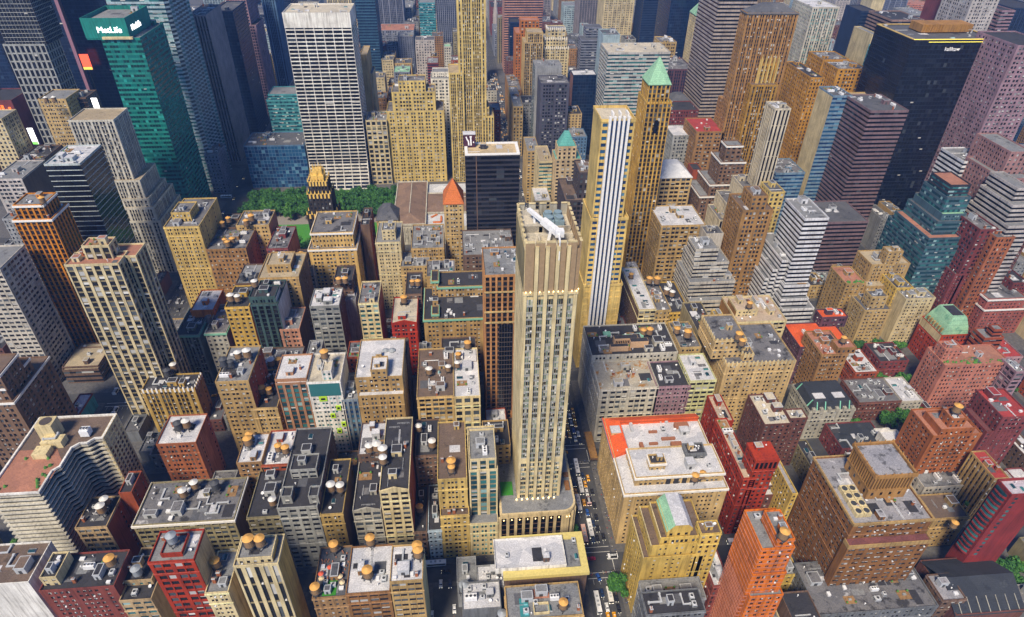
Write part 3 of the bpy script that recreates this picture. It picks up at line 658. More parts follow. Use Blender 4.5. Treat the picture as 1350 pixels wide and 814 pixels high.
    if d.get('bar'):
        m = MB(); m.box(x0+4-o[0], x0+10-o[0], 1.2, 8.5, H-.95, H-.72); lawn = m.build('lawn', plain_mat('turf', (.03,.20,.015), .95, var=.3), root)
        for k, (px_, py_, c) in enumerate(((2.4,11,'red'),(8,9.5,'red'),(11.2,9,'cream'),(12.5,6,'cream'),(3,8.6,'cream'),(6,14,'red'))):
            m = MB(); m.cyl(0,0,0,2.2,.05,.05,6,1); m.cyl(0,0,2.1,2.9,1.3,.05,8,0)
            p = m.build('parasol', [plain_mat('parasol ' + c, (.62,.10,.05) if c == 'red' else (.62,.50,.30), .8), MATS['iron']], None, (x0+px_, y0+py_, H-.9))
            p['label'] = ('red' if c == 'red' else 'sand-coloured') + ' parasol ' + ('at the west edge of','beside the lawn on','beside the east rail of','at the south-east corner of','left of the lawn on','near the tanks of')[k] + ' the rooftop bar'; p['category'] = 'parasol'; p['group'] = 'parasols on the rooftop bar'
        m = MB()
        for k in range(40): a, b = rng.uniform(x0+.8, x1-1.2), rng.uniform(y0+8, y1-2); m.box(a-o[0], a+.5-o[0], b-o[1], b+.5-o[1], H-.95, H-.2)
        m.build('bar_table', plain_mat('mixed seats', (.35,.16,.10), .8, var=.6), root)['kind'] = 'stuff'
    if d.get('tarp'):
        m = MB(); m.loft([[(-2,-2,H),(2,-2,H),(2,2.4,H),(-2,2.4,H)],[(-1.2,-1.5,H+2.6),(1.2,-1.5,H+2.2),(1.2,2,H+2.4),(-1.2,2,H+2.9)]]); m.build('tarpaulin', plain_mat('blue tarp', (.01,.14,.62), .5), root, (0, 9, 0))
    if d.get('metsign'):
        a0, a1, b0, b1, z = T[1]
        text_mesh('MetLife', 6.6, .3, MATS['white glow'], 'sign_lettering', root, ((a0+a1)/2+3-o[0], b0-.5-o[1], z-9.2), (math.pi/2, 0, 0))
        text_mesh('MetLife', 6.6, .3, MATS['white glow'], 'sign_lettering', root, (a1+.5-o[0], (b0+b1)/2-8-o[1], z-9.2), (math.pi/2, 0, math.pi/2))
        m = MB(); ring(m, a0-o[0], a1-o[0], b0-o[1], b1-o[1], T[0][4]-.5, z+2.2, .5, 0, .25); m.build('crown_screen', W('emerald'), root)
        m = MB(); m.box(x0+2-o[0], a1+3-o[0], b0-2.6-o[1], b0-.4-o[1], T[0][4]-.9, T[0][4]+.9); m.build('ledge', W('cream2'), root)
    if d.get('kal'):
        m = MB(); ring(m, x0-o[0], x1-o[0], 0, y1-y0, H-.4, H+.1, 2.2, 1, .3); m.box(x0-.4-o[0], x1+.4-o[0], -.5, -.1, H+.05, H+.3, 0); m.box(x0+14-o[0], x1-12-o[0], -.8, -.4, H-2.2, H-1.9, 0); m.build('lit_crown', [MATS['yellow glow'], W('gold2')], root)
        m = MB(); m.box(x1-13-o[0], x1-5-o[0], -.9, -.5, H-1.6, H-.6); m.build('crown_lamp', MATS['white glow'], root)
        text_mesh('kalikow', 4.6, .2, plain_mat('sign white', (.85,.85,.85), .5), 'sign_lettering', root, (-1, -.4, H-9.5), (math.pi/2, 0, 0))
        m = MB(); m.box(x0+22-o[0], x1-8-o[0], 26, 44, H, H+6.5)
        for k in range(9): m.box(x0+22+k*2.4-o[0], x0+23+k*2.4-o[0], 25.2, 26, H, H+6.5)
        m.build('louvred_plant', W('goldbr'), root)
    if d.get('banksign'):
        m = MB(); m.box(x0-.6-o[0], x0+8.6-o[0], 17, 24, H-1, H+9.5); bo = m.build('sign_house', plain_mat('aubergine', (.06,.012,.03), .6), root)
        m = MB(); m.box(x0-1-o[0], x0+9-o[0], 16.8, 24.3, H+9.5, H+10); m.build('roof', RF('white'), bo)
        m = MB(); X = x0-o[0]; m.bar((X+1.4,16.9,H+8.2), (X+2.2,16.9,H+6), 1.0); m.bar((X+2.2,16.9,H+6), (X+3.2,16.9,H+4.4), 1.0); m.bar((X+3.2,16.9,H+4.6), (X+3.5,16.9,H+1), 1.1); m.bar((X+4.2,16.9,H+8), (X+6,16.9,H+8), .9); m.bar((X+5.1,16.9,H+8), (X+5.3,16.9,H+1), 1.1); m.box(X+6.9, X+7.7, 16.7, 17, H+2.8, H+4)
        m.build('sign_mark', plain_mat('sign white', (.85,.85,.85), .5), bo)
        m = MB(); ring(m, X, x1-o[0], 0, y1-y0, H-.8, H+.12, 2.4, 0, .1); m.build('roof_rim', MATS['cornice white'], root)
        m = MB(); m.box(X+8.2, X+9.0, -.2, .1, 0, H-1); m.build('rib', W('umber'), root)
    if d.get('fins'):
        m = MB(); g2 = MB(); Hs = [H+55, H+60]
        cx0, cx1 = x0+9, x1-9
    if d.get('buttress'):
        m = MB(); a0, a1, b0, b1, z = T[1]
        for k in range(5):
            X = a0+k*(a1-a0)/4-o[0]; m.box(X-.7, X+.7, b0-o[1]-1.6, b0-o[1]+.4, T[0][4]-1, z+5); m.cyl(X, b0-o[1]-.6, z+5, z+9, .6, .1, 6)
            Y = b0+k*(b1-b0)/4-o[1]; m.box(a0-o[0]-1.6, a0-o[0]+.4, Y-.7, Y+.7, T[0][4]-1, z+4)
        m.build('buttress', W('gold2'), root)
    if d.get('spire'):
        m = MB(); m.cyl((x0+x1)/2-o[0]-5, 8, 0, H+20, 6, 5, 8); m.cyl((x0+x1)/2-o[0]-5, 8, H+20, H+62, 5, .3, 8); m.build('spire', W('mauvew'), root)
    if d.get('flare'):
        m = MB(); r = lambda y, z: None
        for k in range(8):
            X = x0 + k*(x1-x0-.8)/7; pts = [(0, 30), (-2, 18), (-5, 9), (-9, 0)]
            for (p, q), (u, v) in zip(pts, pts[1:]): m.loft([[(X-o[0], p-.7, q), (X+.8-o[0], p-.7, q), (X+.8-o[0], p+1, q), (X-o[0], p+1, q)], [(X-o[0], u-.7, v), (X+.8-o[0], u-.7, v), (X+.8-o[0], u+1, v), (X-o[0], u+1, v)]][::-1])
        for k in range(8):
            zz = k*3.75; yy = -9 + 9*(zz/30)**.55; m.box(x0-o[0], x1-o[0], yy-.4, yy+1.2, zz, zz+1.5, 0, True)
        m.build('flared_base', W('whitegrid'), root)
        m = MB(); pts = [(0,30),(-1.6,18),(-4.4,9),(-8.4,0)]
        for (p, q), (u, v) in zip(pts, pts[1:]): m.quad((x0+.2-o[0], u, v), (x1-.2-o[0], u, v), (x1-.2-o[0], p, q), (x0+.2-o[0], p, q))
        m.build('glass_base', GL('k'), root)
        m = MB(); m.box(x0-.3-o[0], x1+.3-o[0], -.2, .6, H-14, H); m.box(x1-.6-o[0], x1+.2-o[0], .6, y1-y0, H-14, H); m.build('attic_band', W('whitegrid'), root)
    if d.get('saw'):
        m = MB(); g2 = MB(); n = 7; xs = x1-o[0]
        nz = 74
        for k in range(nz):
            z = k*4.0
            for j in range(n):
                ya, yb = j*(y1-y0)/n, (j+1)*(y1-y0)/n; ym = (ya+yb)/2; dx = 3.4
                m.prism([(xs-.1, ya), (xs+dx, ym), (xs-.1, yb)], z, z+1.7, 0)
        m.build('sawtooth_band', W('ice'), root)
        for j in range(n):
            ya, yb = j*(y1-y0)/n, (j+1)*(y1-y0)/n; ym = (ya+yb)/2; g2.prism([(xs-.05, ya+.3), (xs+3.0, ym), (xs-.05, yb-.3)], 0, 290, 0)
        g2.build('glass_bay', GL('t'), root)
    if d.get('signband'):
        m = MB(); m.box(x1-o[0]+.1, x1-o[0]+.6, 0, y1-y0, 60, 235); m.box(x1-3-o[0], x1+.6-o[0], -.5, -.1, 60, 235); m.build('sign_band', plain_mat('rosy panel', (.30,.16,.22), .5), root)
    if d.get('glow'):
        m = MB()
        for k in range(8): m.box(x0+2+k*3.2-o[0], x0+4.4+k*3.2-o[0], -.2, .1, H-14+(k % 3)*2, H-9+(k % 3)*2)
        m.build('lit_louvre', plain_mat('ember glow', (1,.16,.02), emit=.9), root)
    if d.get('belfry'):
        a0, a1, b0, b1, z = T[1]; m = MB(); c = W('brickred3')
        m.box(a0-.4-o[0], a1+.4-o[0], b0-.5-o[1], b1+.3-o[1], z-1.4, z+.4)
        for k in range(6): X = a0+k*(a1-a0)/5-o[0]; m.box(X-.4, X+.4, b0-.35-o[1], b0+.2-o[1], z-7, z-1.4)
        m.build('belfry_frame', c, root)
        m = MB(); m.box(a0+.5-o[0], a1-.5-o[0], b0-.12-o[1], b0+.1-o[1], z-6.6, z-1.6); m.build('belfry_opening', GL('k'), root)
    if d.get('pitched'):
        m = MB(); c = (y1-y0)/2
        m.quad((x0-o[0]-.5,-.5,H-1),(x1-o[0]+.5,-.5,H-1),(x1-o[0]+.5,c,H+8),(x0-o[0]-.5,c,H+8)); m.quad((x0-o[0]-.5,c,H+8),(x1-o[0]+.5,c,H+8),(x1-o[0]+.5,y1-y0+.5,H-1),(x0-o[0]-.5,y1-y0+.5,H-1))
        m.build('pitched_roof', RF('slate2'), root)
        m = MB()
        for k in range(7): X = x0+3+k*(x1-x0-6)/6-o[0]; m = MB(); m.bar((X, 0, H-.4), (X, c*.45, H+3.7), .3); m.build('roof_rib', W('stone2'), root)
    if d.get('bow'):
        for k in range(15):
            z = H-3.6-k*3.2; m = MB(); pts = [(x0+4.2-o[0], -.4)]
            for j in range(7): a = math.pi/2*j/6; pts.append((x0+3.4-o[0]-5.0*math.sin(a), 4.4-4.8*math.cos(a)))
            pts += [(x0-1.6-o[0], y1-y0-2), (x0+.2-o[0], y1-y0-1), (x0+1-o[0], 3)]
            m.prism(pts[::-1], z-1.0, z, 0); m.prism([(p*1.0+.3, q+.3) for p, q in pts][::-1], z, z+1.5, 1); m.build('balcony', [W('oxblood2'), GL('t')], root)
        m = MB(); ring(m, x0-o[0], x1-o[0], 0, y1-y0, H-.8, H+.5, .6, 0, .2); m.build('parapet', W('oxblood2'), root)
    if d.get('slot'):
        m = MB(); m.box(x0+8.5-o[0], x0+17-o[0], -.35, .2, 8, H-36); m.build('glass_slot', GL('k'), root)
        m = MB()
        for k in range(int((H-44)/3.7)): m.box(x0+8.3-o[0], x0+17.2-o[0], -.45, -.3, 8+k*3.7, 8.35+k*3.7)
        for k in range(6): m.box(x0+8.5+k*1.7-.07-o[0], x0+8.5+k*1.7+.07-o[0], -.42, -.3, 8, H-36)
        m.build('mullion_grid', plain_mat('bronze mullion', (.10,.08,.07), .5), root)
        m = MB(); m.box(x0-.4-o[0], x1-o[0], -.5, .2, H-12.5, H-11.6); m.box(x0-.4-o[0], x1-o[0], -.5, .2, H-27, H-26); m.box(x0-.4-o[0], x1-o[0], -.55, .2, H-35, H-34); m.build('ledge', W('tan2'), root)

def verm_edge(d, root):
    x0, x1, y0, y1, H = d['T'][0]; o = ((x0+x1)/2, y0); m = MB(); z = H-.9
    X0 = x0-.8-o[0]; Y1 = y1-y0+.6; y_ = 25
    m.quad((X0, y_, z+.4), (X0+9, y_+3, z+3.4), (X0+9, Y1-6, z+3.4), (X0, Y1, z+.4)); m.quad((X0, Y1, z+.4), (X0+9, Y1-6, z+3.4), (x1-o[0], Y1-6, z+3.4), (x1-o[0], Y1, z+.4)); m.quad((X0+9, y_+3, z+3.4), (X0, y_, z+.4), (X0, y_, z-.6), (X0+9, y_+3, z-.6))
    m.box(X0-.4, X0, y_, Y1, z-.8, z+.5, 1, True)
    m.quad((x1-o[0], Y1-6, z+3.4), (X0+9, Y1-6, z+3.4), (X0+9, Y1-6.2, z), (x1-o[0], Y1-6.2, z)); m.quad((X0+9, y_+3, z), (X0+9, y_+3, z+3.4), (X0+9, Y1-6, z+3.4), (X0+9, Y1-6, z))
    m.build('vermilion_roof', [RF('verm'), W('mauve')], root)
    for (a, b_, c, dd, h) in ((16,30,2,4,2.2),(22,33,5,1.4,1.2),(30,36,8,1.6,1.3),(14,44,1.4,6,1.4),(40,44,8,3,3),(34,30,6,3,2.4),(24,42,5,1.4,1.2)): m = MB(); m.box(x0+a-o[0], x0+a+c-o[0], b_, b_+dd, z, z+h); m.build('duct', MATS['unit rust'] if dd < 5 else MATS['unit grey'], root)
    a0, a1, b0, b1, zz = d['T'][1]; m = MB()
    for k in range(4):
        cx = (a0+a1)/2-6+k*4.4-o[0]; pts = [(cx+1.3*math.cos(math.pi*j/8), b0-o[1]-.14, zz-3.4+1.3*math.sin(math.pi*j/8)) for j in range(9)]
        m.poly([(cx-1.3, b0-o[1]-.14, zz-7), (cx+1.3, b0-o[1]-.14, zz-7)] + pts)
    m.build('arched_window', GL('k'), root)

# world-space table of the buildings: tiers T = [x0, x1, y0, y1, top], facade style, colours, roof, water tanks tk
B = [
 {'s':'oxblood brick block','d':'rooftop tank and boxy white penthouse','T':[[-182.2,-151.8,168.0,185.6,61.7],[-181.6,-174.7,170.9,182.9,66.7]],'sty':'P2','w':'oxblood','rf':'dark','g':'d','side':'S1','tk':[[-152.8,174.3,66.7,'o']],'hv':4,'tws':[None,'cream2'],'rfs':['dark','dark'],'pb':0.6},
 {'s':'small beige loft with glassy front','d':'low raised rear roof and one grey tank','T':[[-151.7,-138.3,166.0,192.0,53.4],[-153.4,-139.7,173.4,185.4,56.4]],'sty':'L','w':'beige','rf':'dark','g':'t','side':'N','tk':[[-145.7,175.5,56.4,'g']],'hv':3},
 {'s':'blank whitewashed corner building','d':'brown sunken roof behind a white parapet','T':[[-211.0,-187.9,172.0,192.0,62.7]],'sty':'N','w':'white','rf':'brown','g':'d','side':'N','tk':[],'hv':2},
 {'s':'scarlet and cream striped tower','d':'white rooftop frames and pale blank side wall','T':[[-129.6,-111.6,163.0,177.6,83.9],[-125.1,-116.4,165.4,174.4,85.6]],'sty':'L','w':'scarlet','rf':'grey','g':'d','side':'N','tk':[[-120.8,169.8,85.6,'g']],'hv':3,'sidew':'cream'},
 {'s':'narrow cream annex','d':'squeezed beside the scarlet tower','T':[[-111.4,-101.9,160.0,180.0,64.3]],'sty':'P','w':'cream2','rf':'grey','g':'d','side':'N','tk':[[-109.3,171.5,64.3,'o']],'hv':3},
 {'s':'cream tower with tall dark slots','d':'gold party wall and two orange tanks','T':[[-95.9,-78.1,160.0,173.9,81.9],[-94.2,-80.2,161.3,171.3,84.9]],'sty':'V2','w':'cream2','rf':'grey','g':'d','side':'N','tk':[[-89.5,166.2,84.9,'o'],[-85.2,166.3,84.9,'o']],'hv':3,'sidew':'gold'},
 {'s':'rooftop bar building','d':'turf lawn and parasols on its roof','T':[[-70.3,-55.6,163.0,188.5,49.7]],'sty':'P','w':'brown2','rf':'slate','g':'d','side':'P','tk':[[-63.3,185.9,49.7,'o'],[-68.5,165.0,49.7,'o']],'hv':5,'bar':1},
 {'s':'brown loft under a white felt roof','d':'one small orange tank in the middle','T':[[-55.5,-36.2,163.0,186.8,51.1]],'sty':'L','w':'brown','rf':'white','g':'d','side':'L','tk':[[-46.1,170.1,51.1,'o'],[-46.5,186.9,51.1,'o']],'hv':3},
 {'s':'tan loft by the parking lot','d':'white roof,two orange tanks at its back','T':[[-35.7,-21.3,163.0,181.2,58.1]],'sty':'L','w':'tan','rf':'white','g':'d','side':'N','tk':[[-23.4,174.0,58.1,'o'],[-23.8,176.2,58.1,'o']],'hv':3,'sidew':'lime'},
 {'s':'flat grey garage roof','d':'grey box vents beside the parking lot','T':[[-7.2,2.6,182.0,196.0,22.8]],'sty':'N','w':'grey','rf':'grey','g':'d','side':'N','tk':[[-3.7,176.7,22.8,'g']],'hv':3},
 {'s':'white hall with yellow cornice','d':'broad white roof filling the avenue corner','T':[[15.8,55.1,172.0,192.9,41.1],[11.3,45.4,174.8,190.8,43.3]],'sty':'N','w':'umber','rf':'white','g':'d','side':'N','tk':[],'hv':1,'cornice':'ycorn','tws':[None,'white'],'rfs':['grey','white']},
 {'s':'white service shed','d':'pale roof with skylight boxes behind the hall','T':[[2.8,16.6,176.0,188.0,26.8]],'sty':'N','w':'grey','rf':'white','g':'d','side':'N','tk':[],'hv':4},
 {'s':'long white shed','d':'white felt roof at the bottom edge','T':[[-4.8,13.4,163.0,177.0,30.7]],'sty':'N','w':'dgrey','rf':'white','g':'d','side':'N','tk':[[13.3,157.2,30.7,'g']],'hv':4},
 {'s':'terrace block beside the avenue','d':'turquoise pool deck and one orange tank','T':[[15.1,49.2,150.0,166.2,43.0]],'sty':'P','w':'tan','rf':'grey','g':'d','side':'P','tk':[[40.2,153.4,43.0,'o']],'hv':7,'pool':1},
 {'s':'low grey-roofed corner block','d':'weathered roof below the yellow ziggurat','T':[[81.0,110.8,160.0,171.0,31.3]],'sty':'P','w':'grey','rf':'grey','g':'d','side':'P','tk':[],'hv':5},
 {'s':'black-roofed rear wing','d':'dark lower roof at the bottom edge','T':[[77.5,104.5,148.0,159.0,42.1]],'sty':'P','w':'dgrey','rf':'dark','g':'d','side':'P','tk':[],'hv':4},
 {'s':'yellow brick ziggurat','d':'stepped west terraces and a green gable','T':[[81.0,110.9,172.0,196.0,48.4],[83.8,109.7,173.0,195.0,56.3],[88.0,109.4,174.0,194.0,60.4],[91.0,102.7,175.0,193.0,64.4]],'sty':'S2','w':'yellow','rf':'brown','g':'d','side':'P3','tk':[],'hv':0,'gable':1},
 {'s':'yellow brick annex','d':'open brown roof joined to the ziggurat','T':[[106.1,115.9,172.0,179.1,64.3]],'sty':'P','w':'yellow','rf':'brown','g':'d','side':'P','tk':[],'hv':2},
 {'s':'white-roofed town house row','d':'snow white roof behind the orange tower','T':[[116.0,124.3,165.0,184.1,32.2]],'sty':'P','w':'oxblood','rf':'white','g':'d','side':'P','tk':[],'hv':4},
 {'s':'bright orange corner tower','d':'pale stripes and a big tank on top','T':[[120.5,135.6,145.0,167.0,56.3],[119.0,134.3,147.0,167.0,70.2],[119.2,133.8,148.0,167.0,87.0],[124.7,132.4,148.0,162.0,92.6]],'sty':'P2','w':'orange','rf':'grey','g':'d','side':'N','tk':[[126.3,148.2,92.6,'o']],'hv':1,'stripes':1},
 {'s':'yellow stub behind the orange tower','d':'plain yellow wall with paired windows','T':[[159.3,169.3,177.3,189.3,16.0]],'sty':'P','w':'yellow','rf':'grey','g':'d','side':'P','tk':[],'hv':1},
 {'s':'huge rust-brown hotel block','d':'scorched-red ledge and square roof temple','T':[[179.8,219.2,172.0,212.7,64.0]],'sty':'D','w':'rust','rf':'patch','g':'d','side':'D','tk':[],'hv':9,'pb':0.62,'ledge':1,'temple':1},
 {'s':'low mottled roof','d':'patchy tar roof at the foot of the hotel','T':[[166.9,228.2,153.2,181.2,20.0]],'sty':'P','w':'dgrey','rf':'mix','g':'d','side':'P','tk':[],'hv':10},
 {'s':'curved-balcony oxblood tower','d':'wine red walls with stacked bowed balconies','T':[[257.4,276.4,176.0,185.3,72.6]],'sty':'N','w':'oxblood2','rf':'lilac','g':'d','side':'N','tk':[],'hv':2,'bow':1},
 {'s':'slate-gabled church','d':'dark ribbed roof at the lower right corner','T':[[237.0,273.5,150.0,180.0,16.0]],'sty':'N','w':'dbrick','rf':'slate2','g':'d','side':'N','tk':[],'hv':0,'pitched':1},
 {'s':'green-hatched roof house','d':'grey mottled roof with verdigris edge','T':[[230.7,242.9,154.5,168.5,22.0]],'sty':'P','w':'umber','rf':'patch','g':'d','side':'P','tk':[],'hv':2},
 {'s':'sandstone turret annex','d':'orange drum tank on a small roof','T':[[252.5,272.6,197.4,213.4,26.0]],'sty':'P','w':'tan','rf':'brown','g':'d','side':'P','tk':[[257.8,191.2,26.0,'o']],'hv':1},
 {'s':'beige loft with brick flank','d':'two pale tanks on a dark roof','T':[[-194.1,-179.1,213.0,231.6,43.3]],'sty':'L','w':'beige','rf':'dark','g':'d','side':'S1','tk':[[-183.4,220.8,43.3,'w'],[-183.5,225.5,43.3,'w']],'hv':4,'sidew':'brickred'},
 {'s':'brick tower stub','d':'plain red flank behind the pale tanks','T':[[-178.9,-172.5,230.3,244.3,47.0]],'sty':'N','w':'brickred','rf':'dark','g':'d','side':'S1','tk':[],'hv':1},
 {'s':'wide dark-roofed loft','d':'white crust along its front parapet','T':[[-165.5,-116.9,211.0,237.5,45.3]],'sty':'L','w':'olive','rf':'mix','g':'d','side':'S1','tk':[[-140.9,231.2,45.3,'w'],[-145.0,226.2,45.3,'w'],[-129.8,229.4,45.3,'d']],'hv':10,'sidew':'umber','cornice':'cream2'},
 {'s':'low slate-roofed loft','d':'terracotta edge and small bulkheads','T':[[-110.7,-94.5,211.0,259.0,45.6]],'sty':'L','w':'olive','rf':'dark','g':'d','side':'N','tk':[[-98.6,217.5,45.6,'w']],'hv':6},
 {'s':'tall grey-white loft','d':'pale grid facade with rear bulkheads','T':[[-94.8,-75.2,211.0,265.0,51.5],[-92.6,-87.4,214.1,220.1,56.5],[-79.4,-74.1,213.3,219.3,56.5],[-91.3,-77.3,229.8,239.8,57.5]],'sty':'L','w':'stone','rf':'dark','g':'d','side':'S1','tk':[],'hv':2,'sidew':'umber'},
 {'s':'mustard brick loft','d':'crenellated parapet and dark roof','T':[[-74.8,-63.5,211.0,247.0,44.6]],'sty':'P','w':'mustard','rf':'dark','g':'d','side':'N','tk':[[-70.6,224.7,44.6,'w'],[-65.9,224.3,44.6,'w']],'hv':3,'sidew':'umber'},
 {'s':'pale arched-parapet loft','d':'scalloped parapet and tarred roof','T':[[-58.6,-44.4,211.0,251.0,45.7]],'sty':'L','w':'stone2','rf':'dark','g':'d','side':'N','tk':[],'hv':4,'ped':1},
 {'s':'tall cream pedimented loft','d':'cream stone facade with shallow pediment','T':[[-43.8,-29.2,211.0,261.0,60.0]],'sty':'L','w':'cream2','rf':'dark','g':'d','side':'N','tk':[[-43.1,233.1,60.0,'w'],[-42.7,227.9,60.0,'w']],'hv':5,'sidew':'brickred','ped':1},
 {'s':'small brown walk-up','d':'green canopy on its low roof','T':[[-29.6,-22.5,211.0,257.0,25.1]],'sty':'P','w':'umber','rf':'dark','g':'d','side':'P','tk':[[-26.4,223.3,25.1,'o']],'hv':2},
 {'s':'pale blue walk-up','d':'five storeys of sky blue facade','T':[[-21.9,-14.7,211.0,241.0,25.7]],'sty':'P','w':'paleblue','rf':'dark','g':'d','side':'P','tk':[],'hv':2},
 {'s':'yellow setback loft','d':'terraced top with arched crown','T':[[-14.9,0.1,211.0,257.0,37.1],[-15.3,-0.1,216.0,256.0,59.9]],'sty':'P','w':'gold2','rf':'brown','g':'d','side':'P','tk':[[-8.0,219.9,59.9,'o'],[-8.0,222.6,59.9,'o']],'hv':4},
 {'s':'green-glazed condominium','d':'bottle green window columns and white penthouse','T':[[0.3,15.3,211.0,256.0,28.9],[0.6,15.5,217.0,247.0,64.3],[1.2,14.9,218.0,238.0,71.3]],'sty':'P','w':'cream2','rf':'grey','g':'t','side':'P','tk':[],'hv':4,'sty2':'V3'},
 {'s':'white-roofed loft with paired tanks','d':'orange tanks at its northwest corner','T':[[-121.6,-108.6,241.0,262.0,52.6]],'sty':'P','w':'brown2','rf':'white','g':'d','side':'N','tk':[[-117.5,256.4,52.6,'o'],[-117.3,252.4,52.6,'o']],'hv':5},
 {'s':'red-fronted loft','d':'gold brick flank and twin orange tanks','T':[[-109.4,-95.2,241.0,266.1,49.8]],'sty':'L','w':'brickred','rf':'white','g':'d','side':'N','tk':[[-101.4,249.8,49.8,'o'],[-97.2,247.9,49.8,'o']],'hv':3,'sidew':'gold'},
 {'s':'black-roofed rear loft','d':'sunken black roof with pipe rails','T':[[-75.4,-62.6,243.0,268.0,27.6]],'sty':'N','w':'umber','rf':'dark','g':'d','side':'N','tk':[],'hv':2},
 {'s':'roof terrace loft','d':'orange tables on a tiled terrace','T':[[-58.6,-38.0,243.0,266.7,51.6]],'sty':'P','w':'umber','rf':'white','g':'d','side':'P','tk':[[-52.0,243.8,51.6,'w'],[-48.0,244.2,51.6,'w'],[-37.3,240.7,51.6,'w'],[-37.2,235.9,51.6,'w']],'hv':5},
 {'s':'umber walk-up with square roof','d':'two pale tanks on its dark roof','T':[[-27.9,-15.3,241.0,268.2,50.3]],'sty':'P','w':'umber','rf':'dark','g':'d','side':'S1','tk':[[-26.3,258.6,50.3,'w'],[-18.6,246.1,50.3,'w']],'hv':3},
 {'s':'blue-edged loft','d':'curved white parapet and grey tanks','T':[[-15.3,-3.2,243.0,261.9,47.1]],'sty':'P','w':'umber','rf':'dark','g':'d','side':'P','tk':[[-12.9,250.9,47.1,'g'],[-12.7,245.8,47.1,'g']],'hv':4},
 {'s':'dark terrace block','d':'green framed courtyard beside the tall cream tower','T':[[9.6,24.5,246.0,265.6,49.4]],'sty':'P','w':'tan','rf':'dark','g':'d','side':'P','tk':[],'hv':3},
 {'s':'low roadside sheds','d':'grey tin roofs by the side street','T':[[-204.0,-195.1,293.8,309.8,9.0]],'sty':'N','w':'dgrey','rf':'grey','g':'d','side':'N','tk':[],'hv':4},
 {'s':'low tin garage','d':'pale roof squeezed behind the sheds','T':[[-220.3,-210.4,311.1,327.1,9.0]],'sty':'N','w':'dgrey','rf':'slate','g':'d','side':'N','tk':[],'hv':3},
 {'s':'brick loft with white bands','d':'white roof and twin grey tanks','T':[[-172.4,-150.9,264.0,286.6,45.8]],'sty':'P','w':'brownred','rf':'white','g':'d','side':'S1','tk':[[-162.3,273.4,45.8,'d'],[-158.2,274.9,45.8,'w']],'hv':2,'sidew':'salmon'},
 {'s':'tan stepped loft','d':'recessed right wing and four tanks','T':[[-141.0,-122.5,287.0,319.0,69.6]],'sty':'P','w':'tan','rf':'grey','g':'d','side':'S1','tk':[[-138.6,299.5,69.6,'d'],[-134.7,299.2,69.6,'d'],[-132.1,306.0,69.6,'w'],[-126.9,306.4,69.6,'w']],'hv':3,'sidew':'brickred'},
 {'s':'short tan loft','d':'white edged roof and two orange tanks','T':[[-126.0,-110.7,287.0,322.0,47.6]],'sty':'P','w':'tan2','rf':'dark','g':'d','side':'P','tk':[[-121.2,298.3,47.6,'o'],[-117.2,298.1,47.6,'o']],'hv':3},
 {'s':'copper and green glass hotel','d':'white vaulted roof bar','T':[[-108.2,-90.8,287.0,313.0,66.3],[-108.8,-90.6,289.0,311.0,67.7]],'sty':'V3','w':'copper','rf':'white','g':'t','side':'S1','tk':[],'hv':3},
 {'s':'white hotel with lime boxes','d':'lime green framed windows on a white front','T':[[-90.6,-71.5,287.0,313.0,66.0],[-81.8,-76.1,289.4,298.4,72.1]],'sty':'P','w':'white','rf':'cream','g':'t','side':'S1','tk':[[-80.7,299.4,72.1,'o']],'hv':2,'lime':1},
 {'s':'slim blue-striped slab','d':'cobalt window strips squeezed between hotels','T':[[-72.7,-63.3,287.0,311.0,51.0]],'sty':'V','w':'bluegrey','rf':'grey','g':'b','side':'V','tk':[],'hv':2},
 {'s':'brown loft with white ledge','d':'snowy ledge below its top storeys','T':[[-63.0,-36.1,287.0,327.0,53.4],[-64.0,-36.0,291.0,327.0,64.3],[-54.3,-44.5,290.4,302.4,70.4]],'sty':'P','w':'tan3','rf':'white','g':'d','side':'S1','tk':[],'hv':4,'sidew':'cream2'},
 {'s':'ochre loft with frieze','d':'littered brown roof,ornate front','T':[[-28.6,-6.3,287.0,333.0,50.0]],'sty':'L','w':'ochre','rf':'brown','g':'d','side':'N','tk':[[-21.2,306.7,50.0,'w'],[-9.5,308.8,50.0,'w'],[-3.7,312.1,50.0,'w']],'hv':7},
 {'s':'big-windowed cream loft','d':'snow white roof and large square windows','T':[[-6.1,9.6,287.0,333.0,49.0]],'sty':'L2','w':'cream3','rf':'white','g':'d','side':'N','tk':[],'hv':4},
 {'s':'golden crenellated loft','d':'white crown of ornament round its roof','T':[[-201.9,-169.3,317.0,332.1,38.7]],'sty':'V','w':'gold','rf':'dark','g':'d','side':'S1','tk':[[-188.8,329.2,38.7,'d'],[-186.9,335.0,38.7,'w']],'hv':5,'sidew':'goldbr','crown':'white'},
 {'s':'low tar-roofed loft','d':'round caged tank frame and grey ducts','T':[[-134.5,-104.9,322.0,345.5,46.3]],'sty':'N','w':'umber','rf':'mix','g':'d','side':'N','tk':[[-121.6,325.2,46.3,'w'],[-117.6,326.7,46.3,'o']],'hv':8,'sidew':'brickred'},
 {'s':'little grey infill','d':'low grey roof between two taller lofts','T':[[-101.9,-93.0,330.0,350.0,47.6]],'sty':'N','w':'grey','rf':'grey','g':'d','side':'N','tk':[],'hv':3},
 {'s':'garden roof house','d':'planters and red pavilion on its terrace','T':[[-73.3,-56.0,322.0,338.3,54.6]],'sty':'P','w':'brickred','rf':'mix','g':'d','side':'P','tk':[],'hv':5,'garden':1},
 {'s':'drab brown loft','d':'white back parapet and two grey tanks','T':[[-50.1,-34.8,318.0,334.6,58.2]],'sty':'P','w':'umber','rf':'umberroof','g':'d','side':'P','tk':[[-47.7,316.3,58.2,'g'],[-43.7,315.7,58.2,'g']],'hv':3},
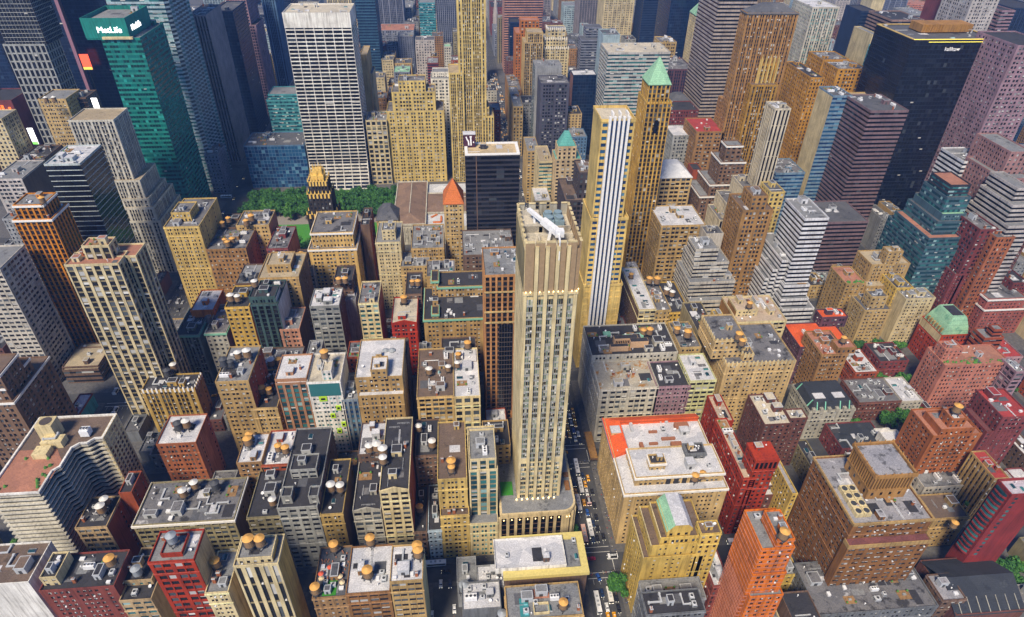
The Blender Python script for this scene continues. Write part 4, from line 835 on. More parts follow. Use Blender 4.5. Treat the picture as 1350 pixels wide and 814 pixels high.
 {'s':'black square-roofed loft','d':'white parapet and two orange tanks','T':[[-13.9,8.9,320.0,346.1,48.1]],'sty':'P','w':'umber','rf':'dark','g':'d','side':'S1','tk':[[3.4,332.4,48.1,'o'],[-2.9,322.6,48.1,'o']],'hv':3,'sidew':'brickred'},
 {'s':'small arched-roof addition','d':'white rimmed arch beside the black roof','T':[[-29.3,-21.2,335.0,349.0,42.4]],'sty':'N','w':'grey','rf':'slate','g':'d','side':'N','tk':[],'hv':2},
 {'s':'pink granite office tower','d':'tall black glass bay and grey roof plant','T':[[14.3,41.9,315.0,347.0,117.3]],'sty':'V4','w':'copper2','rf':'grey','g':'k','side':'V4','tk':[],'hv':6,'slot':1},
 {'s':'brown two-tier office','d':'teal roof units on a terracotta deck','T':[[-283.4,-258.9,372.0,402.0,13.0],[-284.1,-259.2,374.0,396.0,14.0]],'sty':'R','w':'umber','rf':'tanroof','g':'d','side':'R','tk':[],'hv':2},
 {'s':'green-corniced loft','d':'people under a blue awning on its roof','T':[[-194.5,-178.9,364.0,396.0,45.7]],'sty':'V','w':'sage','rf':'dark','g':'d','side':'N','tk':[],'hv':3,'cornice':'verd'},
 {'s':'slate grey loft','d':'green cornice,dark tank in a white corner','T':[[-174.7,-160.7,364.0,398.0,46.6]],'sty':'P','w':'stone2','rf':'mix','g':'d','side':'N','tk':[[-174.0,374.9,46.6,'d']],'hv':3,'sidew':'dgrey','cornice':'verd'},
 {'s':'mustard slab loft','d':'twin white tanks on a dark roof','T':[[-156.6,-140.9,364.0,390.0,67.4]],'sty':'P','w':'mustard2','rf':'dark','g':'d','side':'N','tk':[[-152.9,369.2,67.4,'w'],[-148.6,369.0,67.4,'w']],'hv':3,'sidew':'brickred'},
 {'s':'dark teal and red loft','d':'white flank and crowded roof terrace','T':[[-139.8,-122.1,364.0,394.0,68.6],[-140.5,-123.1,366.4,380.4,73.2]],'sty':'V3','w':'darkteal','rf':'dark','g':'k','side':'N','tk':[[-138.1,377.0,73.2,'w']],'hv':3,'sidew':'white'},
 {'s':'little pink loft','d':'arched windows and grey roof','T':[[-124.7,-111.5,364.0,390.0,47.1]],'sty':'P','w':'pink','rf':'grey','g':'d','side':'N','tk':[],'hv':3,'sidew':'umber'},
 {'s':'tall grey loft','d':'cluttered white roof with ducts','T':[[-101.7,-82.0,364.0,385.3,65.6]],'sty':'L','w':'stone3','rf':'white','g':'d','side':'S1','tk':[],'hv':9,'sidew':'umber'},
 {'s':'sunken grey infill','d':'grey stepped roofs in the gap','T':[[-82.6,-75.2,388.0,406.0,53.0]],'sty':'N','w':'grey','rf':'grey','g':'d','side':'N','tk':[],'hv':3},
 {'s':'cream-edged green loft','d':'white roof porch and brick flank','T':[[-69.2,-55.7,364.0,391.1,66.6]],'sty':'L','w':'cream2','rf':'mix','g':'t','side':'N','tk':[],'hv':4,'sidew':'brickred'},
 {'s':'scarlet gabled walk-up','d':'red stepped gable facing the street','T':[[-48.7,-31.0,364.0,396.0,48.7]],'sty':'P','w':'scarlet2','rf':'cream','g':'d','side':'N','tk':[[-40.7,386.4,48.7,'o']],'hv':2,'ped':1},
 {'s':'long department store','d':'verdigris cornice and cluttered upper roofs','T':[[-26.2,49.5,364.0,404.0,50.8],[-20.5,-15.7,366.4,376.4,53.7],[-16.6,47.9,392.0,412.0,59.0],[-20.9,-15.3,394.5,408.5,62.8]],'sty':'P','w':'tan3','rf':'dark','g':'d','side':'P','tk':[],'hv':12,'cornice':'verd'},
 {'s':'orange brick corner loft','d':'orange flank wall,white roof','T':[[-189.4,-173.9,385.2,411.2,51.0]],'sty':'N','w':'orange2','rf':'white','g':'d','side':'S1','tk':[],'hv':3},
 {'s':'brown dormered loft','d':'dark tanks before its stepped rear','T':[[-157.3,-132.8,394.0,420.0,66.4]],'sty':'N','w':'umber','rf':'grey','g':'d','side':'N','tk':[[-152.8,398.1,66.4,'d'],[-145.5,393.7,66.4,'d']],'hv':4},
 {'s':'tan setback loft','d':'blank tan bulkhead above its terrace','T':[[-142.1,-113.9,396.0,430.0,69.1],[-136.9,-119.8,404.0,422.0,74.8]],'sty':'P','w':'tan','rf':'tanroof','g':'d','side':'S1','tk':[],'hv':2,'sidew':'umber'},
 {'s':'squat brown loft','d':'twin orange tanks on its roof','T':[[-90.0,-76.8,394.0,416.0,65.1]],'sty':'P','w':'umber','rf':'dark','g':'d','side':'P','tk':[[-85.0,389.9,65.1,'o'],[-80.6,390.1,65.1,'o']],'hv':3},
 {'s':'grey curve-roofed flats','d':'black quadrant roof and white windows','T':[[-123.6,-114.5,441.0,477.0,47.5]],'sty':'P','w':'stone','rf':'dark','g':'d','side':'P','tk':[],'hv':1},
 {'s':'golden garment tower','d':'white ledges and a tan roof house','T':[[-218.3,-192.7,446.0,494.0,85.0],[-214.5,-200.6,456.0,474.0,91.6]],'sty':'P3','w':'gold2','rf':'mix','g':'d','side':'S1','tk':[],'hv':4},
 {'s':'brown u-shaped loft','d':'white corner roofs round a recess','T':[[-192.5,-162.7,445.0,485.0,65.3]],'sty':'P','w':'brown3','rf':'mix','g':'d','side':'S1','tk':[[-179.2,451.6,65.3,'o'],[-175.6,446.6,65.3,'o'],[-173.4,451.2,65.3,'o']],'hv':4,'sidew':'brownred'},
 {'s':'dark loft with drum tanks','d':'row of orange-topped tanks along its roof','T':[[-193.5,-176.6,478.0,502.0,66.2]],'sty':'P','w':'umber','rf':'dark','g':'d','side':'P','tk':[[-187.4,476.4,66.2,'o'],[-184.7,484.1,66.2,'o']],'hv':3},
 {'s':'ochre loft by the park','d':'two dark shafts and a salmon flank','T':[[-177.1,-151.6,476.0,502.0,68.7]],'sty':'P','w':'ochre','rf':'mix','g':'d','side':'N','tk':[[-167.5,473.1,68.7,'o'],[-165.0,479.9,68.7,'o']],'hv':5,'sidew':'salmon'},
 {'s':'maroon small loft','d':'pale roof with a maroon front','T':[[-149.8,-133.5,452.0,488.0,60.4]],'sty':'P','w':'maroon','rf':'mix','g':'d','side':'N','tk':[],'hv':5,'sidew':'salmon'},
 {'s':'cone tank stub','d':'single round tank on a dark base','T':[[-127.6,-120.6,445.0,459.0,54.9]],'sty':'N','w':'umber','rf':'dark','g':'d','side':'N','tk':[[-122.2,443.9,54.9,'o']],'hv':0},
 {'s':'palatial tan club tower','d':'arched top storey and roof terrace','T':[[-117.0,-80.1,448.0,492.0,61.0],[-114.1,-81.9,452.0,488.0,73.2]],'sty':'P3','w':'palace','rf':'mix','g':'d','side':'S1','tk':[],'hv':7,'cornice':'cream'},
 {'s':'thin brick flats','d':'dark slab with a red edge','T':[[-78.0,-71.0,470.0,500.0,69.5]],'sty':'N','w':'umber','rf':'dark','g':'d','side':'S1','tk':[],'hv':2,'sidew':'brickred'},
 {'s':'cream studio tower','d':'stepped cream top with a pale roof box','T':[[-65.2,-45.6,450.0,484.0,64.2],[-60.0,-49.3,455.0,469.0,72.3]],'sty':'P','w':'cream4','rf':'grey','g':'d','side':'S1','tk':[],'hv':2},
 {'s':'gabled tan flats','d':'steep grey hipped roof','T':[[-66.9,-49.4,484.0,504.0,66.7]],'sty':'P','w':'tan2','rf':'slate','g':'d','side':'P','tk':[],'hv':0,'hip':9},
 {'s':'low court building','d':'white fan units in rows on its roof','T':[[-38.2,-11.8,455.0,495.0,54.8]],'sty':'P','w':'tan','rf':'grey','g':'d','side':'P','tk':[],'hv':9},
 {'s':'orange-roofed turret flats','d':'steep orange tile pyramid roof','T':[[-10.8,5.2,475.0,499.0,84.3]],'sty':'P','w':'tan2','rf':'terraor','g':'d','side':'P','tk':[],'hv':0,'hip':17},
 {'s':'dark brown bank tower','d':'black glass slab with a white rimmed roof','T':[[7.7,50.6,479.0,504.2,123.2]],'sty':'R2','w':'nearblk','rf':'sand','g':'k','side':'R2','tk':[],'hv':3,'banksign':1},
 {'s':'low plant roof','d':'grey cooling units before the bank tower','T':[[3.1,43.4,430.0,470.0,62.0]],'sty':'P','w':'umber','rf':'grey','g':'d','side':'P','tk':[],'hv':9},
 {'s':'stepped rear roofs','d':'white and black stepped roofs behind the store','T':[[-25.0,-3.1,410.0,434.0,56.5]],'sty':'P','w':'tan','rf':'mix','g':'d','side':'P','tk':[],'hv':5},
 {'s':'small twin-tank loft','d':'teal dome and two orange tanks','T':[[-40.3,-28.4,394.0,424.0,52.1]],'sty':'P','w':'umber','rf':'dark','g':'d','side':'P','tk':[[-35.1,404.0,52.1,'o'],[-31.0,403.1,52.1,'o']],'hv':3},
 {'s':'old tan mercantile','d':'patched roof in front of the library','T':[[-46.5,-23.6,440.0,464.0,47.3]],'sty':'P','w':'tan2','rf':'grey','g':'d','side':'P','tk':[],'hv':5},
 {'s':'white grid department block','d':'stained tan roof above white window grid','T':[[83.5,121.0,289.0,316.0,47.3]],'sty':'L','w':'whitestone','rf':'stain','g':'d','side':'P3','tk':[],'hv':6},
 {'s':'mauve stone loft','d':'glass roof ridge and purple attic windows','T':[[119.8,141.6,289.0,313.0,47.2]],'sty':'P','w':'mauve','rf':'dark','g':'d','side':'P','tk':[],'hv':3},
 {'s':'pale lime loft','d':'white roofed corner loft with lime piers','T':[[140.4,157.3,289.0,315.0,50.8]],'sty':'L','w':'lime2','rf':'white','g':'d','side':'L','tk':[],'hv':4},
 {'s':'black-roofed avenue block','d':'black roof round a peach light court','T':[[83.5,140.9,317.0,349.0,51.2]],'sty':'P3','w':'whitestone','rf':'dark','g':'d','side':'P3','tk':[[121.7,335.3,51.2,'o'],[126.1,335.0,51.2,'o']],'hv':10,'court':1},
 {'s':'green shed roofs loft','d':'verdigris sheds and small orange tanks','T':[[142.2,156.5,318.0,346.0,53.8]],'sty':'P','w':'tan2','rf':'mix','g':'d','side':'P','tk':[[143.7,332.1,53.8,'o'],[149.0,326.7,53.8,'o']],'hv':6},
 {'s':'tan stepped church-crowned loft','d':'setback top with white finials','T':[[163.1,208.3,292.9,332.9,60.0],[155.5,176.0,300.0,326.0,73.6],[174.2,181.5,296.0,308.0,64.3]],'sty':'P3','w':'tan4','rf':'mix','g':'d','side':'P3','tk':[[168.9,298.1,73.6,'o'],[169.0,292.8,73.6,'o']],'hv':4,'crown':'cream'},
 {'s':'ochre rear loft','d':'pale grey and orange tanks behind the tan loft','T':[[195.9,221.0,330.0,352.0,41.4]],'sty':'L','w':'mustard','rf':'white','g':'d','side':'L','tk':[[200.3,336.8,41.4,'w'],[200.3,330.0,41.4,'g']],'hv':4},
 {'s':'cream-fronted studio loft','d':'white shed and red terrace furniture','T':[[195.6,232.2,352.0,384.0,46.4],[196.9,213.3,360.0,376.0,51.1]],'sty':'L','w':'cream2','rf':'terrace','g':'d','side':'N','tk':[[206.1,361.2,51.1,'o']],'hv':5,'sidew':'goldbr'},
 {'s':'khaki flat-roofed loft','d':'dark and pale tanks on a grey roof','T':[[158.1,171.7,330.0,366.0,55.7]],'sty':'N','w':'khaki','rf':'dark','g':'d','side':'N','tk':[[163.4,331.6,55.7,'d'],[168.1,332.1,55.7,'w']],'hv':3},
 {'s':'gold narrow loft','d':'blue tarpaulin on its roof','T':[[178.3,185.1,335.0,361.0,51.6]],'sty':'N','w':'gold2','rf':'grey','g':'d','side':'N','tk':[],'hv':3,'tarp':1},
 {'s':'white-roofed brown loft','d':'yellow front and white roof strip','T':[[127.2,139.7,366.0,422.9,50.7]],'sty':'L','w':'cream4','rf':'white','g':'d','side':'P','tk':[],'hv':4,'sidew':'umber'},
 {'s':'rusty sheds loft','d':'rust coloured stacks and orange tanks','T':[[139.5,151.1,366.0,406.0,49.3]],'sty':'P','w':'tan2','rf':'mix','g':'d','side':'P','tk':[[131.0,407.8,49.3,'o'],[143.0,399.1,49.3,'o'],[148.6,398.1,49.3,'o']],'hv':7},
 {'s':'black-roofed yellow loft','d':'pair of white tanks behind its black roof','T':[[150.0,165.2,366.0,406.0,47.0]],'sty':'P','w':'mustard2','rf':'dark','g':'d','side':'P','tk':[[153.3,387.4,47.0,'w'],[156.8,384.5,47.0,'w']],'hv':4},
 {'s':'white slab with setbacks','d':'open concrete crown and ribbon windows','T':[[171.6,200.4,385.0,425.0,42.5],[171.1,207.0,391.0,423.0,55.4],[174.5,202.0,398.0,424.0,68.2],[174.4,192.8,400.0,418.0,78.8]],'sty':'R','w':'stonew','rf':'grey','g':'d','side':'R','tk':[],'hv':2},
 {'s':'cream rear shaft','d':'tall plain cream tower with flat top','T':[[198.0,212.5,440.0,454.0,68.8]],'sty':'N','w':'stonew','rf':'slate','g':'d','side':'N','tk':[],'hv':1},
 {'s':'vermilion-roofed mansard block','d':'vermilion domes and dark plum walls','T':[[237.5,275.6,335.0,363.0,35.0],[262.4,282.6,358.0,368.0,43.0]],'sty':'P','w':'plum','rf':'verm','g':'d','side':'P','tk':[],'hv':1},
 {'s':'brick flats with garden roof','d':'chimney stacks,balconies and roof plants','T':[[240.8,259.3,315.0,341.0,44.7],[251.4,264.7,316.5,325.5,48.7]],'sty':'P','w':'brown3','rf':'terra','g':'d','side':'P','tk':[[256.4,321.1,48.7,'o']],'hv':5},
 {'s':'row of white-roofed houses','d':'patched white roofs,four town houses','T':[[279.6,296.8,325.7,351.7,17.0]],'sty':'P','w':'brickred','rf':'white','g':'d','side':'P','tk':[],'hv':8},
 {'s':'low maroon houses','d':'black roof with white skylight frame','T':[[303.8,326.1,335.8,357.8,17.0]],'sty':'P','w':'maroon','rf':'dark','g':'d','side':'P','tk':[],'hv':6},
 {'s':'mansard mansion','d':'verdigris ribs on a dark mansard','T':[[221.8,252.9,281.8,307.8,26.0]],'sty':'P','w':'stone2','rf':'grey','g':'d','side':'P','tk':[],'hv':5,'mansard':1},
 {'s':'row of brick town houses','d':'black and white roofs over brick fronts','T':[[265.2,295.6,294.7,318.7,18.0]],'sty':'P','w':'brickdk','rf':'mix','g':'d','side':'P','tk':[],'hv':8},
 {'s':'pale stone town house','d':'white roof at the end of the brick row','T':[[295.2,309.8,294.0,318.0,18.0]],'sty':'P','w':'stonew','rf':'white','g':'d','side':'P','tk':[],'hv':4},
 {'s':'slate-roofed mansion','d':'long slate roof with lit skylights','T':[[235.1,266.1,258.9,280.9,15.0]],'sty':'P','w':'maroon','rf':'slate2','g':'d','side':'P','tk':[],'hv':3},
 {'s':'white cube house','d':'plain white boxes beside the slate mansion','T':[[263.9,274.1,255.2,273.2,16.0],[261.0,273.4,258.0,266.0,21.7]],'sty':'N','w':'white','rf':'white','g':'d','side':'N','tk':[],'hv':0},
 {'s':'low glass pavilion','d':'white glassy roofed hall','T':[[265.8,282.5,241.6,257.6,16.0]],'sty':'N','w':'white','rf':'white','g':'d','side':'N','tk':[],'hv':0},
 {'s':'white entry pavilion','d':'sloping white roof beside the hotel temple','T':[[238.3,246.5,247.1,261.1,12.0]],'sty':'N','w':'white','rf':'white','g':'d','side':'N','tk':[],'hv':0},
 {'s':'museum annex','d':'pale grey roofs with a round white vent','T':[[268.2,308.1,225.3,255.3,16.0]],'sty':'P','w':'stonew','rf':'grey','g':'d','side':'P','tk':[],'hv':4},
 {'s':'rust brick apartment house','d':'orange terrace fence and chimney block','T':[[267.3,297.1,236.0,258.0,48.3],[270.9,292.0,237.0,252.0,52.3],[276.2,286.2,239.2,247.2,58.3]],'sty':'P2','w':'rust2','rf':'terra','g':'d','side':'P2','tk':[[280.2,243.1,58.3,'o']],'hv':3},
 {'s':'maroon twin-roofed flats','d':'red deck and pale parapet edges','T':[[316.3,334.7,245.7,269.7,50.0]],'sty':'P2','w':'maroon','rf':'red','g':'d','side':'P2','tk':[],'hv':3},
 {'s':'maroon lower wing','d':'narrow ledge below the twin roofs','T':[[312.0,328.5,245.8,265.8,38.0]],'sty':'P2','w':'maroon','rf':'maroonroof','g':'d','side':'P2','tk':[],'hv':1},
 {'s':'tan slotted flats','d':'narrow slot windows on a tan wall','T':[[292.1,300.8,212.1,232.1,38.0]],'sty':'V','w':'tan','rf':'red','g':'d','side':'V','tk':[],'hv':1},
 {'s':'salmon brick slab','d':'long pink slab with a leafy roof garden','T':[[322.4,369.6,303.0,323.0,40.5],[324.0,337.0,310.2,319.2,48.5]],'sty':'P2','w':'salmon2','rf':'terra','g':'d','side':'P2','tk':[],'hv':2,'garden':1},
 {'s':'brick tower with mint mansard','d':'copper green mansard over red brick','T':[[352.0,375.5,346.0,370.0,31.1]],'sty':'P3','w':'brickred2','rf':'grey','g':'d','side':'P3','tk':[],'hv':0,'mint':1},
 {'s':'white-striped brick tower','d':'white flue wall and white balconies','T':[[370.5,384.9,330.0,342.0,40.1],[376.1,383.4,331.7,337.7,46.1]],'sty':'R','w':'brickred','rf':'grey','g':'d','side':'R','tk':[],'hv':1},
 {'s':'tan stepped apartment tower','d':'white framed roof well','T':[[303.4,324.5,370.0,390.0,38.7],[307.0,320.2,373.2,382.2,48.7]],'sty':'P2','w':'tan2','rf':'slate','g':'d','side':'P2','tk':[],'hv':1},
 {'s':'cream apartment slab','d':'plain cream flank and colonnaded front','T':[[338.0,361.9,376.0,390.0,43.5]],'sty':'P2','w':'cream4','rf':'grey','g':'d','side':'N','tk':[],'hv':5},
 {'s':'yellow twin-wing flats','d':'pergola roof behind the cream slab','T':[[336.5,350.5,388.0,408.0,45.5]],'sty':'P2','w':'yellow','rf':'mix','g':'d','side':'P2','tk':[],'hv':5},
 {'s':'tan terraced hotel','d':'stepped tan crown with terrace gardens','T':[[321.0,356.6,400.0,430.0,39.5],[324.7,357.1,408.3,430.3,54.5],[335.0,347.9,409.2,417.2,65.5]],'sty':'P2','w':'tan','rf':'tanroof','g':'d','side':'P2','tk':[],'hv':1},
 {'s':'tan hotel low wing','d':'green roof garden and pink deck','T':[[304.8,321.3,402.0,428.0,41.4]],'sty':'P2','w':'tan','rf':'terra','g':'d','side':'P2','tk':[],'hv':1,'garden':1},
 {'s':'brick apartment palace','d':'white chimneyed penthouse over a pale cornice','T':[[414.5,451.9,382.0,421.8,25.9],[414.1,447.2,383.1,407.1,34.9]],'sty':'P2','w':'rosebrick','rf':'mix','g':'d','side':'P2','tk':[[432.9,417.1,25.9,'o']],'hv':9,'cornice':'cream'},
 {'s':'maroon hotel rear block','d':'pale crusted roof behind the palace','T':[[391.8,409.5,400.0,422.6,48.2]],'sty':'P2','w':'maroon','rf':'mix','g':'d','side':'P2','tk':[],'hv':9},
 {'s':'dim brick flats','d':'dark red slab at the right edge','T':[[441.0,454.6,395.0,425.0,41.1]],'sty':'P2','w':'maroon2','rf':'dark','g':'d','side':'P2','tk':[],'hv':3},
 {'s':'mauve gabled houses','d':'mauve stone fronts near the right edge','T':[[387.6,402.6,324.6,346.6,26.0]],'sty':'P','w':'mauve2','rf':'red','g':'d','side':'P','tk':[],'hv':3},
 {'s':'white arched flats','d':'white window surrounds on a grey wall','T':[[364.2,371.3,292.0,306.0,42.0]],'sty':'L','w':'mauve','rf':'grey','g':'d','side':'L','tk':[],'hv':2},
 {'s':'red vaulted walk-up','d':'tall red brick tower with open belfry','T':[[145.9,152.9,214.0,258.0,49.1],[149.6,161.8,214.0,226.0,62.5]],'sty':'P3','w':'brickred3','rf':'terrace','g':'d','side':'P3','tk':[],'hv':5,'belfry':1},
 {'s':'red brick chapel tower','d':'long red flank with blue roof seats','T':[[149.0,157.6,258.0,280.0,46.6]],'sty':'N','w':'brickred3','rf':'terrace','g':'d','side':'P3','tk':[],'hv':2},
 {'s':'brown flats round a yellow court','d':'white roof terrace,yellow inner court','T':[[177.8,194.5,258.0,284.0,41.6],[194.2,205.5,260.4,268.4,43.0]],'sty':'P2','w':'dbrick','rf':'cream','g':'d','side':'P2','tk':[],'hv':6},
 {'s':'yellow court wing','d':'ivy on its yellow inner wall','T':[[173.1,176.3,209.0,239.0,40.0]],'sty':'P2','w':'yellow','rf':'patch','g':'d','side':'P2','tk':[],'hv':6},
 {'s':'snow-roofed low block','d':'white roof with black fan frames','T':[[167.6,185.8,222.6,248.6,22.0]],'sty':'P','w':'dbrick','rf':'white','g':'d','side':'P','tk':[],'hv':6},
 {'s':'white apartment tower','d':'pale piers,terracotta roof terrace and penthouse','T':[[-221.8,-192.5,330.0,344.0,124.3],[-212.5,-197.5,336.5,346,132.5],[-221,-186.2,338.5,353,124.0]],'sty':'V3','w':'cream4','rf':'terra','g':'d','side':'V3','tk':[],'hv':2,'ninto':1},
 {'s':'orange brick office tower','d':'notched crown ringed with a white cornice','T':[[-293.9,-269.6,409.0,432.1,113.2],[-291.4,-272.4,411.4,429.4,122.6]],'sty':'V4','w':'orange3','rf':'grey','g':'k','side':'V4','tk':[[-270.9,410.5,122.6,'o']],'hv':4,'cornice':'white'},
 {'s':'dark glass tower with pale stripes','d':'thin white bands across black glass','T':[[-286.7,-262.7,452.0,487.0,133.7]],'sty':'R3','w':'stripe','rf':'white','g':'k','side':'R3','tk':[],'hv':5},
 {'s':'white stepped office tower','d':'five stepped tiers with fine white ribs','T':[[-291.0,-255.0,519.0,571.0,52.6],[-290.3,-257.3,521.0,569.0,64.5],[-291.7,-260.6,524.0,566.0,71.3],[-301.2,-263.8,527.0,563.0,86.6],[-305.1,-269.8,531.0,559.0,137.0]],'sty':'V','w':'whitestone','rf':'tan','g':'d','side':'V','tk':[],'hv':0},
 {'s':'whitish gridded tower','d':'pale grid of square windows at the left edge','T':[[-309.7,-289.2,372.0,402.0,98.0]],'sty':'L','w':'stonew','rf':'grey','g':'d','side':'L','tk':[],'hv':0},
 {'s':'brown stepped brick loft','d':'zigzag white ledges round dark brown tiers','T':[[-282.5,-254.5,289.0,329.0,60.2],[-279.5,-256.3,290.9,316.9,69.2],[-274.7,-254.7,290.5,308.5,79.2]],'sty':'Q','w':'umber2','rf':'brown','g':'d','side':'Q','tk':[],'hv':0,'cornice':'cream2'},
 {'s':'brown brick warehouse','d':'orange flank and two tanks on a black roof','T':[[-311.0,-298.0,386.0,408.3,26.9]],'sty':'P','w':'umber','rf':'dark','g':'d','side':'S1','tk':[[-308.4,407.9,26.9,'o'],[-302.5,407.5,26.9,'g']],'hv':3,'sidew':'goldbr'},
 {'s':'black glass low block','d':'dim glass roofs behind the orange tower','T':[[-340.2,-323.3,452.0,488.0,25.8]],'sty':'R','w':'nearblk','rf':'dark','g':'k','side':'R','tk':[],'hv':4},
 {'s':'slate box behind the orange tower','d':'grey flank with small square openings','T':[[-344.8,-336.6,470.0,500.0,83.3]],'sty':'P','w':'grey','rf':'grey','g':'d','side':'P','tk':[],'hv':1},
 {'s':'pale loft at the left margin','d':'white piers and dark cornice','T':[[-393.0,-368.4,545.0,585.0,82.6]],'sty':'L','w':'mauvew','rf':'grey','g':'d','side':'N','tk':[],'hv':3,'sidew':'umber'},
 {'s':'brown box with air handlers','d':'blank brown cube crowded with machines','T':[[-404.2,-381.5,600.0,640.0,75.5]],'sty':'N','w':'umber','rf':'dark','g':'d','side':'N','tk':[],'hv':10},
 {'s':'cream slab at the left margin','d':'narrow cream slab with small windows','T':[[-432.6,-412.9,620.0,646.0,108.6]],'sty':'Q','w':'cream4','rf':'grey','g':'d','side':'Q','tk':[],'hv':0},
 {'s':'maroon low theatre block','d':'red brick with glowing orange louvres','T':[[-472.4,-442.2,690.0,730.0,103.3]],'sty':'N','w':'maroon2','rf':'dark','g':'d','side':'N','tk':[],'hv':0,'glow':1},
 {'s':'pale-gridded glass tower','d':'white stone grid below a dark glass upper shaft','T':[[-434.2,-395.5,700.0,728.5,154.3],[-431.5,-394.1,701.0,737.0,285.0]],'sty':'L3','w':'stone','rf':'dark','g':'k','side':'L3','tk':[],'hv':0,'sty2':'C'},
 {'s':'tan hotel with round silos','d':'cream edge strip and white tank drums','T':[[-386.5,-361.8,640.0,670.0,119.7]],'sty':'P','w':'tan2','rf':'grey','g':'d','side':'P','tk':[[-372.0,628.0,119.7,'w'],[-364.8,627.7,119.7,'w']],'hv':0},
 {'s':'bronze glass annex','d':'faceted brown glass box','T':[[-373.6,-354.0,660.0,684.0,114.5]],'sty':'C','w':'umber','rf':'dark','g':'k','side':'C','tk':[],'hv':1},
 {'s':'dark tower with cyan lights','d':'navy glass speckled with bright windows','T':[[-402.1,-358.8,770.0,830.0,230.0]],'sty':'C','w':'navy','rf':'dark','g':'n','side':'C','tk':[],'hv':0},
 {'s':'slim sign-lit tower','d':'narrow navy shaft with a rosy sign band','T':[[-428.7,-416.1,790.0,830.0,235.0]],'sty':'C','w':'navy','rf':'dark','g':'n','side':'C','tk':[],'hv':0,'signband':1},
 {'s':'navy tower in the far corner','d':'deep blue glass at the upper left','T':[[-565.0,-516.8,830.0,890.0,200.0]],'sty':'C','w':'navy','rf':'dark','g':'n','side':'C','tk':[],'hv':0},
 {'s':'sawtooth glass tower','d':'pale folded bands of glass and steel','T':[[-320.3,-268.6,690.0,752.0,300.0]],'sty':'R','w':'ice','rf':'grey','g':'t','side':'R','tk':[],'hv':0,'saw':1},
 {'s':'emerald office tower','d':'glowing white lettering on a green crown','T':[[-292.3,-260.9,600.0,656.2,182.7],[-303.9,-268.9,600.6,650.6,195.9]],'sty':'E','w':'emerald','rf':'grey','g':'e','side':'E','tk':[],'hv':3,'metsign':1},
 {'s':'grey stone tower with black piers','d':'plain grey flank,black slotted front','T':[[-279.4,-260.0,770.0,826.0,166.2]],'sty':'V2','w':'taupe','rf':'mix','g':'k','side':'N','tk':[],'hv':4},
 {'s':'black glass tower by grey flank','d':'featureless navy slab with a low roof box','T':[[-276.8,-255.2,850.0,906.0,154.9]],'sty':'C','w':'navy','rf':'slate','g':'n','side':'C','tk':[],'hv':1},
 {'s':'mauve gridded skyscraper','d':'dusty pink grid over dark glass','T':[[-280.8,-262.2,940.0,990.0,162.5],[-279.8,-254.9,935.0,975.0,120.6]],'sty':'Q','w':'mauve','rf':'dark','g':'n','side':'Q','tk':[],'hv':0,'ninto':1},
 {'s':'blue ribbed skyscraper','d':'steel blue shaft of fine vertical ribs','T':[[-261.4,-242.4,1010.0,1060.0,150.7]],'sty':'V','w':'steel','rf':'dark','g':'n','side':'V','tk':[],'hv':0},
 {'s':'navy slab behind the ribs','d':'dark slab between blue shaft and white grid','T':[[-261.3,-238.4,1090.0,1140.0,135.0]],'sty':'R','w':'navy','rf':'dark','g':'n','side':'R','tk':[],'hv':0},
 {'s':'teal mid-rise','d':'aqua banded block under a grey plant floor','T':[[-215.3,-173.7,770.0,810.0,74.7],[-213.2,-174.1,772.4,802.4,80.4]],'sty':'E','w':'tealw','rf':'grey','g':'t','side':'N','tk':[],'hv':0},
 {'s':'cobalt glass box','d':'royal blue glass cube facing the park','T':[[-228.3,-164.1,694.0,734.0,49.7]],'sty':'C2','w':'steel','rf':'slate','g':'b','side':'C2','tk':[],'hv':8},
 {'s':'white grid skyscraper','d':'broad white concrete grid with black windows','T':[[-161.6,-97.4,692.0,736.0,183.8]],'sty':'G','w':'whitegrid','rf':'cream','g':'k','side':'G','tk':[],'hv':4,'flare':1},
 {'s':'navy woven-glass tower','d':'dark faceted tower with glinting panels','T':[[-132.5,-104.6,1010.0,1060.0,144.5]],'sty':'E','w':'steelb','rf':'dark','g':'n','side':'E','tk':[],'hv':0},
 {'s':'tan slab behind the white grid','d':'narrow tan flank beside the grid tower','T':[[-103.3,-95.5,775.0,815.0,123.0]],'sty':'N','w':'tan2','rf':'tan','g':'d','side':'N','tk':[],'hv':0},
 {'s':'cream flank slab','d':'plain cream edge beyond the tan slab','T':[[-99.1,-92.3,785.0,815.0,99.1]],'sty':'N','w':'cream4','rf':'grey','g':'d','side':'N','tk':[],'hv':0},
 {'s':'grey midtown slab','d':'dim grey tower with fine vertical windows','T':[[-130.0,-80.9,1250.0,1300.0,99.4]],'sty':'V','w':'greyp','rf':'dark','g':'n','side':'V','tk':[],'hv':0},
 {'s':'grey slab neighbour','d':'companion slab of fine grey ribs','T':[[-23.8,12.0,1260.0,1310.0,97.6]],'sty':'V','w':'greyp','rf':'dark','g':'n','side':'V','tk':[],'hv':0},
 {'s':'grey hotel base','d':'broad grey block below the dim slab','T':[[-124.4,-61.6,1180.0,1230.0,58.9]],'sty':'Q','w':'greyp','rf':'terra','g':'d','side':'Q','tk':[],'hv':2},
 {'s':'aqua glass slab','d':'bright aqua glass between grey towers','T':[[-50.2,-23.7,1160.0,1190.0,105.6]],'sty':'E','w':'tealw','rf':'grey','g':'t','side':'E','tk':[],'hv':0},
 {'s':'white ornate block','d':'pale turreted block among low roofs','T':[[-51.9,-24.1,1010.0,1034.0,83.0]],'sty':'Q','w':'mauvew','rf':'slate','g':'d','side':'Q','tk':[],'hv':1},
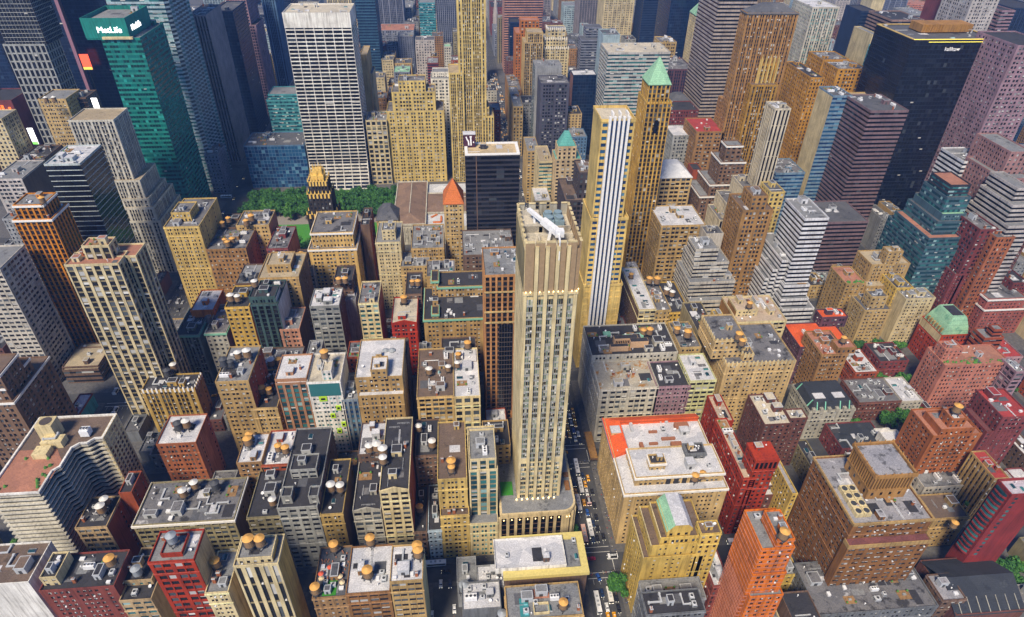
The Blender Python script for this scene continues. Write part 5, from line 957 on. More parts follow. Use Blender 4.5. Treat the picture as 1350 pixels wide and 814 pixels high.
 {'s':'white clocktower house','d':'little white block with a green cap','T':[[-9.8,-0.7,960.0,976.0,85.9]],'sty':'P','w':'whitestone','rf':'verd','g':'d','side':'P','tk':[],'hv':0},
 {'s':'brown cluster roofs','d':'brown and dark low roofs in the valley','T':[[-29.2,-20.0,960.0,984.0,72.9]],'sty':'P','w':'tan','rf':'dark','g':'d','side':'P','tk':[],'hv':2},
 {'s':'greenish roofed block','d':'grey block with a yellow-green bulkhead','T':[[-78.0,-56.6,900.0,930.0,68.3]],'sty':'Q','w':'greyp','rf':'verd','g':'d','side':'Q','tk':[],'hv':3},
 {'s':'grey windowed slab','d':'plain pale slab dotted with windows','T':[[-24.9,-3.3,770.0,798.0,96.8],[-23.2,-3.9,779.3,797.3,101.8]],'sty':'Q','w':'whitegrid','rf':'grey','g':'d','side':'Q','tk':[],'hv':0},
 {'s':'yellow ziggurat office block','d':'stepped yellow brick with white ledges','T':[[-72.2,-10.2,700.0,734.0,83.2],[-65.4,-18.9,704.0,732.0,102.5],[-57.7,-28.6,707.0,729.0,113.3]],'sty':'Q','w':'yellow2','rf':'mix','g':'d','side':'Q','tk':[],'hv':2},
 {'s':'classical colonnaded front','d':'tall arched bays left of the yellow ziggurat','T':[[-95.2,-72.6,696.0,726.0,75.0]],'sty':'L2','w':'cream4','rf':'grey','g':'d','side':'L2','tk':[],'hv':4},
 {'s':'soaring yellow brick tower','d':'vertical ribs rising past the picture edge','T':[[7.1,36.2,700.0,734.0,222.0],[-3.6,12.0,697.0,731.0,123.9],[31.6,44.1,699.0,729.0,76.5],[31.8,38.9,701.0,725.0,85.8]],'sty':'V','w':'yellow2','rf':'tan','g':'d','side':'V','tk':[],'hv':0,'ninto':3},
 {'s':'rosy striped skyscraper','d':'broad rose granite bands,windows dark','T':[[88.5,151.1,1130.0,1180.0,125.3]],'sty':'R','w':'rosestripe','rf':'dark','g':'n','side':'R','tk':[],'hv':0},
 {'s':'cathedral spire block','d':'pale spire rising beyond the avenue','T':[[83.8,104.6,1350.0,1366.0,27.0]],'sty':'N','w':'mauvew','rf':'slate','g':'d','side':'N','tk':[],'hv':0,'spire':1},
 {'s':'sooty avenue row','d':'thin grey fronts down the far avenue','T':[[78.5,95.5,1240.0,1300.0,42.7]],'sty':'Q','w':'greyp','rf':'grey','g':'d','side':'Q','tk':[],'hv':3},
 {'s':'orange-red setback tower','d':'brick tower with a green and gold crown','T':[[87.8,124.0,920.0,954.0,112.3],[94.2,119.3,922.4,942.4,127.9]],'sty':'Q','w':'orangeb','rf':'terra','g':'d','side':'Q','tk':[],'hv':0},
 {'s':'tan setback tower','d':'tan piers over rosy lower storeys','T':[[93.5,118.6,868.0,896.0,112.9],[97.5,118.3,870.0,894.0,124.3]],'sty':'V','w':'tan2','rf':'tan','g':'d','side':'V','tk':[],'hv':0},
 {'s':'cream crenellated tower','d':'white icing ledges on a cream tower','T':[[114.9,154.5,878.0,908.0,103.8],[121.1,151.9,880.0,904.0,115.0],[125.1,149.3,882.0,900.0,126.5]],'sty':'Q','w':'cream2','rf':'grey','g':'d','side':'Q','tk':[],'hv':0,'crown':'white'},
 {'s':'sloped white residential slab','d':'white banded slab with a slanting top','T':[[195.7,224.9,1010.0,1040.0,81.6],[204.8,229.2,1027.1,1049.1,95.6]],'sty':'R','w':'greyp','rf':'slate','g':'d','side':'R','tk':[],'hv':0},
 {'s':'grey ribbed far tower','d':'slate ribbed tower above the banded slab','T':[[242.7,284.0,1300.0,1350.0,87.6]],'sty':'V','w':'taupe','rf':'dark','g':'n','side':'V','tk':[],'hv':0},
 {'s':'pale blue terraced tower','d':'stepped pale blue crown in the distance','T':[[231.1,262.3,1400.0,1440.0,55.4]],'sty':'Q','w':'ice','rf':'grey','g':'d','side':'Q','tk':[],'hv':0},
 {'s':'navy infill tower','d':'narrow navy slab between far towers','T':[[92.1,107.1,1060.0,1090.0,96.5]],'sty':'C','w':'navy','rf':'dark','g':'n','side':'C','tk':[],'hv':0},
 {'s':'charcoal punched tower','d':'charcoal brick dotted with bright blinds','T':[[95.7,127.3,706.0,736.0,109.2]],'sty':'Q','w':'charcoal','rf':'mix','g':'d','side':'Q','tk':[],'hv':2,'bright':1},
 {'s':'green glass stub','d':'teal glass back of the charcoal tower','T':[[94.6,125.3,752.0,778.0,115.0]],'sty':'N','w':'grey','rf':'grey','g':'t','side':'C','tk':[],'hv':1},
 {'s':'navy cube','d':'dark blue cube with a snow white roof','T':[[142.4,170.5,770.0,791.0,99.6]],'sty':'C','w':'navy2','rf':'white','g':'n','side':'N','tk':[],'hv':1,'sidew':'rosybrown'},
 {'s':'banded limestone slab','d':'broad slab with bright ribbon windows','T':[[165.1,232.5,700.0,740.7,142.4]],'sty':'R','w':'bandwhite','rf':'cream','g':'t','side':'R','tk':[],'hv':4},
 {'s':'white-capped slab behind','d':'low white box above the banded slab','T':[[178.4,198.7,790.0,820.0,139.5]],'sty':'N','w':'ice','rf':'slate','g':'d','side':'N','tk':[],'hv':1},
 {'s':'cream far tower','d':'cream gridded tower behind the banded slab','T':[[255.8,307.4,1150.0,1200.0,119.4]],'sty':'Q','w':'cream4','rf':'dark','g':'d','side':'Q','tk':[],'hv':0},
 {'s':'black glass far tower','d':'dark banded glass beside the cream tower','T':[[314.5,347.9,1120.0,1170.0,122.2]],'sty':'R','w':'navy2','rf':'dark','g':'n','side':'R','tk':[],'hv':0},
 {'s':'midnight blue slab','d':'huge featureless blue-black slab','T':[[308.4,367.0,960.0,1020.0,153.2]],'sty':'C','w':'navy','rf':'dark','g':'n','side':'C','tk':[],'hv':0},
 {'s':'cream tower with green gable','d':'pale green steep roof,cream flank','T':[[332.6,358.7,905.0,945.0,135.0]],'sty':'Q','w':'cream2','rf':'verd','g':'d','side':'Q','tk':[],'hv':0,'hip':24},
 {'s':'stepped hotel roofs','d':'patched pale roofs behind the banded slab','T':[[260.9,281.7,830.0,860.0,121.2]],'sty':'Q','w':'tan2','rf':'mix','g':'d','side':'Q','tk':[],'hv':4},
 {'s':'plum low block','d':'dark plum block with red roof railings','T':[[250.4,283.8,760.0,810.0,107.8]],'sty':'V','w':'plum','rf':'mix','g':'n','side':'V','tk':[],'hv':4},
 {'s':'brick gabled clubhouse','d':'slate gable over dark red brick','T':[[242.3,263.8,700.0,724.0,90.3]],'sty':'P','w':'maroon2','rf':'slate','g':'d','side':'P','tk':[],'hv':2,'hip':6},
 {'s':'plum lower club','d':'dull red base below the slate gable','T':[[229.4,262.4,668.0,698.0,90.8]],'sty':'P','w':'maroon2','rf':'dark','g':'d','side':'P','tk':[],'hv':2},
 {'s':'giant banded tower','d':'chamfered slab of alternating pale bands','T':[[275.5,316.0,700.0,760.0,203.1]],'sty':'R','w':'bandwhite2','rf':'dark','g':'k','side':'R','tk':[],'hv':0},
 {'s':'massive brown brick tower','d':'long hipped roof over tall brown walls','T':[[268.5,317.0,610.0,626.3,198.8],[272.7,290.6,612.0,648.0,113.3]],'sty':'V','w':'brownt','rf':'slate','g':'d','side':'Q','tk':[],'hv':0,'hip':8,'ninto':1},
 {'s':'buttressed gold tower','d':'gilded buttress crown on a slender shaft','T':[[283.0,309.5,600.0,618.0,137.4],[291.5,307.7,608.6,624.6,154.4]],'sty':'V','w':'goldbr2','rf':'brown','g':'d','side':'Q','tk':[],'hv':0,'buttress':1},
 {'s':'white tower with arched top','d':'white stone shaft,green glass arcade top','T':[[414.7,447.2,770.0,820.0,172.8]],'sty':'V','w':'whitestone','rf':'white','g':'t','side':'Q','tk':[],'hv':1},
 {'s':'orange brick hotel','d':'tan orange block with white roof hatches','T':[[398.9,428.8,690.0,724.0,136.1]],'sty':'Q','w':'orange4','rf':'mix','g':'d','side':'Q','tk':[],'hv':4},
 {'s':'orange terrace block','d':'orange block with arcaded top floor','T':[[388.7,420.2,640.0,670.0,140.2]],'sty':'Q','w':'orange4','rf':'mix','g':'d','side':'Q','tk':[],'hv':6},
 {'s':'dun brick block','d':'maroon roof box on weathered orange brick','T':[[362.8,377.4,640.0,700.0,131.9]],'sty':'Q','w':'orange4','rf':'dark','g':'d','side':'Q','tk':[],'hv':2},
 {'s':'navy pair tower','d':'twin-toned navy slab with white strip','T':[[512.4,532.6,830.0,870.0,156.5]],'sty':'R','w':'navy2','rf':'dark','g':'n','side':'N','tk':[],'hv':0},
 {'s':'far cream sliver','d':'thin cream flank in the distance','T':[[659.8,680.7,1050.0,1080.0,129.9]],'sty':'N','w':'cream4','rf':'grey','g':'d','side':'N','tk':[],'hv':0},
 {'s':'pale low sliver','d':'pale flank below the navy tower','T':[[465.1,473.4,720.0,760.0,154.4]],'sty':'N','w':'cream4','rf':'grey','g':'d','side':'N','tk':[],'hv':0},
 {'s':'zigzag brown tower','d':'folded brown bands with a dark crown','T':[[508.6,548.5,760.0,810.0,161.1]],'sty':'R','w':'bandbrown','rf':'dark','g':'k','side':'R','tk':[],'hv':3},
 {'s':'aqua angled tower','d':'turquoise grid with a canted glass top','T':[[442.5,469.9,650.0,686.0,152.7]],'sty':'C2','w':'tealw2','rf':'grey','g':'t','side':'C2','tk':[],'hv':0},
 {'s':'black angular tower','d':'yellow lit crown and white lettering','T':[[401.2,479.8,560.0,620.0,187.0]],'sty':'C','w':'blacknavy','rf':'slate','g':'k','side':'C','tk':[],'hv':4,'kal':1},
 {'s':'ivory gridded tower','d':'ivory square grid at the upper right','T':[[582.5,614.5,740.0,790.0,191.6]],'sty':'Q','w':'mauvew','rf':'dark','g':'d','side':'Q','tk':[],'hv':0},
 {'s':'ivory tower neighbour','d':'banded mauve slab beside the ivory grid','T':[[640.3,656.6,760.0,800.0,170.9]],'sty':'R','w':'mauve','rf':'dark','g':'d','side':'R','tk':[],'hv':0},
 {'s':'maroon plain shaft','d':'plain maroon flank before the ivory grid','T':[[591.0,606.7,790.0,830.0,174.0]],'sty':'N','w':'maroon','rf':'dark','g':'d','side':'N','tk':[],'hv':0},
 {'s':'indigo ribbed tower','d':'deep indigo tower at the top right corner','T':[[685.9,728.7,800.0,860.0,165.7]],'sty':'V','w':'navy2','rf':'dark','g':'n','side':'V','tk':[],'hv':0},
 {'s':'teal shadow block','d':'dark green-black block beside mauve tower','T':[[506.8,534.5,600.0,640.0,152.2]],'sty':'C','w':'tealdk','rf':'grey','g':'n','side':'C','tk':[],'hv':5},
 {'s':'mauve gridded tower','d':'dusty mauve tower with tiny bright windows','T':[[465.0,500.3,520.0,570.0,191.6]],'sty':'Q','w':'mauve','rf':'dark','g':'d','side':'Q','tk':[],'hv':0,'bright':1},
 {'s':'far pink roofs','d':'pink and rust roofs in the far distance','T':[[886.5,942.3,1300.0,1360.0,76.3]],'sty':'P','w':'salmon','rf':'terra','g':'d','side':'P','tk':[],'hv':3},
 {'s':'slate plum tower','d':'plum plant storey over dark window bands','T':[[356.7,391.0,520.0,564.0,138.9],[318.1,354.9,470.0,510.0,59.4]],'sty':'R','w':'bandplum','rf':'slate','g':'k','side':'R','tk':[],'hv':4,'ninto':1},
 {'s':'blue-grey office slab','d':'plain cream west wall,cool grey banded front','T':[[343.2,361.4,560.0,587.8,139.3]],'sty':'R','w':'slateblue','rf':'slate','g':'b','side':'N','tk':[],'hv':4,'sidew':'cream2'},
 {'s':'blue-grey annex','d':'lower annex with tan roof machines','T':[[300.8,329.3,545.0,579.0,71.9]],'sty':'R','w':'slateblue','rf':'mix','g':'b','side':'R','tk':[],'hv':5},
 {'s':'tan flat roof with dish','d':'white dish on a tan plant roof','T':[[375.0,413.9,580.0,604.0,128.2]],'sty':'N','w':'tan2','rf':'tan','g':'d','side':'N','tk':[],'hv':0},
 {'s':'white blade office','d':'white ribbon windows and plain white flank','T':[[252.0,270.5,400.0,432.8,102.0],[249.3,275.1,388.0,432.0,29.3],[247,258,404,447,64],[243.5,258,407,450,54],[240.5,258,410,452,44],[250,270.5,396,433,46],[248,270.5,392,433,36]],'sty':'R','w':'purewhite','rf':'grey','g':'k','side':'R','tk':[],'hv':3,'ninto':6},
 {'s':'teal stepped ziggurat','d':'stepped teal glass with green and copper ledges','T':[[367.0,397.8,412.0,465.1,67.3],[368.2,396.9,414.0,461.0,73.8],[374.4,398.6,420.0,460.0,84.9],[378.2,399.0,423.0,459.0,89.8],[379.8,400.4,427.0,457.0,102.0],[381.4,399.4,431.0,455.0,110.7]],'sty':'R4','w':'tealw3','rf':'slate','g':'t','side':'R4','tk':[],'hv':0,'rfs':['slate','terra','slate','verd','slate','terra'],'tws':[None,None,None,None,None,'nearblk'],'pb':0.05},
 {'s':'white cantilevered tower','d':'white slabs jutting over dark windows','T':[[418.5,439.0,470.0,500.0,112.8]],'sty':'R','w':'purewhite','rf':'grey','g':'k','side':'R','tk':[],'hv':3},
 {'s':'tan setback infill','d':'tan flats beside the black tower','T':[[466.3,487.4,540.0,576.0,97.8]],'sty':'Q','w':'tan','rf':'mix','g':'d','side':'Q','tk':[],'hv':3},
 {'s':'mauve setback tower','d':'stepped mauve brick with dark windows','T':[[427.5,445.4,440.0,480.0,133.0],[422.1,446.4,430.0,474.0,115.3]],'sty':'Q','w':'mauve3','rf':'grey','g':'d','side':'Q','tk':[],'hv':0,'ninto':1},
 {'s':'ribbon-windowed ziggurat','d':'pale mauve banded steps at right edge','T':[[411.0,430.3,395.0,439.0,93.3],[412.6,428.0,401.6,437.6,107.3],[416.8,428.6,409.1,439.1,117.3]],'sty':'R','w':'mauvew','rf':'grey','g':'k','side':'R','tk':[],'hv':0},
 {'s':'red brick infill','d':'dark red flats with an orange roof tent','T':[[394.6,409.3,400.0,426.0,88.2]],'sty':'Q','w':'maroon2','rf':'mix','g':'d','side':'Q','tk':[],'hv':4},
 {'s':'rust wedge block','d':'rust walls near the right edge','T':[[403.1,418.1,392.0,412.0,85.5]],'sty':'Q','w':'brownred','rf':'slate','g':'d','side':'Q','tk':[],'hv':1},
 {'s':'white slender setback tower','d':'white piers stepping down to the west','T':[[249.9,262.8,480.0,498.0,155.7],[240.5,261.0,478.0,508.0,88.0],[228.5,245.3,477.0,507.0,74.4],[223.4,238.7,476.0,506.0,61.3]],'sty':'V2','w':'purestone','rf':'mix','g':'k','side':'V','tk':[],'hv':3,'ninto':3},
 {'s':'brown stepped hotel','d':'stepped tan-brown hotel with dark roof boxes','T':[[218.9,243.2,430.0,460.0,94.0],[224.8,237.6,432.4,450.4,104.7]],'sty':'Q','w':'brownt2','rf':'brown','g':'d','side':'Q','tk':[],'hv':3},
 {'s':'yellow slim hotel annex','d':'yellow pierced shaft beside the brown hotel','T':[[251.0,263.0,455.0,475.0,96.7]],'sty':'Q','w':'yellow2','rf':'slate','g':'d','side':'Q','tk':[],'hv':1},
 {'s':'brown curved-setback tower','d':'scalloped ledges on dark brown brick','T':[[220.4,250.5,520.0,556.0,62.5],[228.5,257.6,522.4,554.4,72.8],[234.6,257.7,523.2,547.2,93.7],[237.0,252.1,524.0,536.0,108.6]],'sty':'Q','w':'umber2','rf':'grey','g':'d','side':'Q','tk':[],'hv':0,'cornice':'mauvew'},
 {'s':'brown club tower','d':'rosy roof deck on brown masonry','T':[[242.0,270.3,610.0,650.0,88.7]],'sty':'Q','w':'brown3','rf':'red','g':'d','side':'Q','tk':[],'hv':2},
 {'s':'grey mansard hotel','d':'pale mansard top on grey stone','T':[[225.4,244.8,630.0,660.0,77.5]],'sty':'Q','w':'stone','rf':'white','g':'d','side':'Q','tk':[],'hv':0},
 {'s':'white mansard residence','d':'white hipped roof and arched top floor','T':[[180.6,209.9,520.0,550.0,81.9]],'sty':'L','w':'tan4','rf':'whitehip','g':'d','side':'Q','tk':[],'hv':0,'hip':9},
 {'s':'tan loft with white roof','d':'white dusted roof and dark box','T':[[165.4,202.7,455.0,491.0,69.0]],'sty':'L','w':'tan','rf':'white','g':'d','side':'Q','tk':[],'hv':7},
 {'s':'red water box','d':'red tank house among brown roofs','T':[[225.4,234.3,560.0,576.0,70.3]],'sty':'N','w':'brickred','rf':'dark','g':'d','side':'N','tk':[],'hv':0},
 {'s':'ochre tower with green pyramid','d':'mint pyramid roof and arched belfry','T':[[148.0,167.8,484.0,510.0,160.8],[148.8,165.8,487.0,507.0,174.0]],'sty':'V4','w':'goldy','rf':'verd','g':'d','side':'V4','tk':[],'hv':0,'hip':0,'pyr':1},
 {'s':'turquoise-capped hotel','d':'teal hipped cap on a buff stepped tower','T':[[94.8,119.8,575.0,599.0,77.4],[96.7,114.9,577.4,593.4,88.9]],'sty':'Q','w':'buff','rf':'tealroof','g':'d','side':'Q','tk':[],'hv':0,'hip2':1},
 {'s':'glass-fronted flats','d':'green glass balconies under a tan top','T':[[81.6,94.4,590.0,630.0,69.2]],'sty':'R','w':'cream4','rf':'tan','g':'t','side':'Q','tk':[],'hv':1},
 {'s':'white-decked bank','d':'white awning roof beside the avenue','T':[[74.6,90.2,560.0,590.0,41.9]],'sty':'Q','w':'cream4','rf':'white','g':'d','side':'Q','tk':[],'hv':1},
 {'s':'sooty office flats','d':'nearly black brick with brown roof rooms','T':[[82.0,103.1,440.0,480.0,101.3],[91.9,104.0,445.0,469.0,121.5]],'sty':'Q','w':'sooty','rf':'brown','g':'d','side':'Q','tk':[],'hv':3},
 {'s':'avenue cliff row','d':'grey cliff of narrow fronts on the avenue','T':[[75.2,88.1,640.0,680.0,59.6]],'sty':'Q','w':'tan2','rf':'grey','g':'d','side':'Q','tk':[],'hv':2},
 {'s':'avenue limestone row','d':'limestone fronts stepping along the avenue','T':[[72.0,83.8,770.0,850.0,63.0]],'sty':'Q','w':'tan2','rf':'grey','g':'d','side':'Q','tk':[],'hv':4},
 {'s':'avenue brown row','d':'brown fronts beside the far avenue','T':[[74.7,90.9,860.0,930.0,55.1]],'sty':'Q','w':'brown3','rf':'mix','g':'d','side':'Q','tk':[],'hv':4},
 {'s':'lilac-roofed corner shops','d':'pale lilac roof and a teal end wall','T':[[-261.0,-252.7,327.2,347.2,12.0]],'sty':'P','w':'maroon','rf':'lilac','g':'d','side':'N','tk':[],'hv':2,'sidew':'tealw'},
 {'s':'palazzo block with vermilion roof edge','d':'arched attic and white front roof','T':[[82.0,138.0,212.5,268,44.0],[88.5,137.0,218.0,238.0,50.0],[97,106,223,229,54.5],[119,130,229,236,53.5]],'sty':'P3','w':'tan4','rf':'white','g':'d','side':'P3','tk':[[121.0,217.8,44.0,'o'],[125.7,219.4,44.0,'o']],'hv':7,'cornice':'cream','vermedge':1,'tws':[None,None,None,'dgrey'],'rfs':['white','white','dark','dark']},
]
FIFTH425 = [[84.6, 111.6, 364.0, 398.0, 74.7], [85.2, 109.6, 364.3, 392.3, 125.7], [85.9, 106.2, 364.6, 388.6, 190.2]]
ZIGP = [(-223,212),(-199,212),(-199,225),(-196.5,227.5),(-196.5,239.5),(-194,242),(-190.5,242),(-188,245),(-184,245),(-184,262.5),(-223,262.5)]
ZIGH = 72.0
ZIGT = [(-222,213.3),(-200.3,213.3),(-200.3,218),(-198.2,221),(-198.2,232),(-204,240),(-222,240)]
ZIGC = (-210.2, 249.5)
ZIGE = ((-184,245.2),(-184,262.4))
RESERVED = [(-225,-183,210,264,72),(84,112,364,400,190),(15,59,209,264,192),(-125,-97,486,510,105),(-64,55,552,656,25)]
# ------------------------------------------------------------------ setting: ground, roads, pavements
def ground_mats():
    m, nt, n, b = newmat('asphalt'); geo = node(nt, "ShaderNodeNewGeometry"); v = geo.outputs["Position"]
    n1 = noise_on(nt, .12, 5, v, .6); r1 = ramp(nt, [(.3, (.040,.043,.050)), (.55, (.062,.064,.070)), (.75, (.088,.088,.090))]); nt.links.new(n1.outputs["Fac"], r1.inputs[0])
    n2 = noise_on(nt, 2.5, 3, v); r2 = ramp(nt, [(.3, (.8,.8,.8)), (.7, (1.12,1.12,1.12))]); nt.links.new(n2.outputs["Fac"], r2.inputs[0])
    nt.links.new(mul(nt, r1.outputs[0], r2.outputs[0]), b.inputs["Base Color"]); b.inputs["Roughness"].default_value = .85; MATS['asphalt'] = m
    m, nt, n, b = newmat('paving'); geo = node(nt, "ShaderNodeNewGeometry"); v = geo.outputs["Position"]
    br = node(nt, "ShaderNodeTexBrick"); br.inputs["Scale"].default_value = .55; br.inputs["Color1"].default_value = (.11,.11,.115,1); br.inputs["Color2"].default_value = (.135,.13,.128,1); br.inputs["Mortar"].default_value = (.045,.045,.045,1); br.inputs["Mortar Size"].default_value = .012
    nt.links.new(v, br.inputs["Vector"]); n2 = noise_on(nt, .5, 4, v); r2 = ramp(nt, [(.3, (.62,.62,.64)), (.7, (1.1,1.1,1.08))]); nt.links.new(n2.outputs["Fac"], r2.inputs[0])
    nt.links.new(mul(nt, br.outputs[0], r2.outputs[0]), b.inputs["Base Color"]); b.inputs["Roughness"].default_value = .9; MATS['paving'] = m
ground_mats()
m = MB(); m.quad((-9000,-3000,-.6), (9000,-3000,-.6), (9000,16000,-.6), (-9000,16000,-.6)); structure(m.build('ground', plain_mat('city ground', (.10,.10,.11), .9)))
m = MB(); m.quad((-1300,-60,0), (1900,-60,0), (1900,2700,0), (-1300,2700,0)); structure(m.build('road', MATS['asphalt']))
ST = {34:41, 35:124, 36:202, 37:278, 38:355, 39:432, 40:510, 41:588, 42:672}
for k in range(43, 68): ST[k] = 755 + (k-43)*79
AVX = [(-1240,-960),(-930,-740),(-720,-524),(-500,-249),(-228,61.5),(78.5,219),(236,366),(400,524),(546,684),(712,900),(930,1140),(1170,1380),(1410,1680)]
for k in range(34, 60):
    h0 = 9 if k in (34,42,57) else 5.3; h1 = 9 if k+1 in (42,57) else 5.3
    for a, b_ in AVX:
        if k == 40 and (a, b_) == (-228,61.5): continue
        if k == 41 and (a, b_) == (-228,61.5): y0_ = ST[40]+5.3
        else: y0_ = ST[k]+h0
        m = MB(); m.box(a, b_, y0_, ST[k+1]-h1, 0, .14); structure(m.build('pavement', MATS['paving']))
mk = MB(); Z = .006
def mark(x0, x1, y0, y1): mk.quad((x0,y0,Z),(x1,y0,Z),(x1,y1,Z),(x0,y1,Z))
for k in (36,37,38,39,40):
    c = ST[k]
    for s_ in (-1, 1):
        for q in (6.2, 9.4): mark(62.5, 77.6, c+s_*q-.16, c+s_*q+.16)
        mark(61.9, 62.2, c-5, c+5) if s_ > 0 else mark(77.9, 78.2, c-5, c+5)
    for X in (-228.5+9, 61-3): pass
for k in range(35, 50):
    y = ST[k]+11
    while y < ST[k+1]-12:
        for X in (65.2, 68.6, 72.0, 75.2): mark(X-.07, X+.07, y, y+3)
        y += 9
    if k < 40:
        for X in (-246, -242.5, -239, -235.5, -232): 
            yy = ST[k]+10
            while yy < ST[k+1]-10: mark(X-.07, X+.07, yy, yy+3); yy += 9
        for q in (5.8, 9.0): mark(-248, -229, ST[k]+q, ST[k]+q+.3); mark(-248, -229, ST[k]-q-.3, ST[k]-q)
structure(mk.build('road_markings', plain_mat('road paint', (.55,.55,.52), .7)))
# parking lot between the lofts
m = MB(); m.quad((-20.5,140,.146),(-5.5,140,.146),(-5.5,194,.146),(-20.5,194,.146)); structure(m.build('parking_ground', MATS['asphalt']))
m = MB()
for X in (-16.8,-13.2,-9.6): m.quad((X-.12,142,.151),(X+.12,142,.151),(X+.12,178,.151),(X-.12,178,.151))
structure(m.build('parking_markings', plain_mat('rust line', (.20,.11,.06), .8)))
# ------------------------------------------------------------------ towers of their own kind
def langham():
    t = thing('tower_building', 'tall cream tower with four piers and a toothed crown, on the near avenue corner', 'tower', (37.5, 222, 0)); o = (37.5, 222)
    x0, x1, y0, y1 = 26.2, 49.2, 222, 256.5; cw = W('cream2'); w2 = plain_mat('crown panel', (.30,.21,.12), .7)
    wl = MB(); wn = Wins(t, o); L = lambda a: a - 37.5
    wl.box(L(x0), L(x1)-.5, .5, y1-y0, 30, 167)
    nb, bw = 5, 2.8; pw = (x1-x0-nb*bw)/(nb+1)
    xs = [x0 + k*(bw+pw) for k in range(nb+1)]
    for k, X in enumerate(xs):
        top = 192 if k in (0, nb) else 190.5; dep = -.1 if k in (0, nb) else -.9
        wl.box(L(X), L(X+pw), dep, .6, 30, 168 if k in (0, nb) else top, 0, True)
    f = 3.55
    for k in range(int((166-33)/f)):
        z = 33 + k*f
        for j in range(nb):
            a = xs[j]+pw; solid = 60 < z < 64.5
            if solid and j in (0, 4): wl.box(L(a), L(a+bw), .05, .5, z-.3, z+f); continue
            wl.box(L(a)-.05, L(a+bw)+.05, .18, .55, z-.45, z+.42, 1 if z > 64 else 0)
            for q in range(3): wn.add('y', a+bw*(q+.5)/3, y0+.5, z+f/2+.1, bw/3-.12, f-.8, GL('l') if random.Random(k*31+j*7+q).random() < .72 else GL('d'), 1)
    ny = 9
    for k in range(int((166-33)/f)):
        z = 33 + k*f; wl.box(L(x1)-.5, L(x1)-.1, .5, y1-y0, z-.45, z+.42, 1)
    for k in range(ny+1): c = (y1-y0)*k/ny; wl.box(L(x1)-.55, L(x1)+.3, max(.5,c-.55), min(y1-y0, c+.55), 30, 167.5)
    for k in range(22): wl.box(L(x0)-.06, L(x0)+.05, 0, y1-y0, 33+k*6.1, 33.25+k*6.1)
    for k in range(8): wl.box(L(x0)-.05, L(x0)+.05, (k+.5)*4.3-.08, (k+.5)*4.3+.08, 30, 166)
    wl.build('wall', [cw, W('stone')], t); wn.flush()
    cr_ = MB(); zt = 192
    cr_.box(L(x0)-.3, L(x1)+.3, -.35, .5, 166.6, 168.2); cr_.box(L(x1)-.3, L(x1)+.35, .5, y1-y0, 166.6, 168.2)
    for j in range(nb):
        a = xs[j]+pw*.5; cr_.box(L(a)-.4, L(a+bw+pw*.3), -.25, .35, 168.2, zt-.2, 1, True); cr_.box(L(a)-.4, L(a+bw+pw*.3), -.3, .9, zt-.2, zt+.35)
    for k in range(8):
        c = 1.5+k*(y1-y0-3)/7
        for X in (x0+.1, x1-.5): cr_.box(L(X), L(X)+.5, c-1.3, c+1.3, 167, zt, 1 if X > x0+1 else 0, True); cr_.box(L(X)-.2, L(X)+.9, c-1.3, c+1.3, zt, zt+.4)
    for k in range(5): c = x0+2+k*4.8; cr_.box(L(c)-1.5, L(c)+1.5, y1-y0-.5, y1-y0, 170, zt, 2); cr_.box(L(c)-1.5, L(c)+1.5, y1-y0-.9, y1-y0+.1, zt, zt+.4)
    for X in (x0+.6, ): cr_.box(L(x0)+.1, L(x0)+.4, .4, y1-y0, 166, 188, 0, True)
    cr_.box(L(x1)-.6, L(x1)-.4, .4, y1-y0, 166, 188, 1, True); cr_.box(L(x0)+.3, L(x1)-.4, .5, .7, 166, 188.5, 1, True); cr_.box(L(x0), L(x1), y1-y0-.4, y1-y0-.2, 166, 188, 0, True)
    cr_.build('crown', [MATS['cornice white'] if False else W('cream2'), w2, W('stone2')], t)
    r_ = MB(); r_.box(L(x0)+.5, L(x1)-.7, .8, y1-y0-.6, 166.5, 186.5); r_.box(L(x0)+1.5, L(x0)+9.5, 18, 33, 186.5, 189.6); r_.box(L(x0)+7, L(x1)-1.5, 11.4, 12, 186.5, 189); r_.box(L(x0)+8, L(x1)-1.5, 18, 18.6, 186.5, 189.2); r_.box(L(x0)+6.7, L(x0)+7.3, 2, 11.4, 186.5, 189); r_.box(L(x0)+2, L(x0)+7, 4, 4.5, 186.5, 189.4)
    r_.build('roof', RF('cream'), t)
    m = MB()
    for i in range(2):
        for j in range(2): m.box(L(x0)+11+i*4.3, L(x0)+15+i*4.3, 21+j*4.5, 25+j*4.5, 186.5, 190); m.cyl(L(x0)+13+i*4.3, 23+j*4.5, 190, 191.4, 1.6, 1.75, 14)
    m.build('cooling_tower', plain_mat('steel blue unit', (.20,.28,.32), .5), t)
    m = MB(); m.bar((L(x0)+4, 24, 194.5), (L(x0)+13.5, 7.5, 192.6), 1.5); m.bar((L(x0)+9, 15, 193.8), (L(x0)+15, 6.4, 192), 2.6); m.bar((L(x0)+12, 9.5, 193), (L(x0)+11, 10, 186.5), 1.2); m.bar((L(x0)+14.6, 7, 192.4), (L(x0)+14, -.6, 192.4), .7); m.bar((L(x0)+14, -.6, 192.4), (L(x0)+14, -.8, 184), .4); m.box(L(x0)+13, L(x0)+16.6, 5.2, 8, 191, 194); m.bar((L(x0)+6, 22, 194), (L(x0)+6.5, 20, 186.6), .8)
    m.build('window_washing_crane', MATS['unit white'], t)
    lm = MB()
    for k in range(12): lm.cyl(L(x0)+1+k*1.95, -.5, 168.2, 168.7, .25, .2, 6)
    for k in range(10): lm.cyl(L(x1)+.5, 1+k*3.6, 168.2, 168.7, .25, .2, 6)
    lm.build('crown_lamps', MATS['warm lamp'], t)
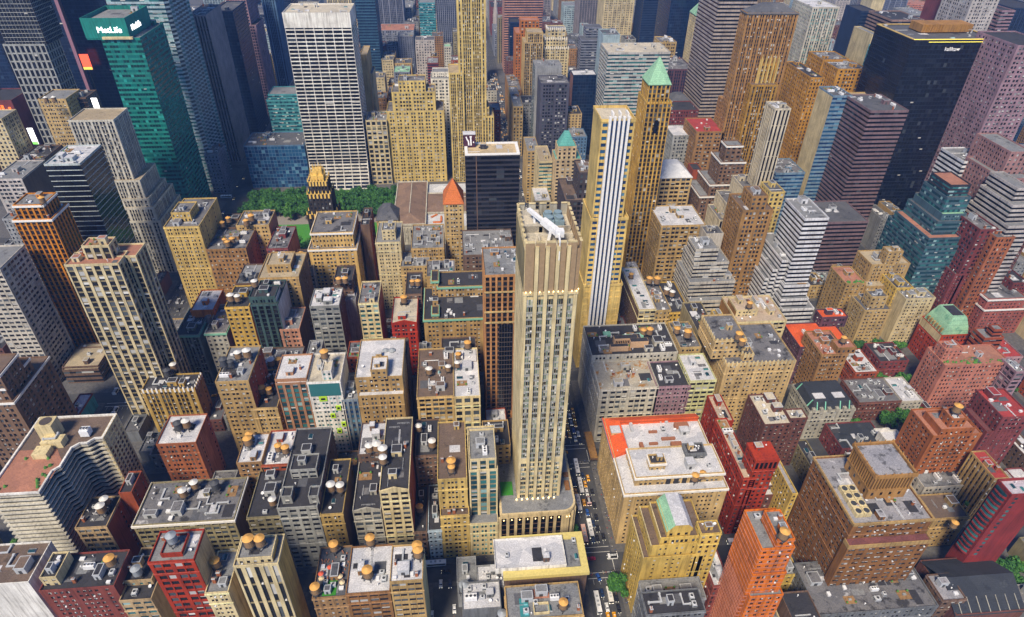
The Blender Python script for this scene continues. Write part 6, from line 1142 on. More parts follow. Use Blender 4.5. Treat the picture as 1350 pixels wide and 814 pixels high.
    # podium with the rounded corner
    P = MB(); a0, a1, b0, b1, h = 16.3, 57.5, 211.5, 262, 34.0
    def rounded(ins):
        pts = [(L(a0)+ins, b0-222+ins), ]; r_ = 7.5 - ins; cx, cy = L(a1)-7.5, b0-222+7.5
        for k in range(9): a = -math.pi/2 + math.pi/2*k/8; pts.append((cx + r_*math.cos(a), cy + r_*math.sin(a)))
        return pts + [(L(a1)-ins, b1-222), (L(a0)+ins, b1-222)]
    P.prism(rounded(.7), 0, h-1.2, 1); P.prism(rounded(0), h-3.2, h-.9, 0); P.prism(rounded(.1), h-.9, h-.2, 0)
    path = rounded(0)[0:10]; tot = []
    for (p, q), (u, v) in zip(path, path[1:] + [(L(a1), b1-222)]):
        ln = math.hypot(u-p, v-q); n = max(1, round(ln/4.1)) if ln > 3 else 1
        for k in range(n): tot.append((p+(u-p)*k/n, q+(v-q)*k/n))
    for i, (p, q) in enumerate(tot):
        if 10 > i or i % 2 == 0 or i > 18: P.box(p-.75, p+.75, q-.15, q+1.3, 0, h-3.2, 0, True)
    for zz in range(4, 30, 4): P.prism(rounded(.62), zz, zz+.5, 2)
    P.build('podium', [W('cream'), GL('k'), W('umber')], t)
    m = MB(); pts = rounded(1.2); m.prism(pts, h-.25, h-.15); m.build('podium_terrace', RF('grey'), t)
    m = MB(); m.box(L(a0)+1.5, L(a0)+8, 2, 11, h-.1, h+.2); m.build('terrace_lawn', MATS['turf'] if 'turf' in MATS else plain_mat('turf', (.03,.20,.015), .95), t)
    m = MB(); m.box(L(53), L(55.5), 3, 9, h-.15, h+1.0); m.box(L(53), L(56), 12, 15, h-.15, h+.8); m.build('timber_pergola', W('rust'), t)
    lm = MB()
    for i, (p, q) in enumerate(tot[:10]): lm.cyl(p+2, q-.3, h-4.6, h-4.0, .24, .24, 6)
    for k in range(8): lm.cyl(L(a0)+9.5+k*2.9, -1.4, h, h+.7, .35, .35, 6)
    lm.build('terrace_lamps', MATS['warm lamp'], t)
langham()
def radiator():
    t = thing('tower_building', 'black brick tower with a gilded gothic crown before the park', 'tower', (-111, 488, 0)); k = plain_mat('coal brick', (.030,.024,.022), .7); g = MATS['gilt']
    m = MB(); B = [(-11.5,11.5,0,20,0,70),(-9,9,2,19,70,87),(-7.4,7.4,4,17,87,97)]
    for a, b_, c, d, z0, z1 in B: m.box(a, b_, c, d, z0, z1)
    for a, b_, c, d, z0, z1 in B:
        n = 6
        for i in range(n+1): x = a+(b_-a)*i/n; m.box(x-.4, x+.4, c-.5, c+.2, z0, z1+1)
        for i in range(5): y = c+(d-c)*i/4; m.box(b_-.2, b_+.5, y-.4, y+.4, z0, z1+1)
    m.build('wall', k, t)
    m = MB()
    for a, b_, c, d, z0, z1 in B:
        for i in range(7): x = a+(b_-a)*i/6; m.cyl(x, c-.2, z1+.8, z1+3.8, .75, .15, 6)
        for i in range(4): y = c+(d-c)*i/3; m.cyl(b_, y, z1+.8, z1+3.6, .7, .15, 6); m.cyl(a, y, z1+.8, z1+3.6, .7, .15, 6)
        for i in range(6): x = a+(b_-a)*(i+.5)/6; m.box(x-.7, x+.7, c-.35, c+.1, z1-3.2, z1+.9)
    m.build('gilded_finials', g, t)
    m = MB(); m.box(-5,5,5.5,15.5,97,102); m.box(-3.4,3.4,7,14,102,106)
    for i in range(8):
        a = 2*math.pi*i/8; m.cyl(5.6*math.cos(a), 10.5+5*math.sin(a), 97, 107, .7, .2, 6); m.cyl(3.6*math.cos(a+.4), 10.5+3.4*math.sin(a+.4), 102, 110, .5, .1, 6)
    m.build('gilded_crown', g, t)
    m = MB()
    for a, b_, c, d, z0, z1 in B:
        for i in range(6):
            x = a+(b_-a)*(i+.5)/6
            for q in range(int((z1-max(z0,30))/3.6)): zz = z1-5.6-q*3.6; m.quad((x-.6,c-.06,zz),(x+.6,c-.06,zz),(x+.6,c-.06,zz+1.9),(x-.6,c-.06,zz+1.9))
    m.build('window', GL('d'), t)['kind'] = 'stuff'
radiator()
def library():
    t = thing('library_building', 'marble library with long brown hipped roofs beside the park', 'library', (-46, 556, 0)); st = W('whitestone')
    m = MB(); m.box(-16, 15, 0, 96, 0, 22); m.box(15, 92, 26, 70, 0, 20.5); m.box(15, 60, 0, 26, 0, 19); m.box(15, 96, 72, 96, 0, 19); m.box(60,96,0,26,0,17)
    ring(m, -16, 15, 0, 96, 21, 23, .8, 0, .6); ring(m, 15.2, 92, 26, 70, 19.8, 21.4, .8, 0, .5)
    for k in range(11): m.box(-15+k*2.9, -14+k*2.9, -.7, 0, 4, 19)
    m.build('wall', st, t); rm = RF('library')
    def hip(x0, x1, y0, y1, z, h, along):
        q = MB(); c = (x1-x0)/2 if along == 'y' else (y1-y0)/2
        if along == 'y': ra, rb = ((x0+x1)/2, y0+c*.9), ((x0+x1)/2, y1-c*.9)
        else: ra, rb = (x0+c*.9, (y0+y1)/2), (x1-c*.9, (y0+y1)/2)
        A, B_, C_, D_ = (x0,y0,z),(x1,y0,z),(x1,y1,z),(x0,y1,z); E_, F_ = (*ra, z+h), (*rb, z+h)
        if along == 'y': q.poly([A,B_,E_]); q.poly([B_,C_,F_,E_]); q.poly([C_,D_,F_]); q.poly([D_,A,E_,F_])
        else: q.poly([A,B_,F_,E_]); q.poly([B_,C_,F_]); q.poly([C_,D_,E_,F_]); q.poly([D_,A,E_])
        q.build('roof', rm, t)
        s_ = MB(); s_.bar(E_, F_, .7); s_.build('ridge', W('whitestone'), t)
    hip(-15.6, 14.6, .4, 95.6, 22, 5.5, 'y'); hip(14, 90, 27, 69, 20.6, 6, 'x')
    for q in ((15.5,59.5,.6,25.6),(15.5,95.5,72.5,95.5)): m = MB(); m.box(*q, 19, 19.15); m.build('flat_roof', RF('whitehip'), t)
    m = MB()
    for k in range(4): q = [(20+k*7+1.6*math.cos(math.pi*j/8), 25.93, 15+1.6*math.sin(math.pi*j/8)) for j in range(9)]; m.poly(([(q[-1][0], 25.93, 9)] + q[::-1] + [(q[0][0], 25.93, 9)])[::-1])
    for k in range(6): m.box(-13+k*4.6, -11.2+k*4.6, -.06, .1, 6, 11); m.box(-13+k*4.6, -11.2+k*4.6, -.06, .1, 13, 16)
    m.build('window', GL('k'), t)
    m = MB(); m.bar((30,8,19.5), (30,20,19.5), 1.8); m.bar((30,8,19.5), (22,8,19.5), 1.8); m.bar((20,18,19.6), (26,24,19.6), 1.6); m.build('copper_duct', plain_mat('orange pipe', (.55,.16,.04), .6), t)
library()
def golden_tower(T):
    x0, x1, y0, y1, H0 = T[0]; o = ((x0+x1)/2, y0); t = thing('tower_building', 'white-striped golden tower, white fins between blue glass strips', 'tower', (o[0], o[1], 0))
    wl = MB(); wn = Wins(t, o); L = lambda a: a-o[0]; gw = W('goldy2'); base = 0
    for i, (a0, a1, b0, b1, z) in enumerate(T):
        wl.box(L(a0)+.35, L(a1), b0-o[1]+.35, b1-o[1], base, z-1)
        facade(wl, wn, 'L2' if i == 0 else 'L', 's', a0, a1, b0, b1, base, z-1, GL('b'), random.Random(1), o)
        facade(wl, wn, 'S1', 'w', a0+.35, a1, b0+.35, b1, base, z-1, GL('b'), random.Random(2), o)
        wl.box(L(a0), L(a0)+.34, b0-o[1]+.4, b1-o[1], base, z-1); ring(wl, L(a0), L(a1), b0-o[1], b1-o[1], z-1.4, z+.5, .5, 0, .3)
        base = z-2
    wl.build('wall', gw, t); wn.flush()
    a0, a1, b0, b1, z = T[-1]; c0, c1 = a0+(a1-a0)*.24, a0+(a1-a0)*.78; yf = T[0][2]-o[1]
    m = MB(); m.box(L(c0), L(c1), yf-.7, yf+4, 12, z-.5); m.build('glass_strip', GL('b'), t)
    m = MB()
    for k in range(int((z-14)/3.4)): m.box(L(c0), L(c1), yf-.76, yf-.6, 13+k*3.4, 14+k*3.4)
    m.build('spandrel', plain_mat('navy spandrel', (.02,.03,.06), .5), t)
    m = MB()
    for k in range(5): X = c0 + k*(c1-c0)/4; m.box(L(X)-.7, L(X)+.7, yf-1.6, yf+.2, 12, z+2.4)
    for k in (1,2,3): m.box(L(c0)+k*4.5-1.5, L(c0)+k*4.5-.6, 6, 12, z-1, z+2)
    m.build('white_fin', MATS['cornice white'], t)
    r_ = MB(); r_.box(L(a0)+.6, L(a1)-.6, b0-o[1]+.6, b1-o[1]-.6, z-1.05, z-.9); r_.build('roof', RF('cream'), t)
golden_tower(FIFTH425)
def ziggurat(P, H):
    xs = [p[0] for p in P]; ys = [p[1] for p in P]; o = (sum(xs)/len(xs), min(ys)); t = thing('apartment_building', 'white apartment block of jagged balcony bands, terracotta deck on its roof', 'apartment building', (o[0], o[1], 0))
    q = [(x-o[0], y-o[1]) for x, y in P]
    def inset(pts, d):
        n = len(pts); out = []
        for i in range(n):
            p0, p1, p2 = Vector(pts[i-1]), Vector(pts[i]), Vector(pts[(i+1) % n]); e0 = (p1-p0).normalized(); e1 = (p2-p1).normalized()
            n0 = Vector((-e0.y, e0.x)); n1 = Vector((-e1.y, e1.x)); b = (n0+n1); l = b.length; b = b/l if l > .1 else n0
            out.append(tuple(p1 + b*(d/max(.5, b.dot(n0)))))
        return out
    m = MB(); core = inset(q, 1.25); m.prism(core, 0, H-1.3); m.build('glass_core', GL('k'), t)
    w_ = W('whitestone'); n = int(H/3.05)
    for k in range(n):
        z = H-2.2-k*3.05
        m = MB(); m.prism(q, z, z+.82, 0); m.build('balcony_band', w_, t)
    m = MB(); i0 = inset(q, .9)
    for i in range(len(q)):
        p, r_ = q[i], q[(i+1) % len(q)]; s_, u = i0[i], i0[(i+1) % len(q)]
        m.loft([[(*p, H-.9), (*r_, H-.9), (*u, H-.9), (*s_, H-.9)], [(*p, H+.3), (*r_, H+.3), (*u, H+.3), (*s_, H+.3)]])
    m.build('parapet', W('white'), t)
    return t, o, q
zt, zo, zq = ziggurat(ZIGP, ZIGH)
def zig_top():
    t, o, q, H = zt, zo, zq, ZIGH
    m = MB(); m.prism(q, H-1.0, H-.7); m.build('roof', RF('brown'), t)
    x = lambda a: a-o[0]; y = lambda b_: b_-o[1]
    m = MB(); m.poly([(x(a), y(b_), H-.6) for a, b_ in ZIGT]); m.build('terrace', RF('terra'), t)
    m = MB(); a, b_ = ZIGC; m.box(x(a)-4, x(a)+4, y(b_)-3.5, y(b_)+3.5, H-1, H+9.5); m.cyl(x(a), y(b_), H+9.5, H+9.7, 2.8, 2.8, 18, 1); m.box(x(a)-1, x(a)+9, y(b_)-9, y(b_)-3.5, H-1, H+3.4); m.box(x(a)-2, x(a)+5, y(b_)-16, y(b_)-10, H-1, H+2.6); m.build('bulkhead', [W('cream3'), RF('umberroof')], t)
    u = link('cooling_unit', UNITS['cooling_unit'], t, (x(a)+17, y(b_)-1, H-.7)); u.scale = (.9, 1.6, 1.9)
    u = link('duct', UNITS['duct'], t, (x(a)+4, y(b_)-7, H+3.4))
    m = MB()
    rr = random.Random(3)
    for k in range(14):
        p = rr.choice(ZIGT); c = (sum(v[0] for v in ZIGT)/len(ZIGT), sum(v[1] for v in ZIGT)/len(ZIGT)); f = rr.uniform(.3, .85); m.cyl(x(c[0]+(p[0]-c[0])*f), y(c[1]+(p[1]-c[1])*f), H-.6, H+.6, .9, .4, 7)
    m.build('planter_shrubs', plain_mat('planting green', (.07,.20,.035), .9, var=.5), t)['kind'] = 'stuff'
    # plain punched flank of the north wing
    (xa, ya), (xb, yb) = ZIGE; wn = Wins(t, o); wl = MB(); wl.box(x(xa)-1.2, x(xa)+.25, y(ya), y(yb), 0, H+.2); wl.build('wall', W('cream3'), t)
    for k in range(int(H/3.05)-1):
        for j in range(5):
            wn.add('x', xa+.27, ya+(yb-ya)*(j+.6)/5.4, H-3-k*3.05, 1.7, 1.7, GL('k'), 1)
    wn.flush()
zig_top()
# advertising screens among the western towers
def screen(px, py, Y, w_, h, mats, label):
    p = at_pix(px, py, Y); m = MB(); m.box(-w_/2, w_/2, 0, .6, -h/2, h/2, 0, True); m.box(-w_/2, w_/2, -.1, 0, -h/2, -h/2+h*.16, 1, True); m.box(-.5,.5,.6,1.4,-p[2],0,2)
    o = m.build('advertising_screen', [mats[0], mats[1], MATS['iron']], None, p); o['label'] = label; o['category'] = 'screen'
def at_pix(u, v, Y):
    d = cr*((u-675)/FPX) - cu*((v-407)/FPX) + fwd; k = Y/d.y; return (d.x*k, Y, EYE+d.z*k)
screen(126.5, 139, 625, 5, 13, (MATS['white glow'], MATS['magenta glow']), 'glowing white screen with a pink foot beside the emerald tower')
screen(113, 82, 760, 9, 16, (MATS['red glow'], MATS['yellow glow']), 'red and yellow lit screen high between the dark towers')
screen(43, 180, 640, 5, 16, (MATS['white glow'], MATS['green glow']), 'white lit screen near the brown air handler box')
def gnd(u, v, z=0):
    d = cr*((u-675)/FPX) - cu*((v-407)/FPX) + fwd; k = (z-EYE)/d.z; return (d.x*k, d.y*k, z)
# sidewalk canopy
def canopy():
    t = thing('sidewalk_canopy', 'brown plank scaffold canopy along the pavement beside the white grid block', 'canopy', (80.6, 271, 0))
    m = MB(); m.box(-2.6, 2.6, 0, 24, 3.6, 4.0, 0, True); m.build('plank_deck', W('brownt'), t)
    m = MB(); m.box(-2.7,-2.5,0,24,4,5,0); m.box(-2.5,2.5,-.1,.1,4,5); m.build('guard_board', W('umber'), t)
    for k in range(7):
        for X in (-2.4, 2.4): m = MB(); m.box(X-.1, X+.1, k*3.9, k*3.9+.2, 0, 3.6); m.build('post', MATS['iron'], t)
    t2 = thing('sidewalk_canopy', 'grey-brown scaffold canopy beside the yellow ziggurat', 'canopy', (81.0, 178, 0))
    m = MB(); m.box(-1.8, 1.6, 0, 13, 3.4, 3.8, 0, True); m.build('plank_deck', W('umber'), t2)
    for k in range(4):
        for X in (-1.7, 1.5): m = MB(); m.box(X-.1, X+.1, k*4.1, k*4.1+.2, 0, 3.4); m.build('post', MATS['iron'], t2)
canopy()
# ------------------------------------------------------------------ vehicles
def car_proto(kind, col, taxi=False):
    nm = 'taxi' if taxi else 'car'; t = thing(nm, 'x', nm, (0,0,-400)); paint = plain_mat('paint ' + kind, col, .3, var=.03)
    m = MB(); r_ = lambda w_, a, b_, z: [(-w_, a, z), (w_, a, z), (w_, b_, z), (-w_, b_, z)]
    m.loft([r_(.86,-2.3,2.3,.28), r_(.93,-2.38,2.38,.5), r_(.92,-2.36,2.36,.78), r_(.84,-2.2,2.25,.95)]); m.loft([r_(.80,-1.5,1.0,.94), r_(.68,-1.15,.45,1.42), r_(.62,-1.0,.3,1.47)]); m.build('body', paint, t)
    m = MB()
    m.quad((-.70,.62,1.36),(-.80,1.06,.97),(.80,1.06,.97),(.70,.62,1.36)); m.quad((.68,-1.26,1.36),(.78,-1.56,.98),(-.78,-1.56,.98),(-.68,-1.26,1.36)); m.quad((.80,-1.4,.98),(.81,.9,.98),(.705,.5,1.36),(.705,-1.1,1.36)); m.quad((-.81,.9,.98),(-.80,-1.4,.98),(-.705,-1.1,1.36),(-.705,.5,1.36)); m.build('glazing', GL('k'), t)
    for X in (-.82, .82):
        for Yw in (-1.4, 1.42):
            m = MB(); rg = lambda x: [(x, Yw+.32*math.cos(a*math.pi/5), .32+.32*math.sin(a*math.pi/5)) for a in range(10)]
            m.loft([rg(X-.12), rg(X+.12)]); m.poly(rg(X-.12)[::-1]); m.build('wheel', MATS['unit dark'], t)
    m = MB(); m.box(-.8,-.5,2.33,2.42,.55,.72); m.box(.5,.8,2.33,2.42,.55,.72); m.build('headlight', plain_mat('headlight', (1,.92,.7), emit=2.0), t)
    if taxi: m = MB(); m.box(-.35,.35,-.5,-.15,1.47,1.68); m.build('roof_sign', MATS['unit white'], t)
    return t
def bus_proto(kind, col, ln=11.6, top=(.84,.84,.83), h=3.1):
    t = thing('bus' if ln > 7 else 'van', 'x', 'bus' if ln > 7 else 'van', (0,0,-400)); a = ln/2; m = MB()
    m.box(-1.27,1.27,-a,a,.35,h-.12,0,True); m.box(-1.18,1.18,-a+.1,a-.1,h-.12,h,1); m.build('body', [plain_mat('paint ' + kind, col, .35, var=.03), plain_mat('bus roof ' + kind, top, .5, var=.06)], t)
    m = MB(); m.box(-1.3,1.3,-a+.5,a-1.4,1.45,2.4); m.box(-1.1,1.1,a-.02,a+.04,1.2,2.6); m.build('glazing', GL('k'), t)
    m = MB(); 
    for q in (-a*.45, 0, a*.4): m.box(-.6,.6,q-.55,q+.55,h,h+.22)
    m.build('roof_hatch', MATS['unit grey'], t)
    for X in (-1.14, 1.14):
        for Yw in (-a*.55, a*.62):
            m = MB(); rg = lambda x: [(x, Yw+.48*math.cos(k*math.pi/5), .48+.48*math.sin(k*math.pi/5)) for k in range(10)]
            m.loft([rg(X-.15), rg(X+.15)]); m.build('wheel', MATS['unit dark'], t)
    m = MB(); m.box(-1.1,-.7,a,a+.06,.7,.95); m.box(.7,1.1,a,a+.06,.7,.95); m.build('headlight', plain_mat('headlight', (1,.92,.7), emit=2.0), t)
    return t
VC = dict(taxi=(.78,.36,.01), white=(.70,.71,.72), dark=(.02,.022,.03), blue=(.03,.10,.36), navy=(.02,.04,.10), red=(.40,.03,.03), crimson=(.36,.02,.07), silver=(.40,.42,.44), green=(.18,.45,.03), orange=(.75,.14,.04))
PROTO = {}
def vehicle(kind, x, y, rz, label, group):
    if kind not in PROTO:
        PROTO[kind] = bus_proto('white bus', (.62,.64,.66)) if kind == 'bus' else bus_proto('tour bus', (.62,.30,.24), 11.6, (.70,.45,.38)) if kind == 'tourbus' else bus_proto('shuttle', (.60,.58,.54), 8.6, (.68,.66,.62), 2.9) if kind == 'shuttle' else bus_proto('white van', (.72,.73,.75), 5.6, (.75,.76,.78), 2.4) if kind == 'van' else bus_proto('pink van', (.55,.34,.36), 5.4, (.62,.42,.44), 2.3) if kind == 'pinkvan' else car_proto(kind, VC[kind], kind == 'taxi')
        t = PROTO[kind]; t.location = (x, y, .0); t.rotation_euler = (0,0,rz); t['label'] = label; t['group'] = group; return t
    return copy_tree(PROTO[kind], (x, y, .0), rz, label, group)
PLACED = []
WORDS = dict(taxi='yellow taxi', bus='white-roofed bus', tourbus='red-sided tour bus', shuttle='cream shuttle bus', van='white van', pinkvan='pink-roofed van', dark='black car', navy='dark navy car', blue='blue car', white='white car', red='red car', crimson='crimson car', silver='silver car', green='lime car', orange='orange-red car')
ORD = ['nearest','second nearest','third nearest','fourth nearest','fifth nearest','sixth nearest','seventh nearest','eighth nearest','ninth nearest','tenth nearest','eleventh nearest','twelfth nearest','thirteenth nearest','fourteenth nearest','fifteenth nearest','sixteenth nearest']
def vlist(ox, oy, s, items): 
    for kind, px, py, ew in items:
        hz = 1.6 if kind in ('bus','tourbus','shuttle') else 1.0
        p = gnd(ox+px/s, oy+py/s, hz); PLACED.append([kind, p[0], p[1], ew])
vlist(730, 690, 6.5615, [('tourbus',265,95,0),('bus',315,45,0),('bus',380,685,0),('shuttle',485,620,0),('crimson',325,302,1),('van',508,288,1),('blue',387,462,.25),('navy',418,600,0),('white',462,722,0),('dark',542,640,0),('dark',562,735,0),('dark',430,112,0),('dark',378,42,0),('navy',340,135,0),('dark',378,128,0),('taxi',472,805,0),('taxi',527,803,0)])
vlist(730, 570, 6.5615, [('bus',198,300,0),('bus',232,465,0),('bus',215,615,0),('taxi',297,393,0),('taxi',273,445,0),('taxi',190,510,0),('taxi',263,605,0),('taxi',92,172,1),('white',287,515,0),('pinkvan',303,600,0),('dark',333,512,0),('dark',352,628,0),('dark',367,732,0),('navy',180,440,0),('navy',250,370,0),('navy',122,455,0),('silver',133,525,0),('navy',155,620,0),('dark',135,290,0),('blue',292,690,0),('navy',342,788,0),('white',188,50,0),('white',213,10,0),('navy',230,75,0),('taxi',137,20,0),('orange',92,15,0)])
vlist(730, 450, 6.5615, [('taxi',165,597,0),('taxi',177,655,0),('taxi',188,712,0),('taxi',112,688,0),('taxi',122,748,0),('white',138,645,0),('silver',153,703,0),('blue',173,770,0),('navy',113,520,0),('dark',122,575,0)])
vlist(0, 690, 6.567, [('taxi',247,415,0),('taxi',375,280,0),('blue',268,485,0),('red',160,375,0),('red',265,255,0),('dark',100,480,0),('green',340,248,0)])
vlist(550, 700, 7.144, [('bus',172,305,1),('dark',270,380,1),('white',222,495,0),('navy',310,495,0),('white',350,730,0),('white',138,790,0)])
vlist(810, 650, 4.963, [('bus',805,315,1)])
vlist(270, 170, 4.963, [('bus',140,443,1),('blue',120,545,0),('taxi',255,320,0),('dark',215,370,0),('taxi',190,455,0),('white',48,515,0),('navy',70,560,0)])
cnt = {}
for kind, x, y, ew in sorted(PLACED, key=lambda q: q[2]):
    place = 'in the parking lot' if -21 < x < -4 and y < 192 else 'on the far-left avenue' if x < -225 and y < 400 else 'at the park corner' if x < -200 else 'on the side street' if not 55 < x < 85 else 'crossing the avenue junction' if ew == 1 else 'on the near avenue'
    key = (kind, place); cnt[key] = cnt.get(key, 0) + 1
    tot_ = sum(1 for q in PLACED if q[0] == kind)
    lab = f"{WORDS[kind]} {place}, {ORD[min(cnt[key]-1, 15)]} of its colour there" if kind not in ('bus','shuttle','tourbus','van','pinkvan') else f"{WORDS[kind]} {place}, {ORD[cnt[key]-1]} one there"
    vehicle(kind, x, y, (math.pi/2 if ew == 1 else math.pi + ew), lab, 'vehicles on the streets')
rv = random.Random(11)
yy = 688.0
while yy < 1130:
    for X in (64.2, 67.4, 70.6, 73.8, 76.6):
        if rv.random() < (.66 if yy < 950 else .45):
            kd = rv.choice(['taxi','taxi','taxi','dark','white','silver','navy','dark'])
            vehicle(kd, X+rv.uniform(-.3,.3), yy+rv.uniform(-1.5,1.5), math.pi, WORDS[kd] + ' in the dense traffic far up the avenue', 'far avenue traffic: ' + WORDS[kd])
    yy += 8.6
for yy in range(262, 520, 11):
    for X in (-246, -242.6, -238.6, -234.8, -230.6):
        if rv.random() < .42:
            kd = rv.choice(['taxi','dark','white','navy','silver','dark','van']); vehicle(kd, X, yy+rv.uniform(-2,2), 0, WORDS[kd] + ' driving on the avenue among the western towers', 'western avenue traffic: ' + WORDS[kd])
for k_ in (37, 38, 39):
    for q in range(-215, 50, 13):
        if rv.random() < .55:
            kd = rv.choice(['taxi','dark','white','navy','silver','van']); vehicle(kd, q+rv.uniform(-3,3), ST[k_]+rv.choice((-3.6,3.6)), math.pi/2, WORDS[kd] + ' in a side street between the lofts', 'side street vehicles: ' + WORDS[kd])
for yy in range(400, 680, 9):
    for X in (64.2, 67.6, 74.2):
        if rv.random() < .5:
            kd = rv.choice(['taxi','dark','white','navy','silver']); vehicle(kd, X, yy+rv.uniform(-2,2), math.pi, WORDS[kd] + ' on the half-hidden middle stretch of the avenue', 'mid avenue traffic: ' + WORDS[kd])
# ------------------------------------------------------------------ trees
def leaf_mats():
    m, nt, n, b = newmat('leaves'); geo = node(nt, "ShaderNodeNewGeometry"); oi = node(nt, "ShaderNodeObjectInfo")
    ad = node(nt, "ShaderNodeMath", operation='MULTIPLY_ADD'); nt.links.new(geo.outputs["Random Per Island"], ad.inputs[0]); ad.inputs[1].default_value = .6; 
    mm = node(nt, "ShaderNodeMath", operation='MULTIPLY'); nt.links.new(oi.outputs["Random"], mm.inputs[0]); mm.inputs[1].default_value = .4; nt.links.new(mm.outputs[0], ad.inputs[2])
    r1 = ramp(nt, [(0, (.008,.045,.010)), (.45, (.022,.11,.016)), (.85, (.060,.19,.022)), (1, (.14,.30,.04))]); nt.links.new(ad.outputs[0], r1.inputs[0]); nt.links.new(r1.outputs[0], b.inputs["Base Color"]); b.inputs["Roughness"].default_value = .75; MATS['leaves'] = m
leaf_mats()
def tree_proto(seed, r_, h):
    rg = random.Random(seed); t = thing('tree', 'x', 'tree', (0,0,-300)); m = MB()
    m.cyl(0,0,0,h*.5,.32,.2,7)
    for k in range(6):
        a = k*1.05+rg.random(); m.bar((0,0,h*.35+k*.2), (math.cos(a)*r_*.6, math.sin(a)*r_*.6, h*.66+rg.random()), .16)
    m.build('trunk', W('umber'), t)
    bl = [(rg.uniform(-.62,.62)*r_, rg.uniform(-.62,.62)*r_, h*.62+rg.uniform(-.22,.30)*h, r_*rg.uniform(.30,.52)) for _ in range(13)] + [(0,0,h*.68,r_*.55)]
    m = MB()
    for cx, cy, cz, q in bl:
        for _ in range(int(95*q*q/ (r_*r_*.16))):
            d = Vector((rg.gauss(0,1), rg.gauss(0,1), rg.gauss(0,1)+.25)).normalized(); p = Vector((cx,cy,cz)) + d*q*(rg.random()**.35); s_ = rg.uniform(.28,.62)
            n_ = (d + Vector((rg.uniform(-.7,.7), rg.uniform(-.7,.7), rg.uniform(-.2,.9)))).normalized(); a = n_.orthogonal().normalized(); b_ = n_.cross(a)
            m.quad(tuple(p-a*s_-b_*s_*.7), tuple(p+a*s_-b_*s_*.7), tuple(p+a*s_+b_*s_*.7), tuple(p-a*s_+b_*s_*.7))
    m.build('crown', MATS['leaves'], t); return t
TP = [tree_proto(1, 5.4, 13), tree_proto(2, 6.2, 14), tree_proto(3, 4.6, 11), tree_proto(4, 3.4, 8.5)]; TUSED = [0,0,0,0]
def tree(x, y, k, label, group=None, sc=1.0):
    rz = random.Random(x*13+y).uniform(0, 6)
    if not TUSED[k]: t = TP[k]; TUSED[k] = 1; t.location = (x, y, .1); t['label'] = label
    else: t = copy_tree(TP[k], (x, y, .1), rz, label)
    t.scale = (sc, sc, sc)
    if group: t['group'] = group
rt = random.Random(5)
m = MB(); m.quad((-205,560,.15),(-78,560,.15),(-78,604,.15),(-205,604,.15)); o = m.build('lawn', plain_mat('lawn green', (.05,.22,.025), .95, var=.25)); structure(o); o['label'] = 'open green lawn'
m = MB(); m.quad((-222,527,.145),(-66,527,.145),(-66,660,.145),(-222,660,.145)); structure(m.build('park_path', plain_mat('gravel path', (.24,.22,.20), .95)))
for j, yv in enumerate((612, 621, 630, 639, 648, 656)):
    for i in range(17):
        x = -216 + i*9.0 + (4.5 if j % 2 else 0) + rt.uniform(-1.2,1.2)
        if j == 0 and -190 < x < -95 and rt.random() < .5: continue
        tree(x, yv+rt.uniform(-1.2,1.2), rt.choice((0,1,0,2)), 'leafy plane tree in the grove on the far side of the park', 'park grove, far side', rt.uniform(1.0,1.3))
for j, yv in enumerate((534, 543, 552)):
    for i in range(17):
        x = -216 + i*9.0 + (4.5 if j % 2 else 0); 
        tree(x+rt.uniform(-1,1), yv+rt.uniform(-1,1), rt.choice((0,1,2)), 'leafy plane tree in the grove on the near side of the park lawn', 'park grove, near side', rt.uniform(.85,1.1))
for i, yv in enumerate((592, 602)):
    tree(-212, yv, 0, 'plane tree at the street end of the park lawn', 'park lawn end trees'); tree(-74, yv, 1, 'plane tree between the park lawn and the library', 'park library end trees')
for (c, r_, px, py, k, lab) in ((4,3,150,330,1,'big round street tree below the mansard mansion'),(4,3,232,345,2,'small yellowish tree beside the big one below the mansard mansion'),(4,3,450,325,1,'dark street tree in front of the brick town houses, left one'),(4,3,560,300,1,'dark street tree in front of the brick town houses, right one'),(4,3,640,265,2,'street tree at the corner of the salmon slab'),(4,3,780,575,1,'dark tree at the left foot of the rust apartment house'),(4,3,850,590,0,'dark tree before the middle of the rust apartment house'),(4,3,1000,620,1,'broad tree right of the rust apartment house'),(4,3,1080,660,0,'dark tree behind the museum annex, on the right'),(4,3,180,590,2,'bushy tree below the slate mansion'),(4,4,860,95,0,'tree in the garden beside the museum annex'),(4,4,980,60,2,'small tree at the corner of the museum annex garden'),
    (4,2,270,620,2,'street tree at the foot of the tan stepped tower'),(4,2,390,612,2,'street tree between the tan tower and cream slab'),(4,2,525,618,2,'street tree before the cream apartment slab'),(4,3,310,40,0,'courtyard tree behind the mansard mansion'),(4,3,415,50,2,'pale courtyard tree behind the brick row'),(4,3,540,45,0,'courtyard tree by the brick mint-roofed tower'),(4,3,1170,150,1,'dark street tree right of the salmon slab'),(4,3,1250,120,2,'dark street tree near the white arched flats'),
    (3,4,20,615,1,'round dark tree on the pavement by the yellow ziggurat'),(0,4,85,365,2,'street tree on the far-left avenue, upper one'),(0,4,45,430,2,'street tree on the far-left avenue, lower one'),(2,4,1050,150,3,'small green tree by the rounded podium corner'),(2,4,1070,230,3,'small tree below the rounded podium corner'),(4,4,1200,520,1,'ivy-dark tree beside the wine red tower'),(4,4,1270,600,1,'dark tree at the lower right corner'),(4,4,1290,480,0,'bushy tree right of the wine red tower'),(4,4,1090,690,2,'dark tree by the church ridge')):
    s_ = 4.963; p = gnd(270*c+px/s_, [0,170,330,490,650][r_]+py/s_, 8); tree(p[0], p[1], k, lab)

